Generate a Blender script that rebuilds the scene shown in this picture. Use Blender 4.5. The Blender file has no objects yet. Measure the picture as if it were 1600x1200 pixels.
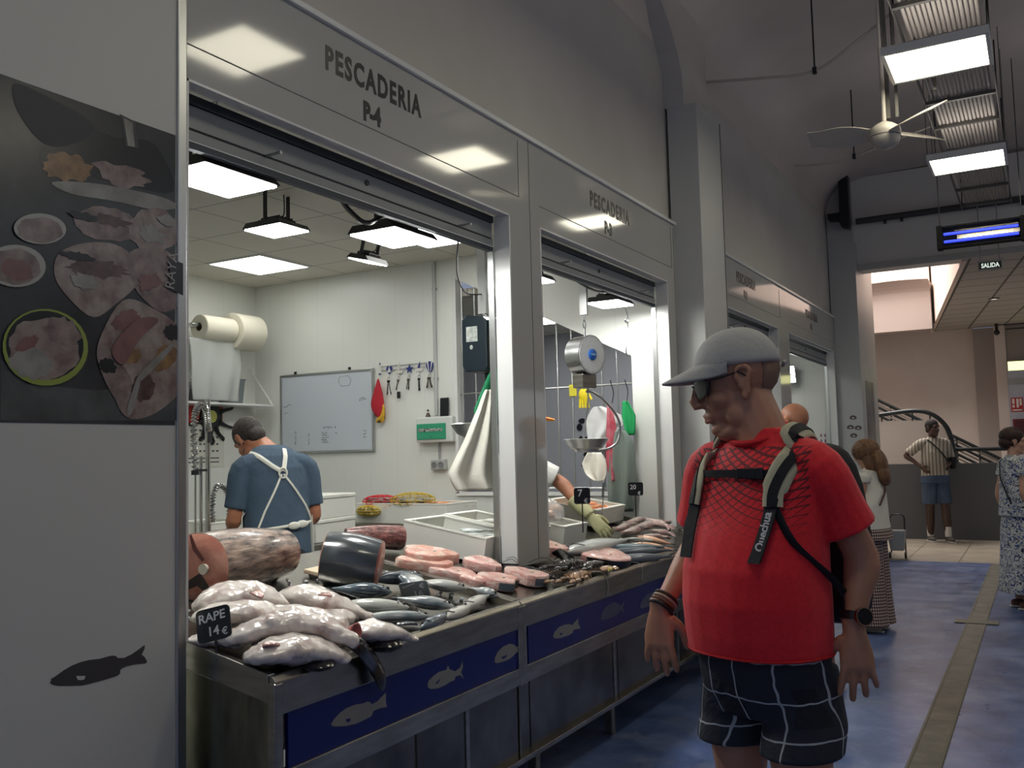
import bpy, math, random
from mathutils import Vector, Matrix, noise
SC = bpy.context.scene
COL = SC.collection
PI = math.pi
random.seed(7)

# ------------------------------------------------------------------ camera
F_PX = 1450.0
YAW, PITCH, ROLL = 0.517790909, 0.0745548994, -0.0250879844
CAM_H = 1.47
_f = Vector((-math.sin(YAW) * math.cos(PITCH), math.cos(YAW) * math.cos(PITCH), math.sin(PITCH)))
_r0 = Vector((math.cos(YAW), math.sin(YAW), 0))
_u0 = _r0.cross(_f)
_r = _r0 * math.cos(ROLL) + _u0 * math.sin(ROLL)
_u = _u0 * math.cos(ROLL) - _r0 * math.sin(ROLL)
cam_data = bpy.data.cameras.new('camera')
cam_data.sensor_width = 36.0
cam_data.lens = F_PX / 1600 * 36.0
cam_data.clip_start = 0.05
cam_data.clip_end = 200
cam = bpy.data.objects.new('camera', cam_data)
COL.objects.link(cam)
cam.matrix_world = Matrix((
    (_r.x, _u.x, -_f.x, 0), (_r.y, _u.y, -_f.y, 0), (_r.z, _u.z, -_f.z, CAM_H), (0, 0, 0, 1)))
SC.camera = cam
SC.view_settings.view_transform = 'Standard'
SC.view_settings.look = 'None'
SC.view_settings.gamma = 1
SC.view_settings.use_curve_mapping = False
SC.view_settings.exposure = 0.0
SC.cycles.use_denoising = True
SC.cycles.max_bounces = 6
SC.cycles.diffuse_bounces = 4
SC.cycles.glossy_bounces = 3
SC.cycles.transmission_bounces = 4
SC.cycles.transparent_max_bounces = 6
SC.cycles.caustics_reflective = False
SC.cycles.caustics_refractive = False
SC.cycles.sample_clamp_indirect = 4.0

# ------------------------------------------------------------------ light levels
W = bpy.data.worlds.new('world')
SC.world = W
W.use_nodes = True
W.node_tree.nodes['Background'].inputs[0].default_value = (0.62, 0.72, 1.0, 1)
W.node_tree.nodes['Background'].inputs[1].default_value = 0.34      # dull daylight at the open end of the hall
E_FLOOD = 60.0      # stall flood lights (emission strength)
E_PANEL = 6.5       # stall ceiling panels
E_HALL = 11.0        # hall panels
E_FAR = 8.0         # daylight above the stairs

def ray(u, v):
    return _f * F_PX + _r * (u - 800) - _u * (v - 600)
O_ = Vector((0, 0, CAM_H))
def AX(u, v, x): d = ray(u, v); return O_ + d * (x / d.x)      # where that sight line meets the plane x
def AY(u, v, y): d = ray(u, v); return O_ + d * (y / d.y)
def AZ(u, v, z): d = ray(u, v); return O_ + d * ((z - CAM_H) / d.z)
def AS(u, v, h=0.0):                                            # ... meets the sloping counter display surface
    d = ray(u, v); t = (0.842 - 0.39 + h - CAM_H) / (d.z + 0.2 * d.x); return O_ + d * t
def counter_z(x): return 0.842 - 0.2 * (x + 1.95)

# ------------------------------------------------------------------ materials
class NT:
    def __init__(s, m):
        s.m = m; s.t = m.node_tree; s.n = s.t.nodes; s.l = s.t.links
        s.b = s.n['Principled BSDF']
    def node(s, k, **kw):
        n = s.n.new(k)
        for a, v in kw.items(): setattr(n, a, v)
        return n
    def val(s, sock, v):
        if isinstance(v, bpy.types.NodeSocket): s.l.new(v, sock)
        else: sock.default_value = v
    def math(s, op, a, b=0.0, c=0.0):
        n = s.node('ShaderNodeMath', operation=op)
        s.val(n.inputs[0], a); s.val(n.inputs[1], b); s.val(n.inputs[2], c)
        return n.outputs[0]
    def mix(s, f, a, b):
        n = s.node('ShaderNodeMix', data_type='RGBA')
        s.val(n.inputs[0], f); s.val(n.inputs[6], c4(a)); s.val(n.inputs[7], c4(b))
        return n.outputs[2]
    def coord(s, kind='Object'):
        return s.node('ShaderNodeTexCoord').outputs[kind]
    def xyz(s, v=None):
        n = s.node('ShaderNodeSeparateXYZ'); s.l.new(v or s.coord(), n.inputs[0]); return n.outputs
    def noise(s, scale, detail=3, rough=.55, vec=None, dist=0.0, stretch=None):
        v = vec or s.coord()
        if stretch:
            mp = s.node('ShaderNodeMapping'); mp.inputs[3].default_value = stretch
            s.l.new(v, mp.inputs[0]); v = mp.outputs[0]
        n = s.node('ShaderNodeTexNoise'); s.l.new(v, n.inputs[0])
        n.inputs['Scale'].default_value = scale; n.inputs['Detail'].default_value = detail
        n.inputs['Roughness'].default_value = rough; n.inputs['Distortion'].default_value = dist
        return n.outputs[0]
    def ramp(s, f, stops):
        n = s.node('ShaderNodeValToRGB'); s.l.new(f, n.inputs[0])
        e = n.color_ramp.elements
        while len(e) < len(stops): e.new(0.5)
        for i, (p, c) in enumerate(stops): e[i].position = p; e[i].color = c4(c)
        return n.outputs[0]
    def bump(s, h, strength=.3, dist=.01):
        n = s.node('ShaderNodeBump'); s.l.new(h, n.inputs['Height'])
        n.inputs['Strength'].default_value = strength; n.inputs['Distance'].default_value = dist
        s.l.new(n.outputs[0], s.b.inputs['Normal'])
def c4(c):
    if isinstance(c, bpy.types.NodeSocket): return c
    return tuple(c) + (1,) if len(c) == 3 else tuple(c)
def srgb(r, g, b):
    f = lambda x: (x / 255 / 12.92) if x <= 10 else ((x / 255 + .055) / 1.055) ** 2.4
    return (f(r), f(g), f(b))
MATS = {}
def mat(name, col, rough=.5, metal=0.0, col2=None, scale=8.0, stretch=None, bump=0.0, bscale=None, coat=0.0,
        emit=0.0, spec=.5, trans=0.0, alpha=1.0, sss=0.0, lo=.35, hi=.65, bdist=.01):
    if name in MATS: return MATS[name]
    m = bpy.data.materials.new(name); m.use_nodes = True
    t = NT(m); b = t.b
    b.inputs['Base Color'].default_value = c4(col)
    b.inputs['Roughness'].default_value = rough; b.inputs['Metallic'].default_value = metal
    b.inputs['Specular IOR Level'].default_value = spec
    if coat: b.inputs['Coat Weight'].default_value = coat; b.inputs['Coat Roughness'].default_value = .08
    if trans: b.inputs['Transmission Weight'].default_value = trans
    if alpha < 1: b.inputs['Alpha'].default_value = alpha
    if sss:
        b.inputs['Subsurface Weight'].default_value = sss; b.inputs['Subsurface Scale'].default_value = .01
    if emit:
        b.inputs['Emission Color'].default_value = c4(col); b.inputs['Emission Strength'].default_value = emit
    if col2:
        f = t.noise(scale, 4, stretch=stretch)
        t.l.new(t.ramp(f, [(lo, col), (hi, col2)]), b.inputs['Base Color'])
    if bump: t.bump(t.noise(bscale or scale * 2, 4, stretch=stretch), bump, bdist)
    MATS[name] = m
    return m

# ------------------------------------------------------------------ mesh building
class MB:
    def __init__(s): s.v = []; s.f = []; s.mi = []; s.m = 0
    def add(s, vs, fs, M=None):
        o = len(s.v)
        for p in vs:
            p = Vector(p); s.v.append(M @ p if M else p)
        for f in fs: s.f.append([i + o for i in f]); s.mi.append(s.m)
        return s
    def box(s, c, size, M=None, rz=0.0, rot=None):
        x, y, z = (d / 2 for d in size)
        R = Matrix.Translation(Vector(c)) @ (rot.to_4x4() if rot else Matrix.Rotation(rz, 4, 'Z'))
        if M: R = M @ R
        vs = [(i * x, j * y, k * z) for i in (-1, 1) for j in (-1, 1) for k in (-1, 1)]
        return s.add(vs, [(0, 1, 3, 2), (4, 6, 7, 5), (0, 4, 5, 1), (2, 3, 7, 6), (0, 2, 6, 4), (1, 5, 7, 3)], R)
    def bb(s, x0, x1, y0, y1, z0, z1):
        return s.box(((x0 + x1) / 2, (y0 + y1) / 2, (z0 + z1) / 2), (abs(x1 - x0), abs(y1 - y0), abs(z1 - z0)))
    def loft(s, rings, cap=True, closed=False, M=None):
        n = len(rings[0]); vs = [p for r in rings for p in r]; fs = []
        R = len(rings)
        for i in range(R - (0 if closed else 1)):
            a, b = i * n, ((i + 1) % R) * n
            for j in range(n):
                k = (j + 1) % n
                fs.append((a + j, a + k, b + k, b + j))
        if cap and not closed:
            fs.append(tuple(range(n))[::-1]); fs.append(tuple((R - 1) * n + j for j in range(n)))
        return s.add(vs, fs, M)
    def tube(s, pts, rad, n=10, cap=True, flat=1.0, up=None, closed=False, M=None):
        pts = [Vector(p) for p in pts]; N = len(pts)
        if not hasattr(rad, '__len__'): rad = [rad] * N
        rings = []; prev = Vector(up) if up else None
        for i, p in enumerate(pts):
            if closed: d = pts[(i + 1) % N] - pts[i - 1]
            else: d = pts[min(i + 1, N - 1)] - pts[max(i - 1, 0)]
            d.normalize()
            if prev is None: prev = d.orthogonal()
            a = prev - d * prev.dot(d)
            if a.length < 1e-4: a = d.orthogonal()
            a.normalize(); prev = a
            b = d.cross(a)
            rings.append([p + (a * math.cos(t) * flat + b * math.sin(t)) * rad[i] for t in (2 * PI * k / n for k in range(n))])
        return s.loft(rings, cap, closed, M)
    def cyl(s, c, r, h, n=24, axis='Z', r2=None, M=None):
        d = {'X': Vector((1, 0, 0)), 'Y': Vector((0, 1, 0)), 'Z': Vector((0, 0, 1))}[axis] if isinstance(axis, str) else Vector(axis).normalized()
        c = Vector(c)
        return s.tube([c - d * h / 2, c + d * h / 2], [r, r if r2 is None else r2], n, M=M)
    def lathe(s, prof, n=24, c=(0, 0, 0), axis='Z', M=None, cap=True):
        rings = []
        for r, h in prof:
            ring = []
            for k in range(n):
                t = 2 * PI * k / n; a, b = r * math.cos(t), r * math.sin(t)
                q = {'Z': (a, b, h), 'X': (h, a, b), 'Y': (b, h, a)}[axis]
                ring.append(Vector(c) + Vector(q))
            rings.append(ring)
        return s.loft(rings, cap, M=M)
    def ball(s, c, r, n=14, M=None, rot=None):
        if not hasattr(r, '__len__'): r = (r, r, r)
        rings = []; h = max(6, n // 2)
        for i in range(1, h):
            t = PI * i / h
            ring = []
            for k in range(n):
                a = 2 * PI * k / n
                q = Vector((math.sin(t) * math.cos(a) * r[0], math.sin(t) * math.sin(a) * r[1], math.cos(t) * r[2]))
                if rot: q = rot @ q
                ring.append(Vector(c) + q)
            rings.append(ring)
        top = Vector((0, 0, r[2])); 
        if rot: top = rot @ top
        o = len(rings) * n
        vs = [p for q in rings for p in q] + [Vector(c) + top, Vector(c) - top]
        fs = []
        for i in range(len(rings) - 1):
            for j in range(n):
                k = (j + 1) % n
                fs.append((i * n + j, (i + 1) * n + j, (i + 1) * n + k, i * n + k))
        for j in range(n):
            k = (j + 1) % n
            fs.append((o, j, k)); fs.append((o + 1, (len(rings) - 1) * n + k, (len(rings) - 1) * n + j))
        return s.add(vs, fs, M)
    def prism(s, poly, o, ux, uy, th, M=None):
        """polygon in the plane (ux,uy) at o, thickness th along ux x uy"""
        o, ux, uy = Vector(o), Vector(ux), Vector(uy); w = ux.cross(uy).normalized() * th
        n = len(poly); vs = [o + ux * a + uy * b for a, b in poly]; vs += [p + w for p in vs]
        fs = [tuple(range(n))[::-1], tuple(range(n, 2 * n))] + [(i, (i + 1) % n, n + (i + 1) % n, n + i) for i in range(n)]
        return s.add(vs, fs, M)
    def poly3(s, pts, th):
        """flat polygon from world points, extruded along vector th"""
        pts = [Vector(p) for p in pts]; n = len(pts); w = Vector(th)
        vs = pts + [p + w for p in pts]
        fs = [tuple(range(n))[::-1], tuple(range(n, 2 * n))] + [(i, (i + 1) % n, n + (i + 1) % n, n + i) for i in range(n)]
        return s.add(vs, fs)
    def build(s, name, mats, parent=None, smooth=False, bevel=0.0, sub=0, remesh=0.0, sm_it=0, loc=None, angle=40, seg=2):
        me = bpy.data.meshes.new(name)
        me.from_pydata([tuple(p) for p in s.v], [], s.f)
        if not isinstance(mats, (list, tuple)): mats = [mats]
        for m in mats: me.materials.append(m)
        for p, i in zip(me.polygons, s.mi): p.material_index = min(i, len(mats) - 1)
        import bmesh
        bm = bmesh.new(); bm.from_mesh(me)
        bmesh.ops.recalc_face_normals(bm, faces=bm.faces)
        big = [f for f in bm.faces if len(f.verts) > 8]
        if big and not sub: bmesh.ops.triangulate(bm, faces=big)
        bm.to_mesh(me); bm.free()
        o = bpy.data.objects.new(name, me); COL.objects.link(o)
        if parent is not None: o.parent = parent
        if loc is not None: o.location = loc
        if bevel:
            b = o.modifiers.new('b', 'BEVEL'); b.width = bevel; b.segments = seg; b.limit_method = 'ANGLE'; b.angle_limit = math.radians(35)
        if remesh:
            r = o.modifiers.new('r', 'REMESH'); r.mode = 'VOXEL'; r.voxel_size = remesh; r.use_smooth_shade = True
            if sm_it:
                k = o.modifiers.new('s', 'SMOOTH'); k.factor = .5; k.iterations = sm_it
        if sub:
            q = o.modifiers.new('u', 'SUBSURF'); q.levels = sub; q.render_levels = sub
        if smooth or sub or remesh:
            for p in me.polygons: p.use_smooth = True
            if smooth and not sub and not remesh:
                try:
                    me.set_sharp_from_angle(angle=math.radians(angle))
                except Exception: pass
        return o

def tag(o, label=None, cat=None, group=None, kind=None):
    if label: o['label'] = label
    if cat: o['category'] = cat
    if group: o['group'] = group
    if kind: o['kind'] = kind
    return o
def thing(name, label, cat, loc=(0, 0, 0), rz=0.0, group=None, rot=None):
    o = bpy.data.objects.new(name, None); COL.objects.link(o); o.empty_display_size = .1
    o.location = loc; o.rotation_euler = rot if rot else (0, 0, rz)
    return tag(o, label, cat, group)
def struct(o): o['kind'] = 'structure'; return o
def copy_tree(o, parent=None):
    c = o.copy(); COL.objects.link(c)
    if parent is not None: c.parent = parent
    for ch in list(o.children): copy_tree(ch, c)
    return c
def text_mesh(name, body, size, mt, M, parent=None, depth=.001, spacing=1.0, xs=1.0, bold=0.0, align='LEFT'):
    cu = bpy.data.curves.new('txt', 'FONT'); cu.body = body; cu.size = size; cu.extrude = depth; cu.space_character = spacing
    cu.align_x = align; cu.offset = bold; cu.resolution_u = 3
    t = bpy.data.objects.new('txt', cu); COL.objects.link(t)
    dg = bpy.context.evaluated_depsgraph_get()
    me = bpy.data.meshes.new_from_object(t.evaluated_get(dg))
    bpy.data.objects.remove(t); bpy.data.curves.remove(cu)
    me.transform(M @ Matrix.Diagonal((xs, 1, 1, 1)))
    me.materials.clear(); me.materials.append(mt)
    o = bpy.data.objects.new(name, me); COL.objects.link(o)
    if parent is not None: o.parent = parent
    return o
def frame_m(o, ux, uy):
    ux = Vector(ux).normalized(); uy = Vector(uy).normalized(); uz = ux.cross(uy)
    return Matrix(((ux.x, uy.x, uz.x, o[0]), (ux.y, uy.y, uz.y, o[1]), (ux.z, uy.z, uz.z, o[2]), (0, 0, 0, 1)))
def spline(pts, k=6):
    pts = [Vector(p) for p in pts]; out = []
    for i in range(len(pts) - 1):
        p0, p1, p2, p3 = pts[max(i - 1, 0)], pts[i], pts[i + 1], pts[min(i + 2, len(pts) - 1)]
        for j in range(k):
            t = j / k
            out.append(0.5 * ((2 * p1) + (p2 - p0) * t + (2 * p0 - 5 * p1 + 4 * p2 - p3) * t * t + (3 * p1 - p0 - 3 * p2 + p3) * t ** 3))
    out.append(pts[-1]); return out
def lerps(vals, t):
    """piecewise linear interpolation of vals over t in 0..1"""
    x = t * (len(vals) - 1); i = min(int(x), len(vals) - 2); f = x - i
    return vals[i] * (1 - f) + vals[i + 1] * f

def V(*a): return Vector(a)
def Rz(a): return Matrix.Rotation(math.radians(a), 4, 'Z')
# ------------------------------------------------------------------ shared materials
M_WALL = mat('painted_white_panel', srgb(194, 195, 192), .42, spec=.35)
M_FASCIA = mat('glossy_white_fascia', srgb(182, 182, 178), .07, spec=.55)
M_UPPER = mat('upper_wall_paint', srgb(196, 193, 188), .7, col2=srgb(190, 186, 180), scale=2)
M_CEIL = mat('vault_paint', srgb(214, 204, 196), .85, col2=srgb(204, 195, 188), scale=1.2)
M_INT = mat('stall_wall_panel', srgb(222, 224, 218), .3)
M_ALU = mat('brushed_aluminium', srgb(190, 192, 192), .32, 1.0)
M_ALUW = mat('white_aluminium', srgb(225, 226, 224), .25)
M_DARK = mat('dark_metal', srgb(40, 42, 44), .4, .4)
M_BLACK = mat('black_plastic', srgb(22, 23, 25), .4)
M_GREYP = mat('grey_plastic', srgb(150, 152, 152), .5)
M_RUBBER = mat('black_seal', srgb(25, 30, 38), .6)
M_STEEL = mat('stainless_steel', srgb(176, 172, 164), .27, 1.0, col2=srgb(150, 146, 138), scale=5, stretch=(1, 1, 6), bump=.05, bscale=30)
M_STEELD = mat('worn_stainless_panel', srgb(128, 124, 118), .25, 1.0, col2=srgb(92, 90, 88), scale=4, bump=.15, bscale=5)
M_INK = mat('black_vinyl_lettering', srgb(25, 26, 28), .35)

XW = -2.27           # front plane of the stalls
# ---- floor
m = bpy.data.materials.new('blue_epoxy_floor'); m.use_nodes = True; MATS['floor'] = m
t = NT(m)
n1 = t.noise(2.2, 6, .68, dist=.1); n2 = t.noise(5, 6, .72)
c1 = t.ramp(n1, [(.36, srgb(54, 72, 114)), (.52, srgb(80, 99, 145)), (.66, srgb(108, 124, 162))])
c2 = t.ramp(n2, [(.50, (0, 0, 0)), (.66, (1, 1, 1))])
f2 = t.math('MULTIPLY', c2, .42)
t.l.new(t.mix(f2, c1, srgb(138, 142, 158)), t.b.inputs['Base Color'])
t.l.new(t.ramp(n2, [(.3, (.26,) * 3), (.7, (.42,) * 3)]), t.b.inputs['Roughness'])
t.bump(t.noise(6, 3), .08, .004)
struct(MB().bb(-2.3, 3.6, -3.5, 12.7, -.12, 0).build('floor', m))
struct(MB().bb(-6.5, -2.3, .7, 12.7, -.12, 0).build('floor_stalls', mat('stall_floor', srgb(120, 124, 128), .4)))
m = bpy.data.materials.new('beige_floor_tiles'); m.use_nodes = True
t = NT(m); x, y, z = t.xyz()
l1 = t.math('LESS_THAN', t.math('FRACT', t.math('DIVIDE', t.math('ADD', x, 10), .6)), .018)
l2 = t.math('LESS_THAN', t.math('FRACT', t.math('DIVIDE', y, .6)), .018)
base = t.ramp(t.noise(3, 4), [(.3, srgb(150, 142, 128)), (.7, srgb(172, 164, 148))])
t.l.new(t.mix(t.math('MAXIMUM', l1, l2), base, srgb(90, 84, 76)), t.b.inputs['Base Color']); t.b.inputs['Roughness'].default_value = .35
struct(MB().bb(-4.5, 3.6, 12.7, 22.5, -.12, 0).build('floor_stair_hall', m))
# drain channel in the floor
ch = thing('drain_channel', 'long steel floor drain channel set in the blue floor', 'drain', (-.56, 8, 0))
MB().bb(-.075, .075, -6, 4.65, .0005, .004).build('channel_cover', mat('worn_steel_channel', srgb(112, 110, 100), .5, .5, col2=srgb(84, 84, 78), scale=6, bump=.2), ch)
for sx in (-.066, .066): MB().bb(sx - .006, sx + .006, -6, 4.65, .004, .007).build('edge_strip', mat('drain_edge', srgb(96, 96, 84), .5, .6), ch)
MB().bb(-.16, .16, .45, .62, .0045, .009).build('cross_plate', mat('drain_edge', (.1,) * 3), ch)

# ---- left panel wall before the stall, with its edge profile
struct(MB().bb(XW - .06, XW, -3.5, 1.93, 0, 3.11).build('wall_left', M_WALL))
struct(MB().bb(XW - .07, XW + .008, 1.93, 1.965, 0, 3.11).build('trim_1', M_ALU, bevel=.004))
# fascia over the stalls, pillars' panels
openings = [(1.965, 4.005), (4.325, 6.27), (7.72, 9.47), (9.90, 12.35)]
ZO = 2.672
def wall_piece(n, y0, y1, z0, z1, m=M_FASCIA, x0=XW - .05, x1=XW):
    return struct(MB().bb(x0, x1, y0, y1, z0, z1).build(n, m))
wall_piece('wall_fascia', 1.965, 12.45, ZO, 3.11)
wall_piece('wall_post', 4.005, 4.325, .912, ZO, x0=XW - .085)
wall_piece('wall_post', 6.27, 7.72, 0, ZO, x0=XW - .045)
wall_piece('wall_post', 9.47, 9.90, 0, ZO)
wall_piece('wall_post', 12.35, 12.45, 0, ZO)
# thin seams / joints of the fascia panels: slightly proud profiles
sj = MB()
for (y0, y1) in openings:
    sj.bb(XW, XW + .0025, y0, y1 + .1, 2.783, 2.786)
    sj.bb(XW, XW + .0025, y1 + .095, y1 + .098, 2.783, 3.08)
sj.bb(XW, XW + .0025, 4.215, 4.218, .93, 3.11)
sj.bb(XW, XW + .0025, 6.42, 6.423, .9, 3.09)
struct(sj.build('trim_2', mat('panel_joint', srgb(120, 120, 116), .5)))
struct(MB().bb(XW - .05, XW + .018, -3.5, 12.45, 3.11, 3.135).build('trim_3', M_ALUW, bevel=.003))
# white lit returns of the openings
jm = MB()
for (y0, y1) in openings:
    jm.bb(XW - .088, XW + .001, y1 - .012, y1 + .0, .93, ZO)
    jm.bb(XW - .088, XW + .001, y0, y0 + .012, .93, ZO)
    jm.bb(XW - .055, XW + .001, y0, y1, ZO - .008, ZO)
struct(jm.build('trim_4', M_ALUW))

# ---- upper wall, cove and vault of the hall
XU = XW - .04
struct(MB().bb(XU - .1, XU, -3.5, 12.9, 3.135, 4.7).build('wall_upper', M_UPPER))
prof = []
for k in range(9):                                # left cove
    a = PI / 2 * k / 8
    prof.append((XU + .55 * (1 - math.cos(a)), 4.45 + .5 * math.sin(a)))
prof += [(0.6, 5.02), (2.6, 5.02)]
for k in range(9):
    a = PI / 2 * (1 - k / 8)
    prof.append((3.6 - .55 * (1 - math.cos(a)), 4.45 + .5 * math.sin(a)))
cv = MB(); rings = []
for yy in [-3.5 + 16.4 * i / 20 for i in range(21)]:
    rings.append([Vector((x, yy, z)) for x, z in prof] + [Vector((x, yy, z + .08)) for x, z in reversed(prof)])
cv.loft(rings)
struct(cv.build('ceiling', M_CEIL, smooth=True))
struct(MB().bb(3.6, 3.7, -3.5, 22.5, 0, 4.7).build('wall_right', mat('far_wall_paint', srgb(186, 176, 168), .7)))
# pillar between P-3 and P-2 with its spandrel arch
struct(MB().bb(XW - .02, -2.062, 6.45, 7.03, 0, 4.0).build('wall_pillar', M_WALL, bevel=.004))
pl = MB()
arc = []
for k in range(13):
    a = PI / 2 * k / 12
    arc.append((6.45 - 2.9 * (1 - math.cos(a)), 4.12 + 1.0 * math.sin(a)))
poly = [(7.03, 4.0), (7.03, 5.0), ] + [(6.45 - 2.9, 5.0)] + [(y, min(z, 5.0)) for y, z in reversed(arc)] + [(6.45, 4.0)]
pl.prism(poly, (XW - .04, 0, 0), (0, 1, 0), (0, 0, 1), .15)
struct(pl.build('wall_spandrel', M_UPPER))
struct(MB().bb(-2.075, -2.058, 7.0, 7.006, 0, 4.0).build('trim_5', mat('panel_gap', srgb(70, 68, 62), .6)))
# far pillar, door-head beam
struct(MB().bb(-2.3, -1.97, 12.45, 13.75, 0, 4.06).build('wall_pillar', M_WALL, bevel=.004))
struct(MB().bb(-2.3, -2.0, 12.45, 13.4, 4.06, 4.9).build('wall_pillar', M_UPPER))
struct(MB().bb(-2.3, 3.6, 12.62, 13.05, 3.75, 4.95).build('wall_beam', mat('beam_paint', srgb(222, 218, 212), .7)))
struct(MB().bb(-2.0, 3.6, 12.57, 12.62, 3.72, 3.80).build('trim_6', mat('beam_trim', srgb(176, 174, 170), .6)))

# ---- stair hall beyond
M_PINK = mat('pink_plaster', srgb(204, 194, 187), .8, col2=srgb(196, 185, 177), scale=1.5)
YB = 20.5
struct(MB().bb(-6, -1.1, YB, YB + .1, 0, 6).build('wall_back', M_PINK))
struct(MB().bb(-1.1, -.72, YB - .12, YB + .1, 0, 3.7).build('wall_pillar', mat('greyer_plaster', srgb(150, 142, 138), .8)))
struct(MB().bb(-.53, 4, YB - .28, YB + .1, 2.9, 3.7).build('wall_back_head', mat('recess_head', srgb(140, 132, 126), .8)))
struct(MB().bb(-.72, -.53, YB - .3, YB + .1, 0, 3.7).build('wall_pillar', M_PINK))
struct(MB().bb(-4.6, -4.5, 12.7, 22.5, 0, 6).build('wall_stair_side', M_PINK))
m = bpy.data.materials.new('ceiling_tiles'); m.use_nodes = True
t = NT(m); x, y, z = t.xyz()
xr = t.math('ADD', x, t.math('MULTIPLY', y, .145))
l1 = t.math('LESS_THAN', t.math('FRACT', t.math('DIVIDE', t.math('ADD', xr, 10), .62)), .05)
l2 = t.math('LESS_THAN', t.math('FRACT', t.math('DIVIDE', y, .62)), .05)
t.l.new(t.mix(t.math('MAXIMUM', l1, l2), srgb(172, 166, 160), srgb(86, 82, 78)), t.b.inputs['Base Color']); t.b.inputs['Roughness'].default_value = .8
MTILE = m
tc = MB()
tc.poly3([(-.74, 12.62, 3.72), (3.6, 12.62, 3.72), (3.6, YB, 3.72), (-1.85, YB, 3.72)], (0, 0, .05))
struct(tc.build('ceiling_stair_hall', MTILE))
# well over the stairs: slanting side board, back apron with the curved soffit, daylight above
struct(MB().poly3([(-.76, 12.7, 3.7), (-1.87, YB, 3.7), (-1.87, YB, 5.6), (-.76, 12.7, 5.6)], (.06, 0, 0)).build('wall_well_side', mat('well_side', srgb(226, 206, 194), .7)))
ap = MB()
x0_, x1_ = -4.5, -1.66
prof_ = [(18.6, 3.57), (18.6, 4.16)] + [(18.6 - .30 * (1 - math.cos(a)), 4.16 + .26 * math.sin(a)) for a in (PI / 2 * k / 6 for k in range(1, 7))] + [(19.0, 4.42), (19.0, 3.57)]
rings = []
for k in range(13):
    f = k / 12; x_ = x0_ + (x1_ - x0_) * f; lift = .06 * math.sin(PI * min(1, max(0, (x_ + 3.2) / 1.9))) if x_ > -3.2 else 0
    rings.append([Vector((x_, y_, z_ + (lift if z_ > 4.16 else 0))) for y_, z_ in prof_])
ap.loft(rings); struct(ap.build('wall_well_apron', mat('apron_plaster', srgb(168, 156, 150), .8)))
struct(MB().bb(-4.5, -1.7, 19.0, 19.1, 4.3, 6.4).build('wall_well_upper', mat('well_daylight_tone', srgb(236, 216, 204), .8)))  # paler plaster tone stands in for daylight falling on this wall
struct(MB().bb(-4.6, -.6, 13.0, YB + .1, 6.4, 6.5).build('ceiling_well', M_PINK))
def area(name, loc, size, power, col, rot=(0, 0, 0), sy=None):
    L = bpy.data.lights.new(name, 'AREA'); L.energy = power; L.color = col; L.size = size
    if sy: L.shape = 'RECTANGLE'; L.size_y = sy
    o = bpy.data.objects.new(name, L); COL.objects.link(o); o.location = loc; o.rotation_euler = rot
    return o
area('stairwell_daylight', (-3.0, 16.5, 6.3), 2.0, 420, (1.0, .93, .885), sy=4.0)
# glowing window strip added out of view to brighten hall and vault
wf = MB().bb(3.585, 3.6, -2, 12, 3.30, 3.34).bb(3.585, 3.6, -2, 12, 4.24, 4.28)
for k in range(8): wf.bb(3.58, 3.6, -2 + 2 * k - .02, -2 + 2 * k + .02, 3.3, 4.28)
struct(wf.build('fill_window_frame', M_ALUW))
struct(MB().bb(3.592, 3.598, -2, 12, 3.34, 4.24).build('fill_window_pane', mat('fill_pane_glow', (.86, .92, 1.0), .6, emit=.62)))
struct(MB().bb(3.592, 3.598, 13.5, 20, 1.2, 2.6).build('fill_window_far', mat('fill_pane_glow', (0,) * 3)))  # added fill pane beside the stairs, out of view as well

# ---- stall interiors
ZC = 3.09
# interior wall panels have fine vertical joints
m = bpy.data.materials.new('insulated_panel_joints'); m.use_nodes = True
t = NT(m); x, y, z = t.xyz()
l1 = t.math('LESS_THAN', t.math('FRACT', t.math('DIVIDE', t.math('ADD', t.math('ADD', x, y), 10), .29)), .012)
t.l.new(t.mix(t.math('MULTIPLY', l1, .28), srgb(224, 226, 220), srgb(180, 182, 180)), t.b.inputs['Base Color']); t.b.inputs['Roughness'].default_value = .3
M_INT = m
XB = -6.39
def slab(n, x0, x1, y0, y1, z0, z1, m=M_INT): return struct(MB().bb(x0, x1, y0, y1, z0, z1).build(n, m))
slab('wall_back_1', XB - .08, XB, .8, 6.43, 0, ZC)
slab('wall_partition_1', XB, XW - .06, .72, .8, 0, ZC)
# partition behind the two open stalls: a barred opening with a slanting head
pt = MB()
def pz(poly): pt.prism(poly, (0, 6.35, 0), (1, 0, 0), (0, 0, 1), -.08)
pz([(XB, 0), (-4.13, 0), (-4.13, ZC), (XB, ZC)])
pz([(-4.13, 0), (-2.60, 0), (-2.60, 1.165), (-4.13, 1.165)])
pz([(-4.13, 2.912), (-2.60, 2.165), (-2.60, ZC), (-4.13, ZC)])
pz([(-2.60, 0), (-2.32, 0), (-2.32, ZC), (-2.60, ZC)])
struct(pt.build('wall_partition_2', M_INT))
M_GREYWALL = mat('blue_grey_wall', srgb(196, 198, 208), .5)
slab('wall_partition_3', XB, -3.2, 9.2, 9.28, 0, 2.8, M_GREYWALL)
slab('wall_partition_4', XB, XW - .06, 9.68, 9.76, 0, ZC)
slab('wall_partition_5', XB, XW - .06, 12.4, 12.45, 0, ZC)
slab('wall_back_2', XB - .08, XB, 6.43, 12.45, 0, ZC)
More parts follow.
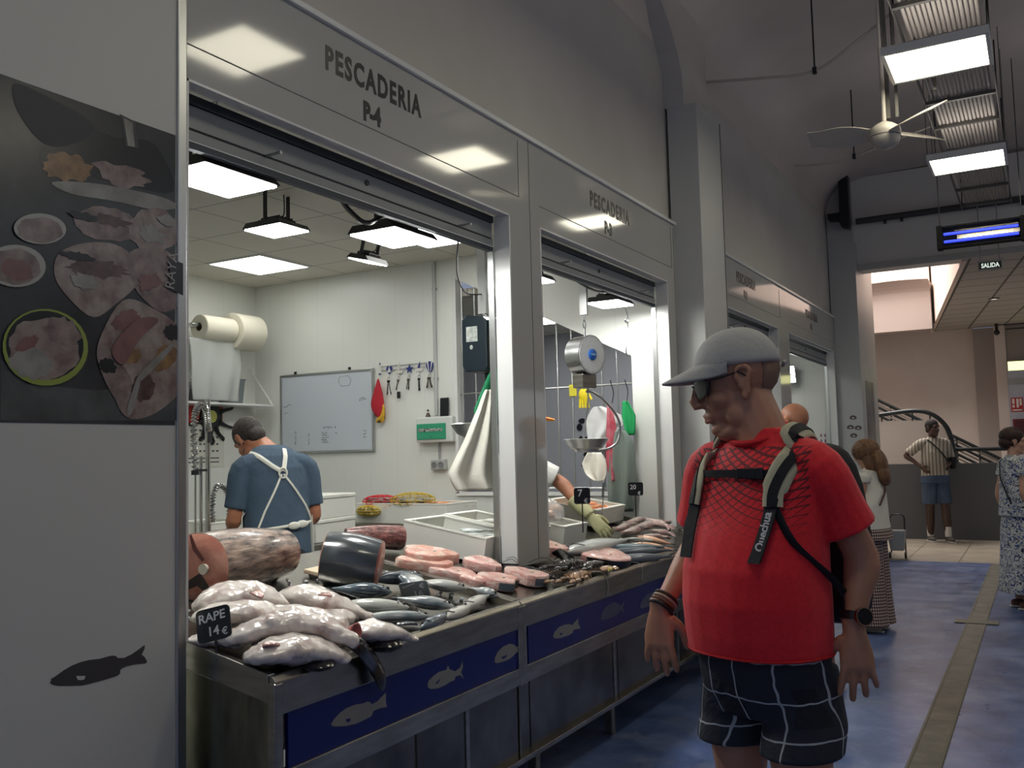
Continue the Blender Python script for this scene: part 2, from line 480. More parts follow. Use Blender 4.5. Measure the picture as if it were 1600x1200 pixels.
# suspended tile ceiling in stalls
m = bpy.data.materials.new('stall_ceiling_tiles'); m.use_nodes = True
t = NT(m); x, y, z = t.xyz()
l1 = t.math('LESS_THAN', t.math('FRACT', t.math('DIVIDE', t.math('ADD', x, 11.872), .6)), .02)
l2 = t.math('LESS_THAN', t.math('FRACT', t.math('DIVIDE', t.math('ADD', y, .102), .6)), .02)
t.l.new(t.mix(t.math('MAXIMUM', l1, l2), srgb(214, 210, 198), srgb(150, 148, 142)), t.b.inputs['Base Color']); t.b.inputs['Roughness'].default_value = .6
slab('ceiling_stall_1', XB, XW - .09, .8, 6.35, ZC, ZC + .06, m)
slab('ceiling_stall_2', XB, XW - .09, 6.43, 9.68, 2.78, 2.84, m)
slab('ceiling_stall_3', XB, XW - .09, 9.76, 12.4, 2.9, 2.96, m)
slab('wall_inner_post', XW - .075, XW - .062, .8, 1.9, 0, ZC)
# ------------------------------------------------------------------ lamps
def emis(name, col, k):
    return mat(name, col, .5, emit=k)
M_LED = emis('flood_led_face', (1.0, 1.0, .955), E_FLOOD)
M_PAN = emis('stall_panel_diffuser', (1.0, 1.0, .955), E_PANEL)
M_HALLP = emis('hall_panel_diffuser', (1.0, .94, .74), E_HALL)
def panel_light(cx, cy, z, w, l, label, group, mt, fr=M_ALUW, drop=.012):
    t = thing('ceiling_light_panel', label, 'ceiling light', (cx, cy, z), group=group)
    a = MB()
    a.bb(-w / 2, w / 2, -l / 2, -l / 2 + .018, -drop, 0).bb(-w / 2, w / 2, l / 2 - .018, l / 2, -drop, 0)
    a.bb(-w / 2, -w / 2 + .018, -l / 2 + .018, l / 2 - .018, -drop, 0).bb(w / 2 - .018, w / 2, -l / 2 + .018, l / 2 - .018, -drop, 0)
    a.build('frame', fr, t)
    MB().bb(-w / 2 + .018, w / 2 - .018, -l / 2 + .018, l / 2 - .018, -drop + .003, -.001).build('diffuser', mt, t)
    return t
G1 = 'square panel lights in the stall ceilings'
panel_light(-5.58, 5.60, ZC, .60, .60, 'square white panel light set in the stall ceiling above the whiteboard', G1, M_PAN)
panel_light(-3.79, 5.60, ZC, .60, .60, 'square white panel light half hidden behind a black flood light', G1, M_PAN)
panel_light(-5.58, 3.2, ZC, .60, .60, 'square panel light in the stall ceiling above the paper rolls', G1, M_PAN)
panel_light(-4.35, 8.05, 2.78, .60, .60, 'panel light glimpsed through the bars of the grille', G1, M_PAN)
panel_light(-3.0, 8.3, 2.78, .60, .9, 'panel light inside the stall behind the P-2 opening', G1, M_PAN)
panel_light(-3.0, 10.6, 2.90, .60, .9, 'panel light inside the stall behind the P-1 opening', G1, M_PAN)

def flood(loc, w, l, label, tilt=0.0, rz=0.0, ztop=None, k=1.0):
    t = thing('flood_light', label, 'flood light', loc, rot=(0, tilt, rz), group='black flood lights in the stalls')
    b = MB(); b.prism([(-w / 2, 0), (w / 2, 0), (w / 2 - .03, .035), (-w / 2 + .03, .035)], (0, -l / 2, 0), (1, 0, 0), (0, 0, 1), -l)
    b.box((0, 0, .045), (w * .55, l * .55, .03))
    for i in range(5): b.box((0, -l * .2 + l * .1 * i, .065), (w * .5, .006, .02))
    b.build('housing', M_BLACK, t, bevel=.003)
    MB().bb(-w / 2 + .012, w / 2 - .012, -l / 2 + .012, l / 2 - .012, -.006, .002).build('led_face', M_LED, t)
    br = MB(); h = .15 * k
    for s in (-1, 1): br.box((0, s * (l * .36), .04 + h / 2), (.028, .008, h))
    br.box((0, 0, .04 + h), (.03, l * .74, .008))
    br.build('bracket', M_BLACK, t, bevel=.002)
    if ztop: MB().bb(-.008, -.002, -.004, .004, .04 + h, ztop - loc[2]).build('hanger', M_ALUW, t)
    ca = MB(); ca.tube(spline([(0, 0, .07), (.03, .03, .1), (.01, .05, .04 + h)]), .004, 6)
    ca.build('cable', M_BLACK, t)
    return t
flood((-2.525, 2.33, 2.475), .27, .36, 'large flood light at the left edge of the P-4 opening', ztop=3.09)
flood((-2.545, 3.40, 2.475), .27, .34, 'large flood light right of centre under the P-4 shutter', ztop=3.09)
flood((-3.98, 4.14, 2.86), .31, .27, 'flood light on a bracket near the middle of the stall ceiling', k=1.35)
flood((-4.11, 5.18, 2.86), .2, .24, 'smallest flood light, hanging above the keys on the partition', tilt=.25, k=1.35)
flood((-2.60, 4.78, 2.49), .25, .28, 'flood light at the left edge of the P-3 opening', ztop=3.09)
flood((-2.55, 5.88, 2.485), .25, .30, 'flood light above the dial scale in the P-3 opening', ztop=3.09)
f6_ = flood((-2.85, 12.20, 2.40), .24, .24, 'small flood light fixed on the end wall inside the P-1 stall')
f6_.rotation_euler = (-1.2, 0, 0)

# black cable sagging between the flood lights
tag(MB().tube(spline([(-2.46, 2.0, 2.56), (-2.47, 2.55, 2.575), (-2.47, 2.86, 2.575), (-2.47, 3.0, 2.50), (-2.47, 3.12, 2.475), (-2.47, 3.3, 2.56), (-2.47, 3.7, 2.585), (-2.45, 3.96, 2.58)], 8), .011, 8)
    .build('power_cable', M_BLACK, smooth=True), 'thick black power cable looped along the P-4 shutter', 'cable')
tag(MB().tube(spline([(-2.50, 4.5, 2.60), (-2.47, 4.9, 2.59), (-2.46, 5.15, 2.53), (-2.47, 5.5, 2.51), (-2.48, 5.9, 2.56), (-2.45, 6.28, 2.56)], 8), .008, 8)
    .build('power_cable', M_BLACK, smooth=True), 'black power cable hanging along the P-3 shutter', 'cable')
tag(MB().tube(spline([(-2.385, 3.70, 2.50), (-2.42, 3.74, 2.42), (-2.52, 3.90, 2.36), (-2.60, 4.10, 2.32), (-2.62, 4.285, 2.34)], 8), .004, 6)
    .build('thin_cable', M_BLACK, smooth=True), 'thin black cable dangling near the electronic scale', 'cable')

# ---- roller shutters rolled up in the openings
def shutter(y0, y1, label):
    t = thing('roller_shutter', label, 'roller shutter', (XW, y0, 2.51), group='rolled up shutters')
    L = y1 - y0
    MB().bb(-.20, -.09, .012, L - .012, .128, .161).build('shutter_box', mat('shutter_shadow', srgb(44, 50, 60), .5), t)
    MG = mat('shutter_grey', srgb(134, 137, 140), .4)
    MB().bb(-.105, -.092, .014, L - .014, .128, .133).build('top_lip', M_ALUW, t)
    MB().bb(-.112, -.098, .014, L - .014, .050, .128).build('top_slat', MG, t, bevel=.002)
    MB().bb(-.112, -.102, .014, L - .014, .042, .050).build('slat_gap', M_RUBBER, t)
    MB().bb(-.112, -.094, .014, L - .014, .006, .042).build('bottom_rail', MG, t, bevel=.003)
    MB().bb(-.108, -.090, .014, L - .014, .002, .006).build('rail_lip', M_ALUW, t)
    MB().bb(-.118, -.092, .014, L - .014, -.020, 0.002).build('rubber_seal', mat('blue_black_seal', srgb(36, 46, 60), .5), t)
    for q in (.22, .84):
        MB().cyl((-.065, L * q, .05), .006, .075, 8, 'X').build('handle', M_ALU, t)
    MB().cyl((-.096, L * .5, .09), .012, .006, 12, 'X').build('lock', M_DARK, t)
    for yy in (.014, L - .024): MB().bb(-.122, -.090, yy, yy + .010, -1.575, .0).build('guide_rail', M_ALU, t)
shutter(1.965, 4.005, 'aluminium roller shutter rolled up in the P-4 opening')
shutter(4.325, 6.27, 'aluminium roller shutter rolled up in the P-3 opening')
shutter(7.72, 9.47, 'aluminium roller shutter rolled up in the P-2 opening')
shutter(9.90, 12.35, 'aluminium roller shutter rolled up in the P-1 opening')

# ---- lettered signs on the fascia
def sign(y0, number, w, ynum):
    t = thing('stall_sign', 'black lettering PESCADERIA %s on the white fascia' % number, 'sign', (XW, y0, 2.95), group=None)
    M = frame_m((.0008, 0, -.012), (0, 1, 0), (0, 0, 1))
    o = text_mesh('lettering', 'PESCADERIA', .128, M_INK, M, t, .0006, spacing=1.22, xs=1.0, bold=.0045)
    wx = max(v.co.y for v in o.data.vertices); k = w / wx
    for v in o.data.vertices: v.co.y *= k
    M = frame_m((.0008, ynum - y0, -.14), (0, 1, 0), (0, 0, 1))
    o = text_mesh('lettering', number, .105, M_INK, M, t, .0006, xs=.80, bold=.0055)
sign(2.62, 'P-4', .625, 2.845); sign(4.98, 'P-3', .61, 5.185); sign(8.03, 'P-2', .63, 8.25); sign(10.78, 'P-1', .65, 11.0)

# ---- hall lamps, tray, fan, pipes
def hall_panel(cx, cy, z, label, w=.62, l=.56):
    t = thing('hanging_light_panel', label, 'ceiling light', (cx, cy, z), group='square light panels hanging in the hall')
    a = MB()
    a.bb(-w / 2, w / 2, -l / 2, -l / 2 + .025, 0, .05).bb(-w / 2, w / 2, l / 2 - .025, l / 2, 0, .05)
    a.bb(-w / 2, -w / 2 + .025, -l / 2 + .025, l / 2 - .025, 0, .05).bb(w / 2 - .025, w / 2, -l / 2 + .025, l / 2 - .025, 0, .05)
    a.bb(-w / 2, w / 2, -l / 2, l / 2, .05, .055)
    a.build('frame', M_ALUW, t, bevel=.002)
    MB().bb(-w / 2 + .04, w / 2 - .04, -l / 2 + .04, l / 2 - .04, .0551, .058).build('added_uplight', emis('vault_fill_glow', (1.0, .95, .90), 2.7), t)  # glowing plate added on top of the panel to light the vault
    MB().bb(-w / 2 + .025, w / 2 - .025, -l / 2 + .025, l / 2 - .025, .004, .01).build('diffuser', M_HALLP, t)
    for sx in (-1, 1):
        for sy in (-1, 1):
            MB().cyl((sx * (w / 2 - .01), sy * (l / 2 - .02), .055 + (4.95 - z) / 2), .003, 4.95 - z, 6).build('hanger', M_DARK, t)
hall_panel(-.45, 6.45, 3.93, 'larger of the two square hall lights in view, hanging above the man in red')
hall_panel(-.44, 9.02, 3.93, 'farther square hall light, hanging just before the insect killer')
hall_panel(-.45, 3.95, 3.93, 'square hall light that mirrors in the P-4 sign, out of view overhead')
hall_panel(-.45, 1.4, 3.93, 'square hall light overhead behind the photographer')
hall_panel(1.9, 3.95, 3.93, 'square hall light on the far side of the aisle, out of view')
hall_panel(1.9, 8.9, 3.93, 'second square hall light on the far side of the aisle, out of view')

M_GALV = mat('galvanised_steel', srgb(118, 116, 112), .45, .7)
M_PIPEW = mat('painted_conduit', srgb(178, 170, 162), .6)
tr = thing('cable_tray', 'long cable tray of ribbed conduits hanging over the aisle', 'cable tray', (-.43, 4.4, 4.3))
wt = .47
for k in range(15):
    MB().tube([(-wt / 2 + .02 + k * (wt - .04) / 14, 0, .02 + .006 * math.sin(k * 2.1)), (-wt / 2 + .02 + k * (wt - .04) / 14 + .01, 8.0, .02)], .0125, 8).build('conduit', M_PIPEW, tr, smooth=True)
for yy in (.2, 1.0, 1.9, 2.55, 3.2, 3.9, 4.6, 5.4, 6.2, 7.0, 7.8):
    MB().bb(-wt / 2 - .03, wt / 2 + .03, yy, yy + .035, -.022, .006).build('cross_bar', M_GALV, tr)
for yy in (.2, 1.9, 3.2, 4.6, 6.2, 7.8):
    for s in (-1, 1): MB().cyl((s * (wt / 2 + .018), yy + .018, .34), .006, .7, 6).build('hanger', M_DARK, tr)
for s in (-1, 1): MB().bb(s * (wt / 2 + .03) - .004, s * (wt / 2 + .03) + .004, 0, 8.0, -.022, .04).build('side_rail', M_GALV, tr)

for (px, label) in ((-1.05, 'left vertical steel channel dropping from the vault beside the fan'), ):
    tag(MB().bb(-.83, -.80, 6.86, 6.89, 3.75, 4.98).bb(-.765, -.745, 6.86, 6.88, 3.75, 4.98).build('steel_hanger', M_GALV), label, 'hanger')
# big beam clamp / ceiling drum
tag(MB().lathe([(.0, 0), (.16, 0), (.17, .05), (.17, .2), (0, .2)], 20, (-.90, 6.85, 4.80)).build('ceiling_rose', mat('rose_paint', srgb(170, 162, 152), .6), smooth=True), 'round ceiling fitting above the fan rod', 'ceiling fitting')
tag(MB().tube([(-1.5, 5.4, 4.93), (-.92, 6.8, 4.93)], .025, 8).build('ceiling_pipe', M_GALV), 'grey pipe crossing the vault to the round fitting', 'pipe')
# ceiling fan
fan = thing('ceiling_fan', 'white three-bladed ceiling fan on a rod under the vault', 'ceiling fan', (-.835, 6.8, 3.6))
M_FAN = mat('fan_white', srgb(182, 176, 168), .45)
MB().lathe([(0, -.085), (.05, -.078), (.085, -.05), (.1, -.01), (.1, .0), (0, .0)], 28).build('light_dome', M_FAN, fan, smooth=True)
MB().lathe([(0, .004), (.104, .004), (.108, .03), (.1, .06), (.06, .09), (.02, .11), (0, .11)], 28).build('motor', M_FAN, fan, smooth=True)
MB().cyl((0, 0, .65), .016, 1.3, 12).build('rod', M_FAN, fan, smooth=True)
for ang, L in ((52, .56), (178, .50), (-42, .46)):
    a = math.radians(ang); dx, dy = math.cos(a), math.sin(a); nx, ny = -dy, dx
    up, dn = [], []
    for k in range(11):
        f = k / 10; rr = .09 + f * (L - .09)
        wd = .045 + .05 * math.sin(min(1, f * 1.25) * PI * .8) * (1 - f * .35)
        sw = .05 * f * f
        zc = .035 + .03 * f
        c = Vector((dx * rr + nx * sw, dy * rr + ny * sw, zc))
        up.append(c + Vector((nx, ny, .55)) * wd); dn.append(c - Vector((nx, ny, .55)) * wd)
    b = MB(); rings = [[u, u + Vector((0, 0, .006)), d + Vector((0, 0, .006)), d] for u, d in zip(up, dn)]
    b.loft(rings); b.build('blade', M_FAN, fan, smooth=True)
# two thin white cables hung in a sag between vault and tray
for (pts, rod, lab) in (([(-2.15, 7.0, 4.36), (-1.7, 7.05, 4.31), (-1.34, 7.1, 4.30), (-1.0, 7.0, 4.42), (-.7, 6.9, 4.55)], (-1.34, 7.1, 4.3), 'white cable sagging from the pillar to the cable tray, above the fan'),
                        ([(-2.0, 9.3, 4.26), (-1.7, 9.4, 4.25), (-1.45, 9.44, 4.29), (-1.1, 9.4, 4.36), (-.7, 9.3, 4.42)], (-1.45, 9.44, 4.29), 'white cable sagging behind the fan')):
    t = thing('hanging_cable', lab, 'cable', rod, group='white cables sagging under the vault')
    o = Vector(rod)
    MB().tube([p - o for p in spline(pts, 8)], .012, 8).build('cable', M_PIPEW, t, smooth=True)
    MB().cyl((0, 0, .34), .007, .68, 6).build('hanger', M_DARK, t)
    MB().box((0, 0, .0), (.03, .03, .05)).build('clip', M_DARK, t)

# insect killer with blue tubes
ik = thing('insect_killer', 'black hanging insect killer with two glowing blue tubes', 'insect killer', (-.395, 9.55, 3.29), rz=math.radians(0))
w, h, d = .74, .21, .09
b = MB()
b.bb(-w / 2, w / 2, -d / 2, d / 2, 0, .018).bb(-w / 2, w / 2, -d / 2, d / 2, h - .018, h)
b.bb(-w / 2, -w / 2 + .045, -d / 2 - .006, d / 2 + .006, -.008, h + .008).bb(w / 2 - .045, w / 2, -d / 2 - .006, d / 2 + .006, -.008, h + .008)
b.bb(-w / 2 + .04, w / 2 - .04, .0, .004, .018, h - .018)
b.build('case', mat('matt_black_case', srgb(10, 10, 11), .8, spec=.2), ik, bevel=.003)
for z in (.062, .135):
    MB().cyl((0, -.02, z), .0125, w - .12, 12, 'X').build('tube', emis('uv_tube_blue', (.04, .07, 1.0), 1.6), ik, smooth=True)
MB().bb(-.20, w / 2 - .05, -.003, -.0005, .083, .118).bb(-.22, w / 2 - .06, -.003, -.0005, .155, .168).build('reflector', mat('mirror_reflector', srgb(250, 240, 220), .1, 1.0), ik)
g = MB()
for k in range(40): g.bb(-w / 2 + .05 + k * .0152, -w / 2 + .0515 + k * .0152, -.042, -.0405, .018, h - .018)
for z in (.05, .1, .15): g.bb(-w / 2 + .045, w / 2 - .045, -.043, -.0415, z, z + .0015)
g.build('wire_guard', M_DARK, ik)
for s in (-1, 1): MB().cyl((s * (w / 2 - .03), 0, .2 + .75), .004, 1.5, 6).build('hanger', M_DARK, ik)
# exit sign SALIDA
sg = thing('exit_sign', 'small hanging exit sign reading SALIDA', 'exit sign', (-.43, 12.35, 3.50))
b = MB(); b.bb(-.13, .13, -.025, .025, 0, .115); b.build('case', mat('sign_case', srgb(170, 170, 160), .5), sg, bevel=.006)
MB().bb(-.145, .145, -.032, .032, .105, .125).build('cap', mat('sign_case', (0,) * 3), sg, bevel=.004)
MB().bb(-.118, .118, -.029, -.0255, .022, .1).build('face', mat('exit_face_green', srgb(22, 40, 32), .4), sg)
text_mesh('lettering', 'SALIDA', .075, emis('exit_letters', (.75, .85, .75), .9), frame_m((0, -.0295, .036), (1, 0, 0), (0, 0, 1)), sg, .0006, align='CENTER', bold=.002, xs=.78)
for s in (-1, 1): MB().cyl((s * .1, 0, .5), .006, .78, 8).build('hanger', M_GREYP, sg)
# pipe along the beam with fittings
pp = thing('beam_pipe', 'dark pipe running along the top of the far beam', 'pipe', (-1.95, 12.56, 4.36))
MB().cyl((2.6, 0, 0), .04, 5.2, 12, 'X').build('pipe', mat('dark_pipe', srgb(66, 66, 66), .5), pp, smooth=True)
for q in (.35, .55, 1.9, 2.0, 3.2): MB().box((q, 0, -.05), (.03, .06, .05)).build('clamp', M_DARK, pp)
# dark heater / bracket on the far pillar
hp = thing('wall_bracket_unit', 'dark curved bracket unit fixed high on the far pillar', 'wall unit', (-2.05, 12.43, 4.25))
b = MB(); b.prism([(-.06, .06), (.065, .02), (.07, .72), (.02, .68), (-.045, .6)], (0, 0, 0), (1, 0, 0), (0, 0, 1), .16)
b.build('shell', M_DARK, hp, bevel=.01)
MB().prism([(-.21, .2), (-.03, .2), (.06, .06), (.06, -.02), (-.03, .0), (-.08, .1), (-.2, .12)], (0, 0, 0), (1, 0, 0), (0, 0, 1), .14).build('arm', M_DARK, hp, bevel=.008)
tag(MB().bb(-.52, -.50, 6.9, 6.92, 3.9, 4.98).build('steel_hanger', M_GALV), 'thin vertical steel rod beside the fan blade', 'hanger')
# ------------------------------------------------------------------ fish counters
M_BLUE = mat('blue_plastic_band', srgb(6, 20, 96), .25)
M_DECAL = mat('grey_fish_decal', srgb(122, 122, 120), .5)
M_DECALD = mat('dark_fish_decal', srgb(62, 60, 62), .45)
SL = .2
def counter(y0, y1, label, doors, legs):
    t = thing('fish_counter', label, 'fish counter', (-1.95, y0, 0), group='steel fish counters')
    L = y1 - y0
    # display sheet with raised rims
    a = MB()
    def zt(x): return .842 - SL * x           # local x: 0 at the front, negative to the back
    for (x0, x1, dz, th) in ((-.035, -1.05, -.02, .012),):
        a.prism([(x0, zt(x0) + dz), (x1, zt(x1) + dz), (x1, zt(x1) + dz - th), (x0, zt(x0) + dz - th)], (0, .03, 0), (1, 0, 0), (0, 0, 1), -(L - .06))
    a.build('display_sheet', M_STEEL, t)
    a = MB()
    a.prism([(-.027, .735), (-.027, zt(-.027) + .002), (-.015, zt(-.015) + .003), (0, .832), (0, .735)], (0, .002, 0), (1, 0, 0), (0, 0, 1), -(L - .004))
    a.build('front_rim', M_STEEL, t, bevel=.004)
    for yy in (0, L - .03):
        a = MB()
        a.prism([(-.028, zt(-.028) + .004), (-1.05, zt(-1.05) + .004), (-1.05, zt(-1.05) - .08), (-.028, zt(-.028) - .08)], (0, yy + (.001 if yy == 0 else 0), 0), (1, 0, 0), (0, 0, 1), -.03)
        a.build('side_rim', M_STEEL, t, bevel=.004)
    MB().prism([(-.008, .735), (-.02, .735), (-.02, .575), (-.008, .575)], (0, .06, 0), (1, 0, 0), (0, 0, 1), -(L - .09)).build('blue_band', M_BLUE, t)
    MB().prism([(0, .575), (-.03, .575), (-.03, .50), (0, .505)], (0, 0, 0), (1, 0, 0), (0, 0, 1), -L).build('steel_ledge', M_STEEL, t, bevel=.003)
    for yy in (-.003, L - .033): MB().bb(-.03, .003, yy, yy + .035, .50, .828).build('corner_post', M_STEEL, t, bevel=.005)
    ys = [0] + doors + [L]
    for i in range(len(ys) - 1):
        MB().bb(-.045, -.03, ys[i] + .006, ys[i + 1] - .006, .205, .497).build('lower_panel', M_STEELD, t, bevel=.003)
    for q in doors[1::2]: MB().bb(-.034, -.024, q - .012, q + .012, .2, .5).build('panel_post', M_STEEL, t, bevel=.002)
    MB().bb(-.07, .0, 0, L, .185, .207).build('bottom_ledge', M_STEEL, t, bevel=.002)
    a = MB(); a.prism([(-.027, .770), (-1.05, .973), (-1.05, .19), (-.027, .19)], (0, .004, 0), (1, 0, 0), (0, 0, 1), -.012)
    a.build('end_panel', M_STEELE, t, bevel=.003)
    MB().bb(-1.05, -1.04, 0.012, L, .19, 1.0).build('rear_panel', M_STEEL, t)
    for q in legs:
        for xx in (-.10, -.95): MB().bb(xx - .02, xx + .02, q - .02, q + .02, 0, .19).build('leg', M_STEEL, t)
    return t
M_STEELE = mat('streaked_steel_end', srgb(150, 148, 132), .3, 1.0, col2=srgb(96, 94, 84), scale=9, stretch=(1, 3, .25), bump=.05)
counter(2.01, 3.46, 'nearer steel fish counter with the monkfish on it', [.72, 1.05], [.12, 1.3])
counter(3.462, 6.34, 'farther steel fish counter with pink steaks and whole fish, starting at the seam', [.1, 1.0, 1.05, 1.95, 2.0], [.25, 1.08, 2.7])

def px_poly(pts, sx, ox, oy, x): return [AX(ox + a * sx, oy + b * sx, x) for a, b in pts]
def decal(pts, x, mt, label, eye=None, hole=None, group=None, em=None):
    c = sum(pts, Vector()) / len(pts)
    mb = MB(); mb.poly3([p - Vector((x, c.y, c.z)) for p in pts], (.0012, 0, 0))
    t = mb.build('fish_decal', mt, loc=(x, c.y, c.z))
    tag(t, label, 'decal', group)
    if eye: MB().poly3([p - Vector((x, c.y, c.z)) + Vector((.0014, 0, 0)) for p in eye], (.0008, 0, 0)).build('fin_mark', em, t)
    return t
K7 = (.41875, 430, 960)
xb = -1.95 - .0075
GD = 'grey fish silhouettes on the blue counter band'
bass = [(208,410),(218,392),(240,368),(265,350),(300,336),(325,333),(345,325),(355,328),(358,336),(380,325),(396,308),(412,292),(412,325),(416,345),(390,350),(366,360),(358,380),(335,392),(300,408),(265,416),(225,418),(212,416)]
tuna = [(568,262),(572,248),(590,230),(612,214),(638,207),(644,190),(650,205),(672,212),(690,198),(698,175),(699,198),(693,215),(702,240),(690,226),(672,232),(668,245),(655,250),(630,266),(605,276),(580,278),(570,272)]
bream = [(818,178),(820,160),(830,140),(850,120),(875,109),(890,112),(900,122),(917,106),(910,128),(917,152),(900,140),(888,155),(872,168),(850,176),(828,182)]
bass2 = [(1036,82),(1042,66),(1058,48),(1080,38),(1098,36),(1108,40),(1130,14),(1130,36),(1139,52),(1112,57),(1108,70),(1090,80),(1064,88),(1044,90)]
decal(px_poly(bass, *K7, xb), xb, M_DECAL, 'leftmost grey fish silhouette, a sea bass, on the blue band', px_poly([(262,390),(280,388),(277,400),(266,402)], *K7, xb), group=GD, em=M_BLUE)
decal(px_poly(tuna, *K7, xb), xb, M_DECAL, 'grey silhouette of a tuna with pointed fins on the blue band', px_poly([(596,258),(614,240),(612,246),(602,260)], *K7, xb), group=GD, em=M_BLUE)
decal(px_poly(bream, *K7, xb), xb, M_DECAL, 'round grey sea bream silhouette beside the counter seam', px_poly([(842,160),(864,150),(858,162),(846,166)], *K7, xb), group=GD, em=M_BLUE)
decal(px_poly(bass2, *K7, xb), xb, M_DECAL, 'first grey fish silhouette right of the counter seam', px_poly([(1060,70),(1070,68),(1068,76),(1061,77)], *K7, xb), group=GD, em=M_BLUE)
M_DECAL2 = mat('dim_fish_decal', srgb(70, 74, 96), .5)
decal([AX(1000 + (a - 818) * .38 - 62, 945 + (b - 145) * .38 + 10, xb) for a, b in bream], xb, M_DECAL2, 'faint second fish silhouette right of the seam', group=GD)
decal([AX(1000 + (a - 818) * .34, 935 + (b - 145) * .34 + 3, xb) for a, b in bream], xb, M_DECAL2, 'faint third fish silhouette beside the man\'s hand', group=GD)
big = [(390,434),(402,410),(395,404),(430,385),(500,335),(560,300),(630,272),(700,255),(780,246),(850,226),(880,221),(905,224),(918,240),(970,240),(1030,210),(1080,175),(1130,138),(1128,165),(1118,190),(1105,212),(1130,235),(1146,262),(1146,274),(1135,283),(1050,290),(985,305),(950,322),(936,336),(936,362),(915,380),(800,415),(720,435),(640,455),(540,457),(450,458),(410,448)]
decal(px_poly(big, .2, 0, 980, XW), XW, M_DECALD, 'dark fish silhouette on the white panel at the left', px_poly([(592,381),(664,380),(655,408),(630,413),(604,411)], .2, 0, 980, XW), em=M_WALL)

# ------------------------------------------------------------------ fish
def skin(name, back, belly, rough=.22, axis=1, lo=-.3, hi=.3, spots=None, coat=.6, k=.05, bump=.25, bs=70):
    if name in MATS: return MATS[name]
    m = bpy.data.materials.new(name); m.use_nodes = True; MATS[name] = m
    t = NT(m); s = t.xyz()
    n = t.noise(14, 4)
    f = t.math('ADD', t.math('DIVIDE', s[axis], k * 2), t.math('MULTIPLY', n, .5))
    cc = t.ramp(f, [(max(0, .25 + lo * .5), belly), (min(1, .35 + hi), back)])
    if spots:
        cc = t.mix(t.ramp(t.noise(26, 3), [(.5, (0, 0, 0)), (.62, (1, 1, 1))]), cc, spots)
    t.l.new(cc, t.b.inputs['Base Color'])
    t.b.inputs['Roughness'].default_value = rough; t.b.inputs['Coat Weight'].default_value = coat; t.b.inputs['Coat Roughness'].default_value = .06
    t.bump(t.noise(bs, 3), bump, .004)
    return m
SK_SILV = skin('silver_fish_skin', srgb(84, 98, 108), srgb(200, 204, 202), .2)
SK_BLUE = skin('blue_back_fish_skin', srgb(38, 50, 62), srgb(132, 148, 158), .15)
SK_PALE = skin('pale_fish_skin', srgb(150, 154, 150), srgb(206, 206, 198), .3)
SK_DARK = skin('dark_fish_skin', srgb(26, 32, 40), srgb(104, 114, 124), .15)
SK_SARD = skin('sardine_skin', srgb(40, 50, 60), srgb(215, 220, 218), .15, k=.012)
SK_RED = skin('red_fish_skin', srgb(214, 110, 84), srgb(226, 180, 150), .3)
SK_MONK = mat('monkfish_flesh', srgb(182, 160, 154), .22, col2=srgb(228, 219, 212), scale=10, bump=.55, bscale=34, coat=.9, lo=.34, hi=.5, bdist=.006)
M_FIN = mat('fish_fin', srgb(60, 62, 64), .35, coat=.5)
M_EYEW = mat('fish_eye_ring', srgb(190, 186, 160), .2)
M_EYEB = mat('fish_eye_black', srgb(8, 8, 10), .08)

def fish_body_mb(L, H, T, bend=0.0, n=14, prof=None):
    prof = prof or [.06, .42, .68, .88, .98, 1.0, .96, .86, .70, .50, .30, .17, .13]
    mb = MB(); rings = []
    N = len(prof)
    for i, k in enumerate(prof):
        f = i / (N - 1); x = (f - .5) * L
        yb = bend * (f - .3) ** 2 * L
        rings.append([Vector((x, yb + math.cos(a) * H / 2 * k, math.sin(a) * T / 2 * (k ** .8))) for a in (2 * PI * j / n for j in range(n))])
    mb.loft(rings); return mb
def fish(label, loc, ang, L, H, T, mt, bend=0.0, group=None, roll=0.0, pitch=0.0, detail=True, name='whole_fish', finm=None, cat='fish'):
    """lies on its side: head at -x, tail at +x, back towards +y"""
    t = thing(name, label, cat, loc, group=group)
    t.rotation_mode = 'XYZ'; t.rotation_euler = (roll, pitch, ang)
    fish_body_mb(L, H, T, bend).build('body', mt, t, sub=1)
    yb = bend * .49 * L; fm = finm or M_FIN
    q = H * .45
    MB().prism([(L * .46, yb - H * .07), (L * .46, yb + H * .07), (L * .52, yb + H * .22), (L * .60, yb + q), (L * .56, yb + H * .05), (L * .60, yb - q), (L * .52, yb - H * .22)], (0, 0, -.0015), (1, 0, 0), (0, 1, 0), .003).build('tail_fin', fm, t)
    if detail:
        MB().prism([(-L * .12, H * .46), (-L * .05, H * .62), (L * .12, H * .5), (L * .2, H * .36), (0, H * .4)], (0, 0, -.001), (1, 0, 0), (0, 1, 0), .002).build('dorsal_fin', fm, t)
        MB().prism([(-L * .24, 0), (-L * .12, -H * .12), (-L * .1, 0), (-L * .14, H * .06)], (0, 0, T * .44), (1, 0, 0), (0, 1, 0), .002).build('pectoral_fin', fm, t)
        MB().ball((-L * .41, H * .07, T * .22), (H * .085, H * .085, T * .12), 10).build('eye', M_EYEB, t, smooth=True)
        gl = MB(); gl.tube([(-L * .30 - .012 * math.cos(a) , H * .36 * math.sin(a), T * .40 * (1 - .25 * abs(math.sin(a)))) for a in (-1.2 + 2.4 * k / 8 for k in range(9))], .0022, 5)
        gl.build('gill_edge', fm, t)
    return t
def between(u0, v0, u1, v1, h=.0):
    """world midpoint, heading, length for something lying on the counter between two sight lines"""
    a, b = AS(u0, v0, h), AS(u1, v1, h); d = b - a
    return (a + b) / 2, math.atan2(d.y, d.x), d.length, -math.atan2(d.z, Vector((d.x, d.y)).length)
